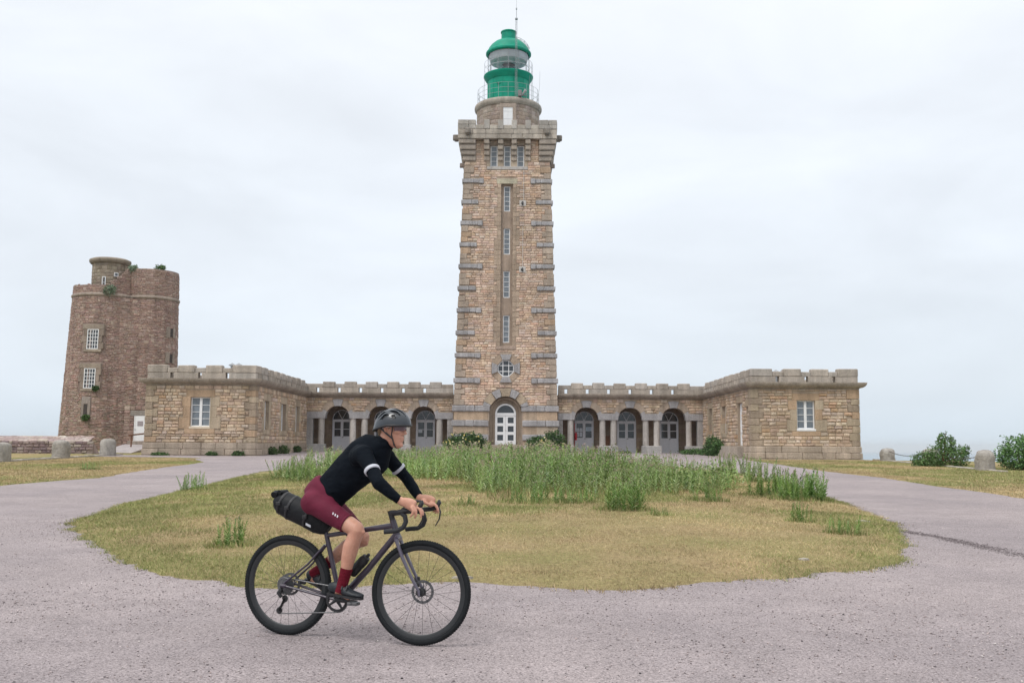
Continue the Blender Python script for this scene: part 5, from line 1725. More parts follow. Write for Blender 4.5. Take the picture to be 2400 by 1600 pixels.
# ------------------------------------------------------------------ stone bollards, chain, low wall, ramp
def rough_post(name, x, y, r, h, seed, label, group, flat=False):
    rs_ = random.Random(seed)
    m = MB()
    n = 26
    z0 = GZ(y) - 0.15
    prof = [(0.92, 0.0), (0.97, 0.12), (1.0, 0.25), (1.0, 0.38), (1.02, 0.5), (1.02, 0.62), (1.0, 0.74), (0.95, 0.84), (0.84, 0.92), (0.62, 0.975), (0.32, 1.0), (0.0, 1.01)]
    V = []
    lump = [[rs_.uniform(0.93, 1.05) * (0.92 + 0.16 * float(vnoise(math.cos(2 * math.pi * k / n) * 2 + seed * 7, math.sin(2 * math.pi * k / n) * 2 + i * 0.45, 0.9))) for k in range(n)] for i in range(len(prof))]
    for i, (q, f) in enumerate(prof):
        for k in range(n):
            a = 2 * math.pi * k / n
            sq = (abs(math.cos(a)) ** 6 + abs(math.sin(a)) ** 6) ** (-1 / 6.0) if flat else 1.0
            rr = r * q * lump[i][k] * (0.55 + 0.45 * sq if flat else 1)
            V.append((x + rr * math.cos(a), y + rr * math.sin(a), z0 + (h + 0.15) * f + rs_.uniform(-0.012, 0.012)))
    Fc = []
    for i in range(len(prof) - 1):
        for k in range(n):
            a = i * n + k; b = i * n + (k + 1) % n
            Fc.append((a, b, b + n, a + n))
    m.add(V, Fc, vary((0.33, 0.305, 0.275), rs_, 0.08))
    return tag(m.build(name, M_ROCK, smooth=True, angle=80), label, 'bollard', group)
G1 = 'rough stone bollards on the verge by the old tower'
G2 = 'stone bollards along the sea side'
rough_post('stone_bollard', -22.62, 44.6, 0.40, 0.86, 1, 'pitted stone bollard cut by the photograph edge, farthest from the old tower', G1)
rough_post('stone_bollard', -22.55, 50.3, 0.42, 0.92, 2, 'pitted stone bollard standing midway before the low ruined wall', G1)
rough_post('stone_bollard', -22.4, 55.8, 0.43, 0.95, 3, 'pitted stone bollard at the end of the low wall nearest the white door', G1)
rough_post('stone_bollard', 20.82, 55.6, 0.37, 0.70, 4, 'round-topped stone bollard standing clear against the sea beside the pavilion', G2, True)
rough_post('stone_bollard', 20.3, 48.6, 0.37, 0.80, 5, 'round-topped stone bollard half hidden behind the loose shrub', G2, True)
rough_post('stone_bollard', 19.75, 41.9, 0.36, 0.84, 6, 'round-topped stone bollard beside the dense dark bush', G2, True)
def chain(p, q, sag, label):
    m = MB()
    P, Q = Vector(p), Vector(q)
    n = 46
    for k in range(n):
        t0 = (k + 0.5) / n
        c = P.lerp(Q, t0) - Vector((0, 0, sag * 4 * t0 * (1 - t0)))
        d = (Q - P).normalized()
        d = Vector((d.x, d.y, d.z - sag * 4 * (1 - 2 * t0) / (Q - P).length)).normalized()
        side = d.cross(Vector((0, 0, 1))).normalized()
        up = side.cross(d)
        b = side if k % 2 else up
        L_ = (Q - P).length / n * 0.75
        pts = [c + d * (L_ * math.cos(a)) + b * (0.022 * math.sin(a)) for a in [2 * math.pi * i / 8 for i in range(9)]]
        m.tube(pts, 0.007, 4, (0.15, 0.13, 0.12), cap=False)
    return tag(m.build('chain', M_DARKMETAL), label, 'chain')
chain((20.78, 55.3, GZ(55.3) + 0.55), (20.34, 48.9, GZ(48.9) + 0.62), 0.22, 'rusty iron chain sagging between the sea-side bollards')
chain((20.28, 48.3, GZ(48.3) + 0.62), (19.8, 42.2, GZ(42.2) + 0.62), 0.22, 'iron chain running behind the shrub to the last sea-side bollard')
# pale stone kerb linking the bollards by the old tower
kroot = empty('kerb', (-22.5, 50, GZ(50)), 0, 'pale narrow stone kerb linking the bollards by the old tower', 'kerb')
y = 40.0
i = 0
while y < 57.0:
    m = MB(); m.cbox(-22.62, -22.38, y + 0.01, y + 1.19, GZ(y) - 0.1, GZ(y) + 0.10, 0.02, vary((0.44, 0.40, 0.345), random, 0.08), None, 0.008)
    m.build('kerb_stone', M_STONE, kroot); y += 1.2
kroot2 = empty('kerb', (20.5, 50, GZ(50)), 0, 'low stone edging under the chain on the sea side', 'kerb')
y = 40.0
while y < 57.0:
    xx_ = 20.9 - (56 - y) * 0.078
    m = MB(); m.cbox(xx_ - 0.12, xx_ + 0.12, y + 0.01, y + 1.19, GZ(y) - 0.2, GZ(y) + 0.07, 0.02, vary((0.40, 0.36, 0.31), random, 0.08), None, 0.008)
    m.build('kerb_stone', M_STONE, kroot2); y += 1.2
# low ruined wall
lw = empty('low_wall', (-28, 59.5, GZ(59)), 0, 'low ruined pink rubble wall with a sloping top beside the old tower', 'wall')
lr = random.Random(61)
m = MB()
m.add([(-44, 59.1, 0.3), (-24.4, 59.1, 0.3), (-24.9, 59.15, 1.45), (-44, 59.15, 1.55), (-44, 60.2, 0.3), (-24.4, 60.2, 0.3), (-25.2, 60.0, 1.72), (-44, 60.0, 1.8)], [(0, 1, 2, 3), (3, 2, 6, 7), (1, 5, 6, 2), (4, 7, 6, 5)], (0.26, 0.2, 0.185))
lwall = m.build('core', M_MORTAR, lw)
PAL_L = [((0.26, 0.19, 0.185), 4), ((0.30, 0.235, 0.21), 3), ((0.22, 0.165, 0.165), 3), ((0.36, 0.30, 0.265), 2)]
PAL_LT = [((0.42, 0.335, 0.305), 4), ((0.46, 0.39, 0.34), 3), ((0.37, 0.285, 0.265), 3), ((0.5, 0.44, 0.38), 1)]
st = coursed(lambda u, v, w: (u, 59.1 - w + 0.05 * (v - 0.5), v), K(-36), K(-24.6), 0.55, 1.45, 0.16, (0.2, 0.5), [], PAL_L, (0.02, 0.08), 62, 0.3)
st2 = coursed(lambda u, v, w: (u, 59.12 + v * 0.95, 1.44 + 0.30 * v + w), K(-36), K(-24.9), 0.0, 0.95, 0.28, (0.25, 0.6), [], PAL_LT, (0.02, 0.05), 63, 0.3)
emit(st + st2, lwall, 120)
# ramp slab and handrail to the white door
ramp_ = MB()
ramp_.add([(-27.9, 72.7, 1.30), (-25.6, 72.7, 1.30), (-23.6, 62.5, 0.76), (-25.9, 62.5, 0.76), (-27.9, 72.7, 0.3), (-25.6, 72.7, 0.3), (-23.6, 62.5, 0.3), (-25.9, 62.5, 0.3)], [(0, 3, 2, 1), (0, 4, 7, 3), (3, 7, 6, 2), (2, 6, 5, 1)], (0.42, 0.38, 0.375))
tag(ramp_.build('ramp', M_STONE), 'pale concrete ramp leading up to the white door', 'ramp')
hr = MB()
for q in (0.0, 1.0):
    p = (-25.98 + q * 0.75, 68.6 + q * 2.6, 0.85 + q * 0.2)
    hr.box(p[0] - 0.04, p[0] + 0.04, p[1] - 0.04, p[1] + 0.04, p[2] - 0.2, p[2] + 1.05)
hr.tube([(-26.05, 68.4, 1.88), (-25.2, 71.3, 2.12)], 0.06, 6)
tag(hr.build('handrail', M_WOOD), 'brown handrail post and bar before the white door', 'handrail')

# things under the sea-side arcade
ex = empty('fire_extinguisher', (4.62, 73.0, 0.88), 0, 'red fire extinguisher on a pole behind the arcade column', 'extinguisher')
m = MB(); m.tube([(4.60, 73.0, 0.88), (4.60, 73.0, 3.0)], 0.02, 6, (0.2, 0.02, 0.02)); m.build('pole', M_RED, ex)
m = MB(); m.lathe([(0, 1.75), (0.085, 1.76), (0.085, 2.2), (0.06, 2.28), (0.03, 2.31), (0.03, 2.36), (0, 2.36)], 14, 4.69, 72.95); m.build('cylinder', M_RED, ex, smooth=True)
m = MB(); m.box(4.66, 4.76, 72.93, 72.97, 2.36, 2.40); m.tube([(4.72, 72.95, 2.33), (4.80, 72.93, 2.2), (4.79, 72.93, 1.95)], 0.012, 6); m.build('hose', M_DARKMETAL, ex)
m = MB(); m.cbox(6.78, 7.18, 73.3, 73.7, 0.88, 2.05, 0.02, (0.2, 0.1, 0.05)); m.box(6.74, 7.22, 73.26, 73.74, 2.05, 2.09)
tag(m.build('wooden_box', M_WOOD), 'brown wooden box standing between the arcade columns', 'box')

# ------------------------------------------------------------------ plants
def leaf_cloud(P, size, cols, up=0.3, aspect=0.55, shades=(0.7, 1.25)):
    """quads (two per leaf, folded) at points P"""
    n = len(P)
    d = rng.normal(size=(n, 3)); d[:, 2] += up
    d /= np.linalg.norm(d, axis=1, keepdims=True)
    s = np.cross(d, rng.normal(size=(n, 3))); s /= np.linalg.norm(s, axis=1, keepdims=True) + 1e-9
    nn = np.cross(d, s)
    L_ = size * (0.6 + 0.8 * rng.random((n, 1)))
    W = L_ * aspect * 0.5
    b = P; t = P + d * L_; m = P + d * L_ * 0.45
    l = m + s * W + nn * W * 0.35; r = m - s * W + nn * W * 0.35
    V = np.stack([b, l, t, r], 1).reshape(-1, 3)
    k = 4 * np.arange(n)[:, None]
    F = np.concatenate([k + np.array([[0, 1, 2]]), k + np.array([[0, 2, 3]])], 1).reshape(-1, 3)
    c = cols[rng.integers(0, len(cols), n)] * rng.uniform(shades[0], shades[1], (n, 1)) * (0.55 + 0.9 * fbm(P[:, 0] + P[:, 1] * 0.6, P[:, 2], 0.45))[:, None]
    return V, F, np.repeat(c, 2, axis=0)
def blob_points(n, blobs, shell=0.55):
    """points in a union of ellipsoids (cx,cy,cz,rx,ry,rz), biased to the outside, clumped"""
    w = np.array([b[3] * b[4] * b[5] for b in blobs]) ** 0.66
    k = rng.choice(len(blobs), n, p=w / w.sum())
    d = rng.normal(size=(n, 3)); d /= np.linalg.norm(d, axis=1, keepdims=True)
    r = shell + (1 - shell) * rng.random((n, 1)) ** 0.6
    B = np.array(blobs)[k]
    return B[:, :3] + d * r * B[:, 3:6] * (0.72 + 0.6 * vnoise(d[:, 0] * 4 + k, d[:, 1] * 4 + d[:, 2] * 3, 0.7)[:, None])
def join3(parts):
    Vs, Fs, Cs = [], [], []
    o = 0
    for V, F, C in parts:
        Vs.append(V); Fs.append(F + o); Cs.append(C); o += len(V)
    return np.concatenate(Vs), np.concatenate(Fs), np.concatenate(Cs)
def add_np(name, trip, mat, parent=None):
    me = np_mesh(name, *trip, mat)
    return put(bpy.data.objects.new(name, me), parent)
def stems(name, base, tips, r, col, parent):
    m = MB()
    for t in tips:
        mid = [(base[i] + t[i]) / 2 + random.uniform(-0.06, 0.06) * (1 if i < 2 else 0) for i in range(3)]
        m.tube([base, mid, t], [r, r * 0.7, r * 0.3], 5, col)
    return m.build(name, M_WOOD, parent)
GR_DARK = np.array([[0.035, 0.075, 0.02], [0.05, 0.10, 0.03], [0.03, 0.06, 0.022], [0.07, 0.125, 0.04]])
GR_MID = np.array([[0.075, 0.15, 0.04], [0.10, 0.18, 0.055], [0.06, 0.12, 0.035], [0.13, 0.2, 0.07]])
GR_PALE = np.array([[0.25, 0.31, 0.22], [0.20, 0.27, 0.17], [0.31, 0.36, 0.28], [0.16, 0.23, 0.13]])
def bush(name, label, cat, blobs, n, leaf, cols, group=None, base=None, flowers=None):
    b0 = base or (blobs[0][0], blobs[0][1], GZ(blobs[0][1]))
    root = empty(name, b0, 0, label, cat, group)
    P = blob_points(n, blobs)
    P = P[P[:, 2] > GZ(P[:, 1]) + 0.02] if b0[2] < 3 else P
    add_np('foliage', leaf_cloud(P, leaf, cols), M_LEAF, root)
    stems('stem', b0, [(q[0] + random.uniform(-.3, .3) * q[3], q[1], q[2] + q[5] * 0.4) for q in blobs for _ in range(2)], 0.03, (0.1, 0.07, 0.04), root)
    if flowers:
        nf, size, fc = flowers
        Pf = blob_points(nf * 3, blobs, 0.98)
        Pf = Pf[(Pf[:, 1] < blobs[0][1] + 0.1)][:nf]
        c = np.array(fc)
        mm = MB()
        for p in Pf:
            cc_ = vary(fc[random.randrange(len(fc))], random, 0.1)
            for k in range(5):
                a = k * 2 * math.pi / 5
                mm.add([(p[0], p[1] - 0.02, p[2]), (p[0] + size * math.cos(a - 0.5), p[1] - 0.05, p[2] + size * math.sin(a - 0.5)), (p[0] + size * 1.15 * math.cos(a), p[1] - 0.03, p[2] + size * 1.15 * math.sin(a)), (p[0] + size * math.cos(a + 0.5), p[1] - 0.05, p[2] + size * math.sin(a + 0.5))], [(0, 1, 2), (0, 2, 3)], cc_)
        fo_ = mm.build('blossom', M_LEAF, root); fo_['kind'] = 'stuff'
    return root
YEL = [(0.72, 0.66, 0.30), (0.78, 0.74, 0.45), (0.70, 0.58, 0.20)]
bush('rose_bush', 'round dark rose bush dotted with pale yellow blooms, on the cyclist side of the door', 'bush', [(-3.25, 70.0, 1.35, 1.35, 0.6, 0.85), (-4.0, 69.9, 1.25, 0.75, 0.5, 0.6), (-2.5, 70.0, 1.4, 0.7, 0.5, 0.75)], 7000, 0.12, GR_DARK * 1.25, 'rose bushes flanking the lighthouse door', flowers=(70, 0.055, YEL))
bush('rose_bush', 'dark rose bush with one cluster of yellow blooms, before the sea-side arcade', 'bush', [(2.9, 70.0, 1.5, 0.85, 0.55, 0.85), (1.9, 70.0, 1.35, 0.85, 0.5, 0.65), (2.4, 69.9, 1.3, 0.6, 0.5, 0.6)], 7000, 0.12, GR_DARK * 1.25, 'rose bushes flanking the lighthouse door')
mm = MB()
for k in range(26):
    p = (2.35 + random.gauss(0, 0.22), 69.45 + random.uniform(-0.05, 0.05), 1.45 + random.gauss(0, 0.22))
    for q in range(5):
        a = q * 2 * math.pi / 5
        mm.add([p, (p[0] + 0.06 * math.cos(a - 0.5), p[1] - 0.03, p[2] + 0.06 * math.sin(a - 0.5)), (p[0] + 0.07 * math.cos(a), p[1] - 0.01, p[2] + 0.07 * math.sin(a)), (p[0] + 0.06 * math.cos(a + 0.5), p[1] - 0.03, p[2] + 0.06 * math.sin(a + 0.5))], [(0, 1, 2), (0, 2, 3)], vary(YEL[k % 3], random, 0.1))
fo_ = mm.build('blossom', M_LEAF, bpy.data.objects['rose_bush.001']); fo_['kind'] = 'stuff'
bush('shrub', 'loose green shrub with upright shoots against the sea', 'shrub', [(20.1, 46.8, 0.95, 1.0, 0.7, 0.55), (19.3, 46.7, 0.8, 0.7, 0.6, 0.38), (20.3, 46.9, 1.45, 0.4, 0.4, 0.5), (20.85, 46.8, 0.95, 0.45, 0.4, 0.55), (20.05, 46.8, 1.75, 0.18, 0.18, 0.28), (20.55, 46.8, 1.7, 0.14, 0.14, 0.25), (20.25, 46.8, 2.0, 0.08, 0.08, 0.16), (19.0, 46.6, 0.65, 0.4, 0.4, 0.2), (21.2, 46.8, 1.25, 0.2, 0.2, 0.25)], 4800, 0.10, GR_MID * 1.1)
bush('bush', 'dense dark green bush at the edge of the photograph beside the sea', 'bush', [(21.6, 42.5, 1.15, 1.1, 0.9, 0.75), (22.4, 42.3, 1.0, 1.0, 0.8, 0.7), (21.2, 42.4, 0.95, 0.6, 0.6, 0.5), (21.9, 42.5, 1.6, 0.5, 0.5, 0.35)], 6000, 0.10, GR_DARK * 2.3)
bush('shrub', 'dark leafy shrub growing beside the stone steps', 'shrub', [(13.1, 65.2, 1.35, 0.55, 0.8, 0.65), (13.2, 64.2, 1.1, 0.45, 0.6, 0.5), (13.0, 67.0, 0.95, 0.5, 1.2, 0.25), (12.6, 69.2, 0.95, 0.9, 1.0, 0.22)], 5500, 0.12, GR_DARK * 1.6)
bush('shrub', 'ragged shrub showing past the corner of the sea-side pavilion', 'shrub', [(20.75, 61.5, 0.6, 0.4, 0.5, 0.55), (20.65, 61.6, 1.5, 0.22, 0.3, 0.4), (21.0, 61.4, 0.2, 0.4, 0.4, 0.4)], 2500, 0.10, GR_MID, base=(20.8, 61.5, -0.3))
# weeds against the wall of the other pavilion
for x, y_, w_, h_, lab in ((-17.05, 57.2, 0.30, 0.16, 'small green weed at the wall foot below the pavilion window'), (-15.55, 57.15, 0.35, 0.22, 'dark weed tuft at the pavilion corner foot'), (-14.4, 60.6, 0.35, 0.35, 'leafy weed under the first slit of the pavilion side'), (-14.35, 63.2, 0.4, 0.45, 'tallest leafy weed along the pavilion side wall'), (-14.4, 67.5, 0.3, 0.35, 'last leafy weed along the pavilion side wall'), (8.0, 71.4, 0.5, 0.12, 'flat dark weed on the arcade threshold'), (-20.0, 57.15, 0.5, 0.12, 'low weed along the pavilion foot by the ramp')):
    bush('wall_weed', lab, 'weed', [(x, y_, GZ(y_) + h_ * 0.5, w_, w_ * 0.6, h_ * 0.7)], 500, 0.11, GR_MID * 0.8, 'weeds along the building foot')
# plants rooted in the old tower
for x, y_, z_, r_, lab in ((-29.35, 71.85, 12.35, 0.48, 'silvery plant hanging over the string course of the old tower'), (-27.5, 73.55, 12.4, 0.33, 'smaller silvery plant in the old tower string course'), (-26.6, 74.3, 14.35, 0.42, 'round green tuft on top of the old tower parapet'), (-28.2, 73.2, 14.2, 0.34, 'silvery plant at the head of the broken steps'), (-29.75, 71.3, 5.2, 0.2, 'green plant on the sill of the lower tower window'), (-30.3, 71.15, 3.1, 0.25, 'green fern below the slit of the old tower')):
    bush('wall_plant', lab, 'plant', [(x, y_, z_, r_, r_ * 0.7, r_ * 0.8), (x + r_ * 0.5, y_, z_ + r_ * 0.3, r_ * 0.6, r_ * 0.5, r_ * 0.5)], 900, 0.10, GR_PALE if 'silvery' in lab else GR_MID, 'plants rooted in the old tower', base=(x, y_ + r_ * 0.3, z_ - r_ * 0.4))

# thistle-like weeds
def thistle(h, rs_, thick=1.0, big=1.0):
    """one upright stalk at the origin: triangle arrays"""
    V = []; F = []; C = []
    def tri(a, b, c, col):
        k = len(V); V.extend([a, b, c]); F.append((k, k + 1, k + 2)); C.append(col)
    lean = np.array([rs_.uniform(-0.12, 0.12), rs_.uniform(-0.12, 0.12)])
    pt = lambda t: np.array([lean[0] * t * t * h, lean[1] * t * t * h, t * h])
    r = 0.009 * thick
    sc = np.array([0.40, 0.44, 0.23]) * rs_.uniform(0.85, 1.15)
    for k in range(3):
        a0, a1 = k * 2.0944, (k + 1) * 2.0944
        o0 = np.array([math.cos(a0) * r, math.sin(a0) * r, 0]); o1 = np.array([math.cos(a1) * r, math.sin(a1) * r, 0])
        tri(pt(0) + o0, pt(0) + o1, pt(1.0), sc)
    nl = int(rs_.uniform(28, 38) * (1.25 if big > 1 else 1))
    for i in range(nl):
        t = 0.04 + 0.9 * i / nl
        a = i * 2.4 + rs_.uniform(-0.4, 0.4)
        L_ = h * (0.19 - 0.11 * t) * rs_.uniform(0.7, 1.3) * big
        w = L_ * 0.16
        el = 0.65 + 0.6 * t + rs_.uniform(-0.3, 0.3)
        d = np.array([math.cos(a) * math.cos(el), math.sin(a) * math.cos(el), math.sin(el)])
        s = np.array([-math.sin(a), math.cos(a), 0])
        p = pt(t); mid = p + d * L_ * 0.5; tip = p + d * L_ + np.array([math.cos(a), math.sin(a), -0.6]) * L_ * 0.2
        col = np.array([0.275, 0.40, 0.135]) * rs_.uniform(0.6, 1.25) if rs_.random() < 0.72 else np.array([0.42, 0.50, 0.27]) * rs_.uniform(0.85, 1.2)
        tri(p, mid + s * w, tip, col); tri(p, tip, mid - s * w, col * 0.93)
    for j in range(rs_.randint(2, 4)):
        a = rs_.uniform(0, 6.28); e = rs_.uniform(0.02, 0.09)
        c0 = pt(rs_.uniform(0.9, 1.0)) + np.array([math.cos(a) * e, math.sin(a) * e, rs_.uniform(0, 0.05)])
        q = 0.020 * rs_.uniform(0.8, 1.25)
        hc = np.array([0.31, 0.28, 0.18]) if rs_.random() < 0.65 else np.array([0.33, 0.25, 0.22])
        P = [c0 + np.array(v) * q for v in ((1, 0, 0), (0, 1, 0), (-1, 0, 0), (0, -1, 0), (0, 0, 1.5), (0, 0, -1.2))]
        for f in ((0, 1, 4), (1, 2, 4), (2, 3, 4), (3, 0, 4), (1, 0, 5), (2, 1, 5), (3, 2, 5), (0, 3, 5)):
            tri(P[f[0]], P[f[1]], P[f[2]], hc)
    return np.array(V), np.array(F), np.array(C)
trs = random.Random(500)
TV = [thistle(1.0, trs) for _ in range(14)]
TV2 = [thistle(1.0, trs, 1.1, 1.1) for _ in range(14)]
def plant_stalks(xs_, ys_, hs, lib=TV):
    parts = []
    for x, y_, h in zip(xs_, ys_, hs):
        V, F, C = lib[trs.randrange(14)]
        a = trs.uniform(0, 6.28)
        ca, sa = math.cos(a), math.sin(a)
        bnd = 0.1 if trs.random() < 0.65 else 0.36
        lx, ly = trs.uniform(-bnd, bnd), trs.uniform(-bnd, bnd)
        k = h * trs.uniform(0.8, 1.0)
        W = np.stack([(V[:, 0] * ca - V[:, 1] * sa) * k + V[:, 2] * lx * h, (V[:, 0] * sa + V[:, 1] * ca) * k + V[:, 2] * ly * h, V[:, 2] * h], 1)
        z = float(gtop(np.array([x]), np.array([y_]))[0]) - 0.02
        tint = trs.uniform(0.85, 1.15) * (0.66 + 0.68 * float(fbm(np.array([x + 60.0]), np.array([y_ * 0.8]), 1.6)[0]))
        parts.append((W + np.array([x, y_, z]), F, C * np.array([tint * trs.uniform(0.92, 1.1), tint, tint * trs.uniform(0.85, 1.1)])))
    return join3(parts)
WF = [(-5.9, 27.5), (-4.9, 25.0), (-3.5, 27.0), (-2.16, 25.8), (-1.0, 24.2), (-0.54, 19.2), (0.0, 18.2), (0.39, 17.9), (0.79, 20.1), (1.2, 19.7), (1.51, 18.8), (1.62, 17.3), (2.1, 17.6), (2.5, 20.0), (3.57, 21.0), (4.47, 21.5), (5.3, 23.5), (5.6, 25.5), (6.6, 27.5), (6.6, 34), (5.4, 40), (3.5, 44.5), (0.5, 46), (-3, 45), (-5.6, 41), (-6.7, 36), (-6.6, 31)]
NW = 11000
x = rng.uniform(-8.5, 8, NW); y = rng.uniform(16, 46.5, NW)
ins = poly_in(x, y, WF)
dn = fbm(x, y, 3.2)
core_d = np.clip((dn - 0.38) * 4.5, 0.03, 1) * np.clip(1.0 - (x - 2.0) / 5.0, 0.13, 1.0) * np.where(y > 38, 0.7, 1.0)
k = ins & (rng.random(NW) < core_d * 1.1)
x, y = x[k], y[k]
hs = (0.26 + 0.75 * fbm(x + 9, y - 4, 2.2) + 0.26 * rng.random(len(x)) ** 2) * np.clip(1.0 - (x - 1.5) / 14.0, 0.7, 1.0) * np.clip(0.55 + 0.45 * (y - 17) / 8, 0.55, 1.0)
tag(add_np('weed_patch', plant_stalks(x, y, hs), M_LEAF), 'dense mass of grey-green thistles covering the middle of the island', 'weeds', kind='stuff')
print('weeds', len(x))
# broad-leaved growth among the thistles
NBL = 150
bx_ = rng.uniform(-6.5, 5.5, NBL); by_ = 18.5 + 25 * rng.random(NBL)
kk = poly_in(bx_, by_, WF) & (fbm(bx_ + 31, by_, 2.4) > 0.45)
blobs_ = []
for cx, cy in zip(bx_[kk], by_[kk]):
    r_ = trs.uniform(0.22, 0.5)
    h_ = r_ * trs.uniform(0.55, 1.0)
    blobs_.append((cx, cy, float(gtop(np.array([cx]), np.array([cy]))[0]) + h_ * 0.55, r_, r_ * 0.8, h_))
P_ = blob_points(260 * len(blobs_), blobs_, 0.3)
P_ = P_[P_[:, 2] > GZ(P_[:, 1]) + 0.03]
o_ = add_np('leafy_weeds', leaf_cloud(P_, 0.085, np.array([[0.16, 0.26, 0.07], [0.21, 0.31, 0.09], [0.26, 0.34, 0.13], [0.13, 0.21, 0.06]]), 0.5, 0.4), M_LEAF)
tag(o_, 'low broad-leaved weeds filling gaps among the thistles', 'weeds', kind='stuff')
# understorey: tufted leafy growth
NW = 42000
x = rng.uniform(-8.5, 8, NW); y = rng.uniform(14.5, 46, NW)
g2 = fbm(x + 3, y, 2.2)
k = (poly_in(x, y, WF) & (rng.random(NW) < 0.75)) | ((isl_f(x, y) < 0.93) & (y > 15.5) & (g2 > 0.60) & (x > -1) & (rng.random(NW) < 0.5))
x, y = x[k], y[k]
in_ = poly_in(x, y, WF)
tag(blades('grass', x, y, gtop(x, y), (0.05 + 0.09 * rng.random(len(x)) ** 1.3) * np.where(in_, 1.7, 0.8), np.where(in_, 0.02, 0.012), np.full(len(x), 1.1), 0.9), 'long green grass between the thistles', 'grass', kind='stuff')
# clumps standing apart: each a plant of its own
CL = [(-7.3, 23.2, 0.30, 9, 0.42, 'thistle clump alone on the lawn edge by the far road bend'),
      (-3.32, 11.95, 0.20, 8, 0.34, 'thistle clump just behind the rear wheel'),
      (-15.34, 36.7, 0.30, 8, 0.30, 'small thistle clump on the verge before the bollards'),
      (-0.79, 17.4, 0.16, 7, 0.20, 'low thistle rosette nearest the cyclist hands'),
      (1.85, 16.75, 0.35, 13, 0.52, 'bushy dark thistle clump in front of the weed mass'),
      (2.35, 15.9, 0.16, 6, 0.14, 'flat pale rosette on the dry lawn'),
      (4.44, 15.5, 0.16, 6, 0.30, 'thistle sprig with two upright arms, behind the other sprig'),
      (4.62, 14.0, 0.22, 8, 0.26, 'thistle sprig nearest the road seam'),
      (5.7, 20.5, 0.33, 16, 0.52, 'tall thistle clump on the cyclist-facing side of the road-edge group'),
      (6.3, 20.8, 0.26, 12, 0.66, 'tallest thistle clump leaning over the road edge'),
      (5.25, 21.4, 0.28, 7, 0.50, 'thistle clump beginning the road-edge group'),
      (6.0, 22.0, 0.38, 14, 0.62, 'thistle clump at the back of the road-edge group'),
      (0.5, 18.2, 0.5, 16, 0.36, 'spreading thistle clump before the middle of the weed mass'),
      (1.15, 18.3, 0.35, 10, 0.32, 'thistle clump just right of the spreading one'),
      (3.72, 19.2, 0.3, 9, 0.34, 'thin thistle clump on bare ground right of the bushy dark one'),
      (-5.9, 27.0, 0.5, 22, 0.62, 'thistle clump ending the weed mass behind the cyclist back'),
      (-5.2, 25.6, 0.5, 18, 0.55, 'thistle clump showing between cyclist back and far lawn'),
      (6.9, 28.0, 0.35, 10, 0.70, 'thin tall thistles against the far road'),
      (7.3, 33.5, 0.5, 12, 0.70, 'sparse thistles on the far island edge before the steps')]
for cx, cy, r_, n_, h_, lab in CL:
    n_ = int(n_ * 2.1)
    aa = rng.random(n_) * 6.28; rr = r_ * np.sqrt(rng.random(n_))
    x = cx + rr * np.cos(aa); y = cy + rr * np.sin(aa) * 0.8
    hs = h_ * (0.65 + 0.45 * rng.random(n_))
    root = empty('thistle_clump', (cx, cy, float(gtop(np.array([cx]), np.array([cy]))[0])), 0, lab, 'thistle', 'thistle clumps standing apart')
    V, F, C = plant_stalks(x, y, hs, TV2)
    C = C * (np.array([0.80, 0.90, 0.72]) if cy < 24 else 1.0)
    add_np('stalks', (V, F, C), M_LEAF, root)
    nb = n_ * 22
    aa = rng.random(nb) * 6.28; rr = r_ * 1.5 * np.sqrt(rng.random(nb))
    xb, yb = cx + rr * np.cos(aa), cy + rr * np.sin(aa) * 0.7
    bl = blades('grass_tuft', xb, yb, gtop(xb, yb), (0.03 + 0.09 * rng.random(nb)) * (0.6 + h_), np.full(nb, 0.012 if cy < 18 else 0.02), np.full(nb, 1.0), 0.9)
    bl.parent = root; bl.matrix_parent_inverse = ident(root).inverted()
    bl['kind'] = 'stuff'
# ------------------------------------------------------------------ bicycle
BL = (-1.596, 7.294, GZ(7.15) + 0.012)
BRZ = -RAD(19.0)
M_TYRE = flat_mat('tyre_rubber', (0.012, 0.014, 0.016), 0.8, spec=0.25, var=0.25, nscale=30, bstr=0.3, bscale=120)
M_RIM = flat_mat('carbon_rim', (0.018, 0.020, 0.022), 0.45, var=0.1)
M_FRAME = flat_mat('dark_purple_frame_paint', (0.040, 0.030, 0.048), 0.33, var=0.12, coat=0.4)
M_FORK = flat_mat('purple_grey_fork_paint', (0.095, 0.082, 0.115), 0.35, var=0.1, coat=0.4)
M_BLACK = flat_mat('black_component', (0.017, 0.017, 0.019), 0.5, var=0.2, nscale=20)
M_STEEL = flat_mat('steel', (0.16, 0.16, 0.165), 0.45, 0.8, var=0.1)
M_TAPE = flat_mat('bar_tape', (0.015, 0.016, 0.02), 0.7, bstr=0.3, bscale=90)
bike = empty('bicycle', BL, BRZ, 'dark purple gravel bicycle ridden across the near road', 'bicycle')
WBASE = 1.04
WR = 0.35
RHUB = Vector((0, 0, WR)); FHUB = Vector((WBASE, 0, WR))
AX0 = Vector((0.985, 0, 0.35)); AXD = Vector((-math.cos(RAD(71)), 0, math.sin(RAD(71))))
STEER = Matrix.Translation(AX0) @ Matrix.Rotation(RAD(7.5), 4, AXD) @ Matrix.Translation(-AX0)
def steer(m):
    m.v = [tuple(STEER @ Vector(p)) for p in m.v]
    return m
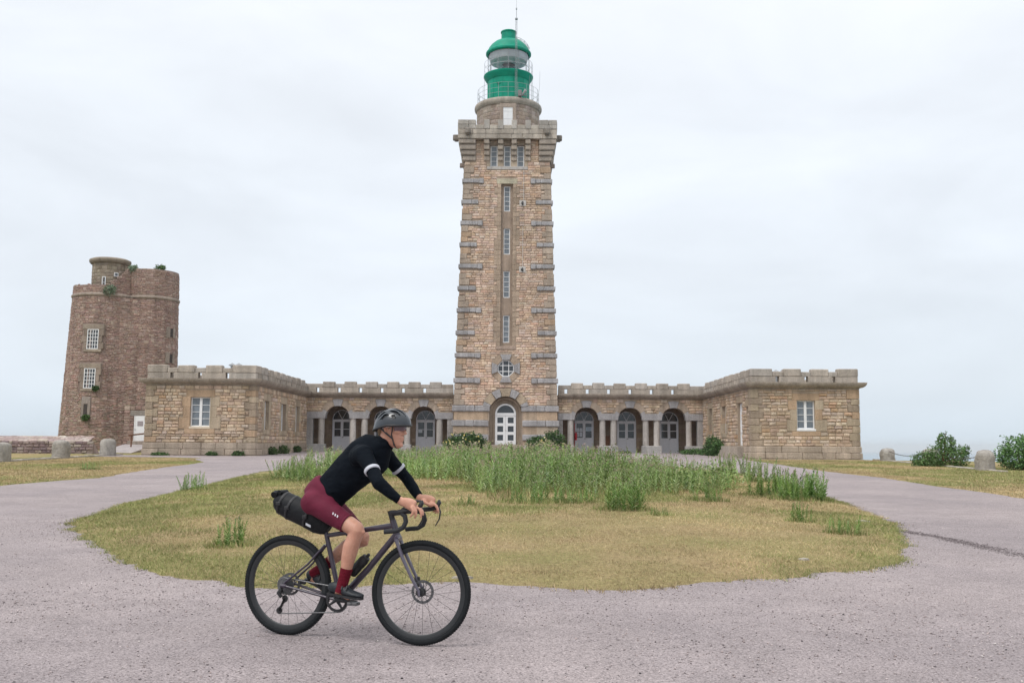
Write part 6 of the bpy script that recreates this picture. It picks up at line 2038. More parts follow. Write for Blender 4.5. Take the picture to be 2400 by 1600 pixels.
def wheel(hub, front):
    def ring(m, R, prof, n=72, col=(0.1, 0.1, 0.1)):
        k = len(prof)
        V = []
        for i in range(n):
            a = 2 * math.pi * i / n
            for r, t in prof:
                V.append((hub.x + (R + r) * math.cos(a), t, hub.z + (R + r) * math.sin(a)))
        Fc = [(i * k + j, i * k + (j + 1) % k, ((i + 1) % n) * k + (j + 1) % k, ((i + 1) % n) * k + j) for i in range(n) for j in range(k)]
        m.add(V, Fc, col)
    fx = (lambda m: steer(m)) if front else (lambda m: m)
    m = MB(); ring(m, 0.0, [(0.281, -0.008), (0.288, -0.0125), (0.313, -0.013), (0.313, 0.013), (0.288, 0.0125), (0.281, 0.008)])
    w = fx(m).build('wheel', M_RIM, bike, smooth=True, local=True)
    m = MB(); ring(m, 0.329, [(0.021 * math.cos(RAD(a)), 0.0205 * math.sin(RAD(a))) for a in range(0, 360, 30)], 96)
    for i in range(120):      # tread knobs
        a = 2 * math.pi * i / 120
        for t in (-0.012, 0.0, 0.012):
            aa = a + (0.026 if t else 0)
            r = 0.3495 - abs(t) * 0.32
            c, s_ = math.cos(aa), math.sin(aa)
            P = []
            for dr in (-0.001, 0.0025):
                for da, dt in ((-0.009, -0.004), (0.009, -0.004), (0.009, 0.004), (-0.009, 0.004)):
                    P.append((hub.x + (r + dr) * c - s_ * da * 0.5, t + dt, hub.z + (r + dr) * s_ + c * da * 0.5))
            m.add(P, [(4, 5, 6, 7), (0, 1, 5, 4), (1, 2, 6, 5), (2, 3, 7, 6), (3, 0, 4, 7)])
    fx(m).build('tyre', M_TYRE, w, smooth=True, local=True)
    m = MB()
    for i in range(24):
        a = 2 * math.pi * i / 24 + 0.07
        sd = 1 if i % 2 else -1
        b = a + (1.15 if (i // 2) % 2 else -1.15)
        m.tube([(hub.x + 0.024 * math.cos(b), sd * 0.027, hub.z + 0.024 * math.sin(b)), (hub.x + 0.285 * math.cos(a), sd * 0.003, hub.z + 0.285 * math.sin(a))], 0.0011, 4)
    sp = fx(m).build('spokes', M_BLACK, w, local=True); sp['kind'] = 'stuff'
    m = MB(); m.tube([(hub.x, -0.05, hub.z), (hub.x, -0.032, hub.z), (hub.x, -0.03, hub.z), (hub.x, -0.024, hub.z), (hub.x, -0.02, hub.z), (hub.x, 0.02, hub.z), (hub.x, 0.024, hub.z), (hub.x, 0.03, hub.z), (hub.x, 0.05, hub.z)], [0.012, 0.012, 0.028, 0.028, 0.013, 0.013, 0.028, 0.028, 0.012], 14)
    fx(m).build('hub', M_BLACK, w, smooth=True, local=True)
    m = MB(); ring(m, 0.0, [(0.062, 0.038), (0.08, 0.038), (0.08, 0.040), (0.062, 0.040)], 40)
    for k in range(6):
        a = k * math.pi / 3
        m.tube([(hub.x + 0.02 * math.cos(a), 0.039, hub.z + 0.02 * math.sin(a)), (hub.x + 0.065 * math.cos(a + 0.5), 0.039, hub.z + 0.065 * math.sin(a + 0.5))], 0.003, 4)
    fx(m).build('brake_disc', M_STEEL, w, local=True)
wheel(RHUB, False)
wheel(FHUB, True)
BB = Vector((0.425, 0, 0.275))
SEATC = BB + Vector((-math.cos(RAD(74.5)), 0, math.sin(RAD(74.5)))) * 0.46     # seat cluster
HT_B = AX0 + AXD * 0.388; HT_T = AX0 + AXD * 0.50
m = MB()
def T(pts, r, n=14): m.tube(pts, r, n, ref=(0, 1, 0))
T([HT_B - AXD * 0.012, HT_B, HT_T, HT_T + AXD * 0.008], [0.026, 0.025, 0.022, 0.021])
T([HT_T - AXD * 0.03 + Vector((-0.005, 0, 0)), SEATC - Vector((0, 0, 0.012))], [(0.020, 0.017), (0.015, 0.014)])
T([HT_B + AXD * 0.02, (HT_B + BB) / 2 + Vector((0, 0, -0.004)), BB + Vector((0.01, 0, 0.005))], [(0.022, 0.024), (0.022, 0.024), (0.026, 0.026)])
T([BB, SEATC, SEATC + (SEATC - BB).normalized() * 0.03], [0.018, 0.0165, 0.0165])
for sd in (-1, 1):
    T([BB + Vector((-0.02, sd * 0.028, -0.003)), Vector((0.20, sd * 0.042, 0.312)), RHUB + Vector((0.02, sd * 0.066, 0.0))], [(0.010, 0.014), (0.009, 0.014), (0.009, 0.011)])
    T([SEATC + Vector((0.0, sd * 0.012, -0.075)), Vector((0.18, sd * 0.036, 0.505)), RHUB + Vector((0.012, sd * 0.066, 0.02))], [0.009, 0.0075, 0.008])
    T([RHUB + Vector((0.03, sd * 0.066, 0.0)), RHUB + Vector((-0.012, sd * 0.066, 0.0))], [0.013, 0.016])
T([BB + Vector((0, -0.04, 0)), BB + Vector((0, 0.04, 0))], 0.023)
m.build('frame', M_FRAME, bike, smooth=True, local=True)
m = MB()
crown = AX0 + AXD * 0.372
T([crown + Vector((0, -0.045, 0)), crown + Vector((0, 0, 0.012)), crown + Vector((0, 0.045, 0))], [(0.017, 0.022), (0.022, 0.03), (0.017, 0.022)])
for sd in (-1, 1):
    T([crown + Vector((0, sd * 0.045, 0.0)), crown.lerp(FHUB, 0.35) + Vector((-0.008, sd * 0.05, 0)), crown.lerp(FHUB, 0.75) + Vector((-0.004, sd * 0.053, 0)), FHUB + Vector((0.0, sd * 0.055, 0.012)), FHUB + Vector((0.004, sd * 0.055, -0.02))], [(0.012, 0.022), (0.012, 0.021), (0.010, 0.016), (0.010, 0.013), (0.008, 0.012)])
steer(m).build('fork', M_FORK, bike, smooth=True, local=True)
# steerer spacers, stem, bar, hoods
STT = HT_T + AXD * 0.045
BARC = Vector((0.872, 0, 0.885))
m = MB(); T([HT_T + AXD * 0.006, STT + AXD * 0.03], 0.019); T([STT + AXD * 0.008, (STT + AXD * 0.008).lerp(BARC, 0.5), BARC], [0.022, 0.018, 0.02]); T([BARC + Vector((0, -0.025, 0)), BARC + Vector((0, 0.025, 0))], 0.023)
steer(m).build('stem', M_BLACK, bike, smooth=True, local=True)
m = MB()
def bar_pts(sd):
    return [BARC, BARC + Vector((0.0, sd * 0.12, 0.0)), BARC + Vector((0.005, sd * 0.19, 0.002)), BARC + Vector((0.03, sd * 0.21, 0.004)), BARC + Vector((0.075, sd * 0.212, 0.002)), BARC + Vector((0.105, sd * 0.215, -0.018)), BARC + Vector((0.115, sd * 0.22, -0.055)), BARC + Vector((0.10, sd * 0.225, -0.092)), BARC + Vector((0.06, sd * 0.23, -0.115)), BARC + Vector((-0.03, sd * 0.235, -0.125))]
for sd in (-1, 1):
    m.tube(bar_pts(sd), [0.016, 0.016, 0.0165, 0.0165, 0.0165, 0.0165, 0.0165, 0.0165, 0.0165, 0.0165], 12, ref=(0, 0, 1))
hb = steer(m).build('handlebar', M_TAPE, bike, smooth=True, local=True)
for sd in (-1, 1):
    m = MB()
    a = BARC + Vector((0.06, sd * 0.212, 0.006))
    m.tube([a, a + Vector((0.05, 0, 0.012)), a + Vector((0.105, 0, 0.018)), a + Vector((0.145, 0, 0.035)), a + Vector((0.16, 0, 0.065)), a + Vector((0.157, 0, 0.082))], [(0.017, 0.02), (0.017, 0.021), (0.0165, 0.021), (0.0165, 0.024), (0.015, 0.02), (0.008, 0.010)], 12, ref=(0, 1, 0))
    steer(m).build('brake_hood', M_BLACK, hb, smooth=True, local=True)
    m = MB()
    m.tube([a + Vector((0.15, sd * -0.004, 0.045)), a + Vector((0.172, sd * -0.008, 0.0)), a + Vector((0.165, sd * -0.004, -0.05)), a + Vector((0.135, sd * 0.004, -0.10))], [(0.006, 0.012), (0.006, 0.011), (0.005, 0.010), (0.004, 0.008)], 8, ref=(0, 1, 0))
    steer(m).build('brake_lever', M_BLACK, hb, smooth=True, local=True)
m = MB(); m.cbox(0.935, 1.015, -0.027, 0.027, 0.955, 0.972, 0.006); m.tube([BARC + Vector((0.01, 0, 0.018)), (0.925, 0, 0.94), (0.97, 0, 0.956)], 0.007, 6)
steer(m).build('bike_computer', M_BLACK, bike, local=True)
# seatpost, saddle
sdir = (SEATC - BB).normalized()
PTOP = BB + sdir * 0.595
m = MB(); m.tube([SEATC, PTOP], 0.0136, 12); m.cbox(PTOP.x - 0.03, PTOP.x + 0.03, -0.022, 0.022, PTOP.z - 0.01, PTOP.z + 0.018, 0.006)
m.build('seatpost', M_BLACK, bike, smooth=True, local=True)
m = MB()
prof = [(-0.135, 0.062, 0.022), (-0.125, 0.072, 0.026), (-0.08, 0.070, 0.028), (-0.03, 0.045, 0.026), (0.03, 0.028, 0.024), (0.09, 0.022, 0.022), (0.13, 0.018, 0.018), (0.14, 0.008, 0.008)]
zs_ = PTOP.z + 0.045
m.tube([(PTOP.x + 0.0 + s, 0, zs_ + (0.012 if s < -0.08 else 0.0)) for s, _, _ in prof], [(w, h) for _, w, h in prof], 14, ref=(0, 0, 1))
for sd in (-1, 1): m.tube([(PTOP.x - 0.1, sd * 0.03, zs_ - 0.01), (PTOP.x - 0.04, sd * 0.022, zs_ - 0.032), (PTOP.x + 0.05, sd * 0.02, zs_ - 0.032), (PTOP.x + 0.1, sd * 0.012, zs_ - 0.01)], 0.0035, 6)
m.build('saddle', M_BLACK, bike, smooth=True, local=True)
# drivetrain
CR_Y = -0.047
m = MB()
n = 44
V = []
for i in range(n * 2):
    a = math.pi * i / n
    r = 0.088 if i % 2 else 0.083
    for t in (-0.002, 0.002):
        for q in (r, 0.066): V.append((BB.x + q * math.cos(a), CR_Y + t, BB.z + q * math.sin(a)))
k = 4
Fc = []
for i in range(n * 2):
    j = (i + 1) % (n * 2)
    Fc += [(i * 4, j * 4, j * 4 + 1, i * 4 + 1), (i * 4 + 2, j * 4 + 2, j * 4 + 3, i * 4 + 3), (i * 4, i * 4 + 2, j * 4 + 2, j * 4), (i * 4 + 1, j * 4 + 1, j * 4 + 3, i * 4 + 3)]
m.add(V, Fc)
for k in range(4):
    a = k * math.pi / 2 + 0.6
    m.tube([(BB.x, CR_Y, BB.z), (BB.x + 0.07 * math.cos(a), CR_Y, BB.z + 0.07 * math.sin(a))], [0.014, 0.007], 6)
m.build('chainring', M_BLACK, bike, local=True)
CA = RAD(-2.0)      # crank angle: right crank forward
PED_R = BB + Vector((0.170 * math.cos(CA), -0.072, 0.170 * math.sin(CA)))
PED_L = BB + Vector((-0.170 * math.cos(CA), 0.072, -0.170 * math.sin(CA)))
for P_, sd in ((PED_R, -1), (PED_L, 1)):
    m = MB(); m.tube([BB + Vector((0, sd * 0.058, 0)), BB.lerp(P_, 0.5) + Vector((0, sd * 0.03, 0)), P_], [(0.016, 0.011), (0.013, 0.009), (0.013, 0.010)], 8, ref=(0, 1, 0))
    c_ = m.build('crank', M_BLACK, bike, smooth=True, local=True)
    m = MB(); m.tube([P_, P_ + Vector((0, sd * 0.085, 0))], 0.008, 8); m.cbox(P_.x - 0.035, P_.x + 0.04, min(P_.y + sd * 0.025, P_.y + sd * 0.085), max(P_.y + sd * 0.025, P_.y + sd * 0.085), P_.z - 0.011, P_.z + 0.010, 0.004)
    m.build('pedal', M_STEEL, c_, local=True)
m = MB()
for k in range(9):
    r = 0.070 - 0.0048 * k
    y_ = -0.026 - 0.0038 * k
    nn_ = 30
    V = []
    for i in range(nn_):
        a = 2 * math.pi * i / nn_
        rr = r if i % 2 else r - 0.004
        V += [(rr * math.cos(a), y_, WR + rr * math.sin(a)), (rr * math.cos(a), y_ - 0.0018, WR + rr * math.sin(a))]
    V += [(0, y_, WR), (0, y_ - 0.0018, WR)]
    Fc = []
    for i in range(nn_):
        j = (i + 1) % nn_
        Fc += [(2 * i, 2 * j, 2 * j + 1, 2 * i + 1), (2 * i, 2 * nn_, 2 * j), (2 * i + 1, 2 * j + 1, 2 * nn_ + 1)]
    m.add(V, Fc)
m.build('cassette', M_STEEL, bike, local=True)
m = MB()
JU = Vector((0.008, -0.042, 0.262)); JL = Vector((-0.035, -0.042, 0.175))
m.tube([(-0.012, -0.058, 0.335), (-0.03, -0.066, 0.30), (-0.01, -0.062, 0.27)], [0.011, 0.017, 0.013], 8)
for y_ in (-0.050, -0.036):
    m.tube([JU + Vector((0, y_ + 0.042, 0)), JL + Vector((0, y_ + 0.042, 0))], [(0.003, 0.014), (0.003, 0.012)], 6, ref=(0, 1, 0))
for c in (JU, JL):
    m.tube([c + Vector((0, -0.004, 0)), c + Vector((0, 0.004, 0))], 0.022, 14)
m.build('rear_derailleur', M_BLACK, bike, smooth=True, local=True)
# chain as links along its path
pth = []
def arc(c, r, a0, a1, n_):
    return [Vector((c.x + r * math.cos(RAD(a0 + (a1 - a0) * i / n_)), 0, c.z + r * math.sin(RAD(a0 + (a1 - a0) * i / n_)))) for i in range(n_ + 1)]
pth += arc(BB, 0.087, 97, -80, 14)
pth += arc(JL, 0.022, -85, -200, 6)
pth += arc(JU, -0.022, 160 - 180 + 180, 20 + 180 - 180, 4) if False else [JU + Vector((0.02, 0.042, -0.012)), JU + Vector((0.022, 0.042, 0.006))]
pth += arc(RHUB, 0.053, -95, -265, 10)
pth = [Vector((p.x, CR_Y + (0.004 if p.x < 0.2 else 0), p.z)) for p in pth]
m = MB()
pth.append(pth[0])
for a, b in zip(pth[:-1], pth[1:]):
    d = b - a
    nl = max(1, int(d.length / 0.0127))
    for i in range(nl):
        p, q = a + d * (i / nl), a + d * ((i + 0.92) / nl)
        w_ = 0.0034 if i % 2 else 0.0022
        m.tube([p, q], [(w_, 0.0042), (w_, 0.0042)], 4, ref=(0, 0, 1) if abs(d.z) < abs(d.x) else (1, 0, 0))
ch_ = m.build('chain', M_STEEL, bike, local=True)
ch_['kind'] = 'stuff'
# brake calipers
m = MB(); m.cbox(0.06, 0.115, 0.045, 0.065, 0.35, 0.385, 0.006); m.build('brake_caliper', M_BLACK, bike, local=True)
m = MB(); m.cbox(0.975, 1.015, 0.04, 0.06, 0.38, 0.45, 0.006); steer(m).build('brake_caliper', M_BLACK, bike, local=True)
# bottle cages
def bottle_axis(f, side):
    a = BB + (HT_B - BB) * f
    n_ = Vector((-(HT_B - BB).z, 0, (HT_B - BB).x)).normalized()
    return a + n_ * side
dt = (HT_B - BB).normalized()
m = MB()
B0 = bottle_axis(0.30, 0.064)
for sd in (-1, 1):
    m.tube([B0 - dt * 0.02 + Vector((0, sd * 0.005, 0)), B0 + Vector((0, sd * 0.039, 0)), B0 + dt * 0.08 + Vector((0, sd * 0.041, 0)), B0 + dt * 0.11 + Vector((0, sd * 0.03, 0)) - Vector((dt.z * -0.03, 0, dt.x * 0.03)) * 0], 0.004, 6)
m.build('bottle_cage', M_BLACK, bike, local=True)

# water bottle (own thing) and saddle bag (own thing), placed in the bike's frame
def local_thing(name, label, cat):
    return empty(name, BL, BRZ, label, cat)
wb = local_thing('water_bottle', 'black water bottle held on the bicycle down tube', 'bottle')
m = MB()
ax = dt
m.tube([B0 - ax * 0.0, B0 + ax * 0.006, B0 + ax * 0.07, B0 + ax * 0.08, B0 + ax * 0.092, B0 + ax * 0.135, B0 + ax * 0.15], [0.032, 0.036, 0.036, 0.033, 0.036, 0.036, 0.030], 18)
m.build('body', flat_mat('matt_black_plastic', (0.014, 0.014, 0.016), 0.5, var=0.1), wb, smooth=True, local=True)
m = MB(); m.tube([B0 + ax * 0.15, B0 + ax * 0.165, B0 + ax * 0.172, B0 + ax * 0.185, B0 + ax * 0.195], [0.031, 0.029, 0.012, 0.012, 0.009], 14)
m.build('cap', M_BLACK, wb, smooth=True, local=True)

bag = local_thing('saddle_bag', 'large black seat pack strapped behind the saddle', 'bag')
M_BAG = flat_mat('black_ripstop', (0.006, 0.007, 0.009), 0.6, spec=0.3, var=0.3, nscale=14, bstr=0.5, bscale=25)
m = MB()
# spine of the bag from seatpost back and up
secs = [((0.318, 0.745), 0.030, 0.040), ((0.29, 0.768), 0.048, 0.066), ((0.235, 0.800), 0.060, 0.086), ((0.165, 0.836), 0.066, 0.088), ((0.09, 0.868), 0.070, 0.090), ((0.02, 0.895), 0.072, 0.092), ((-0.05, 0.925), 0.070, 0.086), ((-0.088, 0.942), 0.066, 0.066), ((-0.105, 0.950), 0.055, 0.035)]
m.tube([(s, 0, z) for (s, z), _, _ in secs], [(w, h) for _, w, h in secs], 18, ref=(0, 0, 1))
bb = m.build('pack_body', M_BAG, bag, smooth=True, local=True)
m = MB()
m.tube([(-0.098, -0.062, 0.985), (-0.098, -0.03, 0.995), (-0.098, 0.03, 0.995), (-0.098, 0.062, 0.985)], 0.024, 10); m.tube([(-0.06, -0.05, 1.005), (-0.06, 0.05, 1.005)], 0.016, 8)
m.build('rolled_closure', M_BAG, bag, smooth=True, local=True)
for (s, z), w, h in (secs[3], secs[5], secs[6]):
    m = MB()
    d = Vector((-0.88, 0, 0.40)).normalized(); up = Vector((0.40, 0, 0.88))
    pts = [Vector((s, 0, z)) + Vector((0, math.cos(2 * math.pi * k / 24) * (w + 0.003), 0)) + up * (math.sin(2 * math.pi * k / 24) * (h + 0.003)) for k in range(25)]
    m.tube(pts, (0.0025, 0.011) and [(0.003, 0.010)] * 25, 6, cap=False, ref=tuple(d))
    st_ = m.build('strap', M_BLACK, bag, local=True)
    m = MB(); m.cbox(s - 0.018, s + 0.018, -(w + 0.012), -(w + 0.001), z - 0.012, z + 0.014, 0.004); m.build('buckle', M_BLACK, st_, local=True)
m = MB()
m.add([(0.175, -0.0665, 0.768), (0.215, -0.0655, 0.752), (0.215, -0.0655, 0.77), (0.175, -0.0665, 0.786)], [(0, 1, 2, 3)], (0.5, 0.52, 0.56))
m.v = [(x_, y_ - 0.004, z_ + 0.012) for x_, y_, z_ in m.v]
m.build('reflective_tag', M_PAINT, bag, local=True)
# ------------------------------------------------------------------ rider
M_SKIN = None
def skin_material():
    m_, t, b = newmat('skin')
    pos = N(t, 'ShaderNodeTexCoord').outputs['Object']
    a = noise(t, 9.0, 4, 0.6, pos); f = noise(t, 60.0, 3, 0.6, pos)
    c = mixc(t, rng_map(t, a.outputs[0], 0.35, 0.65, 0.0, 1.0), (0.50, 0.245, 0.165), (0.55, 0.29, 0.205))
    c = vmul(t, c, rng_map(t, f.outputs[0], 0.3, 0.7, 0.93, 1.07))
    t.links.new(c, b.inputs['Base Color'])
    b.inputs['Roughness'].default_value = 0.5
    b.inputs['Subsurface Weight'].default_value = 0.12
    b.inputs['Subsurface Radius'].default_value = (0.02, 0.008, 0.004)
    bump(t, b, f.outputs[0], 0.15, 0.004)
    return m_
M_SKIN = skin_material()
def cloth_material(name, col, rough=0.75, wr=0.35, scale=9.0):
    m_, t, b = newmat(name)
    pos = N(t, 'ShaderNodeTexCoord').outputs['Object']
    mpp = N(t, 'ShaderNodeMapping'); mpp.inputs['Rotation'].default_value = (0, 0.7, 0); mpp.inputs['Scale'].default_value = (1.0, 0.6, 2.2)
    t.links.new(pos, mpp.inputs[0])
    a = noise(t, scale, 4, 0.55, mpp.outputs[0]); f = noise(t, 260.0, 2, 0.5, pos)
    r_ = N(t, 'ShaderNodeRGB'); r_.outputs[0].default_value = (*col, 1)
    c = vmul(t, r_.outputs[0], rng_map(t, a.outputs[0], 0.3, 0.7, 0.85, 1.15))
    t.links.new(c, b.inputs['Base Color'])
    b.inputs['Roughness'].default_value = rough
    b.inputs['Specular IOR Level'].default_value = 0.12
    ad = N(t, 'ShaderNodeMath', operation='MULTIPLY_ADD')
    t.links.new(f.outputs[0], ad.inputs[0]); ad.inputs[1].default_value = 0.06; t.links.new(a.outputs[0], ad.inputs[2])
    bump(t, b, ad.outputs[0], wr, 0.03)
    return m_
M_JERSEY = cloth_material('navy_black_jersey', (0.0035, 0.006, 0.010), 0.85, 0.6, 8.0)
M_SHORTS = cloth_material('maroon_shorts', (0.125, 0.018, 0.038), 0.68, 0.2, 7.0)
M_SOCK = cloth_material('dark_red_sock', (0.12, 0.008, 0.018), 0.8, 0.3, 30.0)
M_SHOE = flat_mat('dark_shoe', (0.013, 0.017, 0.022), 0.55, var=0.2, nscale=20, bstr=0.2)
M_HELMET = flat_mat('blue_grey_helmet_shell', (0.012, 0.018, 0.026), 0.35, var=0.1, coat=0.6)
M_HAIR = flat_mat('sandy_hair', (0.26, 0.18, 0.11), 0.7, var=0.3, nscale=60, bstr=0.6, bscale=150)

def limb(m, pts, rad, n=16, ref=(0, 1, 0)):
    """tapered closed tube with rounded ends; rad entries r or (side, other)"""
    P = [Vector(p) for p in pts]
    R = [(r, r) if not isinstance(r, tuple) else r for r in rad]
    d0 = (P[0] - P[1]).normalized(); d1 = (P[-1] - P[-2]).normalized()
    k0, k1 = min(R[0]), min(R[-1])
    Q = [P[0] + d0 * k0 * 0.75, P[0] + d0 * k0 * 0.45] + P + [P[-1] + d1 * k1 * 0.45, P[-1] + d1 * k1 * 0.75]
    S = [(R[0][0] * 0.3, R[0][1] * 0.3), (R[0][0] * 0.8, R[0][1] * 0.8)] + R + [(R[-1][0] * 0.8, R[-1][1] * 0.8), (R[-1][0] * 0.3, R[-1][1] * 0.3)]
    m.tube(Q, S, n, ref=ref)
def flatlimb(m, pts, rad, n=18, ref=(0, 1, 0)):
    m.tube(pts, [(r, r) if not isinstance(r, tuple) else r for r in rad], n, ref=ref)
def organic(m, name, mat, parent, vox, smooth_it=4, local=True):
    o = m.build(name, mat, parent, local=local)
    r = o.modifiers.new('remesh', 'REMESH'); r.mode = 'VOXEL'; r.voxel_size = vox; r.use_smooth_shade = True
    s = o.modifiers.new('smooth', 'SMOOTH'); s.factor = 0.5; s.iterations = smooth_it
    return o
V3 = Vector
SPINE = [(0.295, 0, 0.975), (0.357, 0, 1.04), (0.475, 0, 1.145), (0.60, 0, 1.248), (0.685, 0, 1.305), (0.745, 0, 1.345)]
HIP = {-1: V3((0.245, -0.085, 0.945)), 1: V3((0.245, 0.085, 0.945))}
KNEE = {-1: V3((0.600, -0.105, 0.765)), 1: V3((0.535, 0.105, 0.690))}
ANK = {-1: V3((0.497, -0.115, 0.370)), 1: V3((0.165, 0.115, 0.435))}
SHO = {-1: V3((0.672, -0.165, 1.285)), 1: V3((0.672, 0.165, 1.285))}
ELB = {-1: V3((0.838, -0.270, 1.098)), 1: V3((0.805, 0.270, 1.098))}
WRI = {-1: V3((0.982, -0.212, 0.972)), 1: V3((0.930, 0.208, 0.972))}
body = MB()
# torso core, neck
limb(body, SPINE, [(0.11, 0.082), (0.11, 0.084), (0.12, 0.086), (0.13, 0.088), (0.11, 0.068), (0.055, 0.055)])
limb(body, [(0.715, 0, 1.325), (0.752, 0, 1.375), (0.775, 0, 1.42)], [(0.056, 0.06), (0.054, 0.058), (0.056, 0.062)])
# head: stacked slices
HC = V3((0.798, 0, 1.455)); HP = RAD(7)
def hpt(x, y, z):
    return (HC.x + x * math.cos(HP) + z * math.sin(HP), HC.y + y, HC.z - x * math.sin(HP) + z * math.cos(HP))
hs_ = [(-0.122, 0.070, -0.030, 0.016), (-0.115, 0.086, -0.012, 0.030), (-0.098, 0.094, 0.012, 0.044), (-0.075, 0.093, 0.045, 0.054), (-0.05, 0.092, 0.066, 0.060), (-0.02, 0.091, 0.080, 0.066), (0.01, 0.088, 0.090, 0.070), (0.032, 0.083, 0.095, 0.072), (0.05, 0.092, 0.097, 0.074), (0.075, 0.090, 0.096, 0.074), (0.092, 0.074, 0.084, 0.064), (0.107, 0.050, 0.062, 0.046), (0.115, 0.022, 0.03, 0.02)]
nh = 22
V = []
for z, fr_x, bk, hw in hs_:
    for k in range(nh):
        a = 2 * math.pi * k / nh
        cx_ = (fr_x - bk) / 2; ax_ = (fr_x + bk) / 2
        ca, sa = math.cos(a), math.sin(a)
        sq = 0.9
        V.append(hpt(cx_ + ax_ * math.copysign(abs(ca) ** sq, ca), hw * math.copysign(abs(sa) ** sq, sa), z))
Fc = [tuple(range(nh - 1, -1, -1)), tuple(range((len(hs_) - 1) * nh, len(hs_) * nh))]
for i in range(len(hs_) - 1):
    for k in range(nh):
        a = i * nh + k; b = i * nh + (k + 1) % nh
        Fc.append((a, b, b + nh, a + nh))
body.add(V, Fc)
limb(body, [hpt(0.084, 0, 0.036), hpt(0.098, 0, 0.008), hpt(0.110, 0, -0.014)], [(0.008, 0.008), (0.010, 0.010), (0.013, 0.012)], 10)      # nose
for sd in (-1, 1):
    limb(body, [hpt(0.098, sd * 0.012, -0.018), hpt(0.088, sd * 0.015, -0.02)], [0.008, 0.008], 8)     # nostrils
    limb(body, [hpt(0.085, sd * 0.014, 0.050), hpt(0.078, sd * 0.045, 0.050)], [0.010, 0.009], 8)      # brow
    limb(body, [hpt(0.070, sd * 0.04, -0.005), hpt(0.05, sd * 0.056, 0.0)], [0.020, 0.016], 8)         # cheek
    limb(body, [hpt(-0.012, sd * 0.074, 0.030), hpt(-0.016, sd * 0.080, 0.012), hpt(-0.006, sd * 0.074, -0.018)], [(0.006, 0.014), (0.007, 0.018), (0.006, 0.010)], 8)   # ear
limb(body, [hpt(0.089, -0.020, -0.047), hpt(0.097, 0, -0.046), hpt(0.089, 0.020, -0.047)], [(0.0075, 0.0075)] * 3, 8)   # upper lip
limb(body, [hpt(0.088, -0.018, -0.060), hpt(0.095, 0, -0.060), hpt(0.088, 0.018, -0.060)], [(0.0085, 0.0085)] * 3, 8)   # lower lip
limb(body, [hpt(0.083, -0.012, -0.098), hpt(0.090, 0, -0.098), hpt(0.083, 0.012, -0.098)], [0.014, 0.016, 0.014], 8)  # chin
for sd in (-1, 1):
    h_, k_, a_ = HIP[sd], KNEE[sd], ANK[sd]
    fw = V3((1, 0, 0))
    limb(body, [h_, h_.lerp(k_, 0.35), h_.lerp(k_, 0.7), h_.lerp(k_, 0.88), k_], [(0.07, 0.075), (0.068, 0.072), (0.060, 0.064), (0.058, 0.062), (0.055, 0.059)])
    back = (a_ - k_).normalized().cross(V3((0, 1, 0))).normalized()
    if back.x > 0: back = -back
    limb(body, [k_, k_.lerp(a_, 0.12) + back * 0.002, k_.lerp(a_, 0.30) + back * 0.012, k_.lerp(a_, 0.45) + back * 0.010, k_.lerp(a_, 0.7) + back * 0.002, a_.lerp(k_, 0.05), a_], [(0.055, 0.060), (0.051, 0.055), (0.055, 0.061), (0.051, 0.056), (0.037, 0.041), (0.032, 0.037), (0.034, 0.040)])
    limb(body, [k_ + (k_ - h_).normalized() * 0.012 - back * 0.025, k_.lerp(a_, 0.06) - back * 0.036], [(0.030, 0.024), (0.024, 0.020)], 10)   # kneecap
    s_, e_, w_ = SHO[sd], ELB[sd], WRI[sd]
    limb(body, [s_, s_.lerp(e_, 0.5), e_], [0.038, 0.034, 0.029])
    limb(body, [e_, e_.lerp(w_, 0.3), e_.lerp(w_, 0.7), w_], [0.029, 0.029, 0.025, (0.027, 0.021)])
# hands on the hoods
def hand(m, sd):
    w = WRI[sd]
    hx = (1 if sd < 0 else 1)
    off = 0.022 if sd < 0 else -0.022
    K0 = V3((1.046 + off * 1.1, sd * 0.214, 0.950)); 
    # palm: flattened, from wrist to knuckles, arched over the hood
    limb(m, [w, w.lerp(K0, 0.35) + V3((0, 0, 0.004)), w.lerp(K0, 0.8) + V3((0, 0, 0.002)), K0 + V3((0.005, 0, -0.006))], [(0.029, 0.022), (0.034, 0.022), (0.041, 0.021), (0.040, 0.018)], 14)
    spread = [0.030, 0.011, -0.010, -0.030]      # index (outer/top) .. little
    lens = [(0.040, 0.028, 0.022), (0.044, 0.031, 0.023), (0.040, 0.029, 0.022), (0.031, 0.024, 0.019)]
    for i in range(4):
        y_ = sd * 0.214 - sd * (-1) * 0 + (-sd) * 0
        lat = spread[i]
        base = K0 + V3((0.006 - abs(lat) * 0.12, sd * -lat, -0.004 - (0.006 if i == 3 else 0)))
        # index and middle reach to the lever, ring and little curl lower round the hood
        a1 = RAD((-24, -32, -48, -62)[i]); a2 = a1 - RAD((28, 34, 40, 42)[i]); a3 = a2 - RAD((24, 30, 36, 38)[i])
        out = sd * (0.35 if lat < 0 else -0.10)
        p = base
        pts = [p]
        for L_, an, o_ in zip(lens[i], (a1, a2, a3), (out * 0.5, out * 0.2, -out * 0.6)):
            p = p + V3((math.cos(an) * L_, o_ * L_, math.sin(an) * L_))
            pts.append(p)
        limb(m, pts, [0.0105, 0.0098, 0.0090, 0.0075], 10)
    # thumb leaves the side of the palm and wraps the inner side of the hood
    tb = w.lerp(K0, 0.35) + V3((0, -sd * 0.026, -0.006))
    limb(m, [tb, tb + V3((0.030, -sd * 0.014, -0.014)), tb + V3((0.058, -sd * 0.012, -0.026)), tb + V3((0.078, -sd * 0.002, -0.034))], [0.015, 0.0125, 0.011, 0.009], 10)
for sd in (-1, 1):
    hand(body, sd)
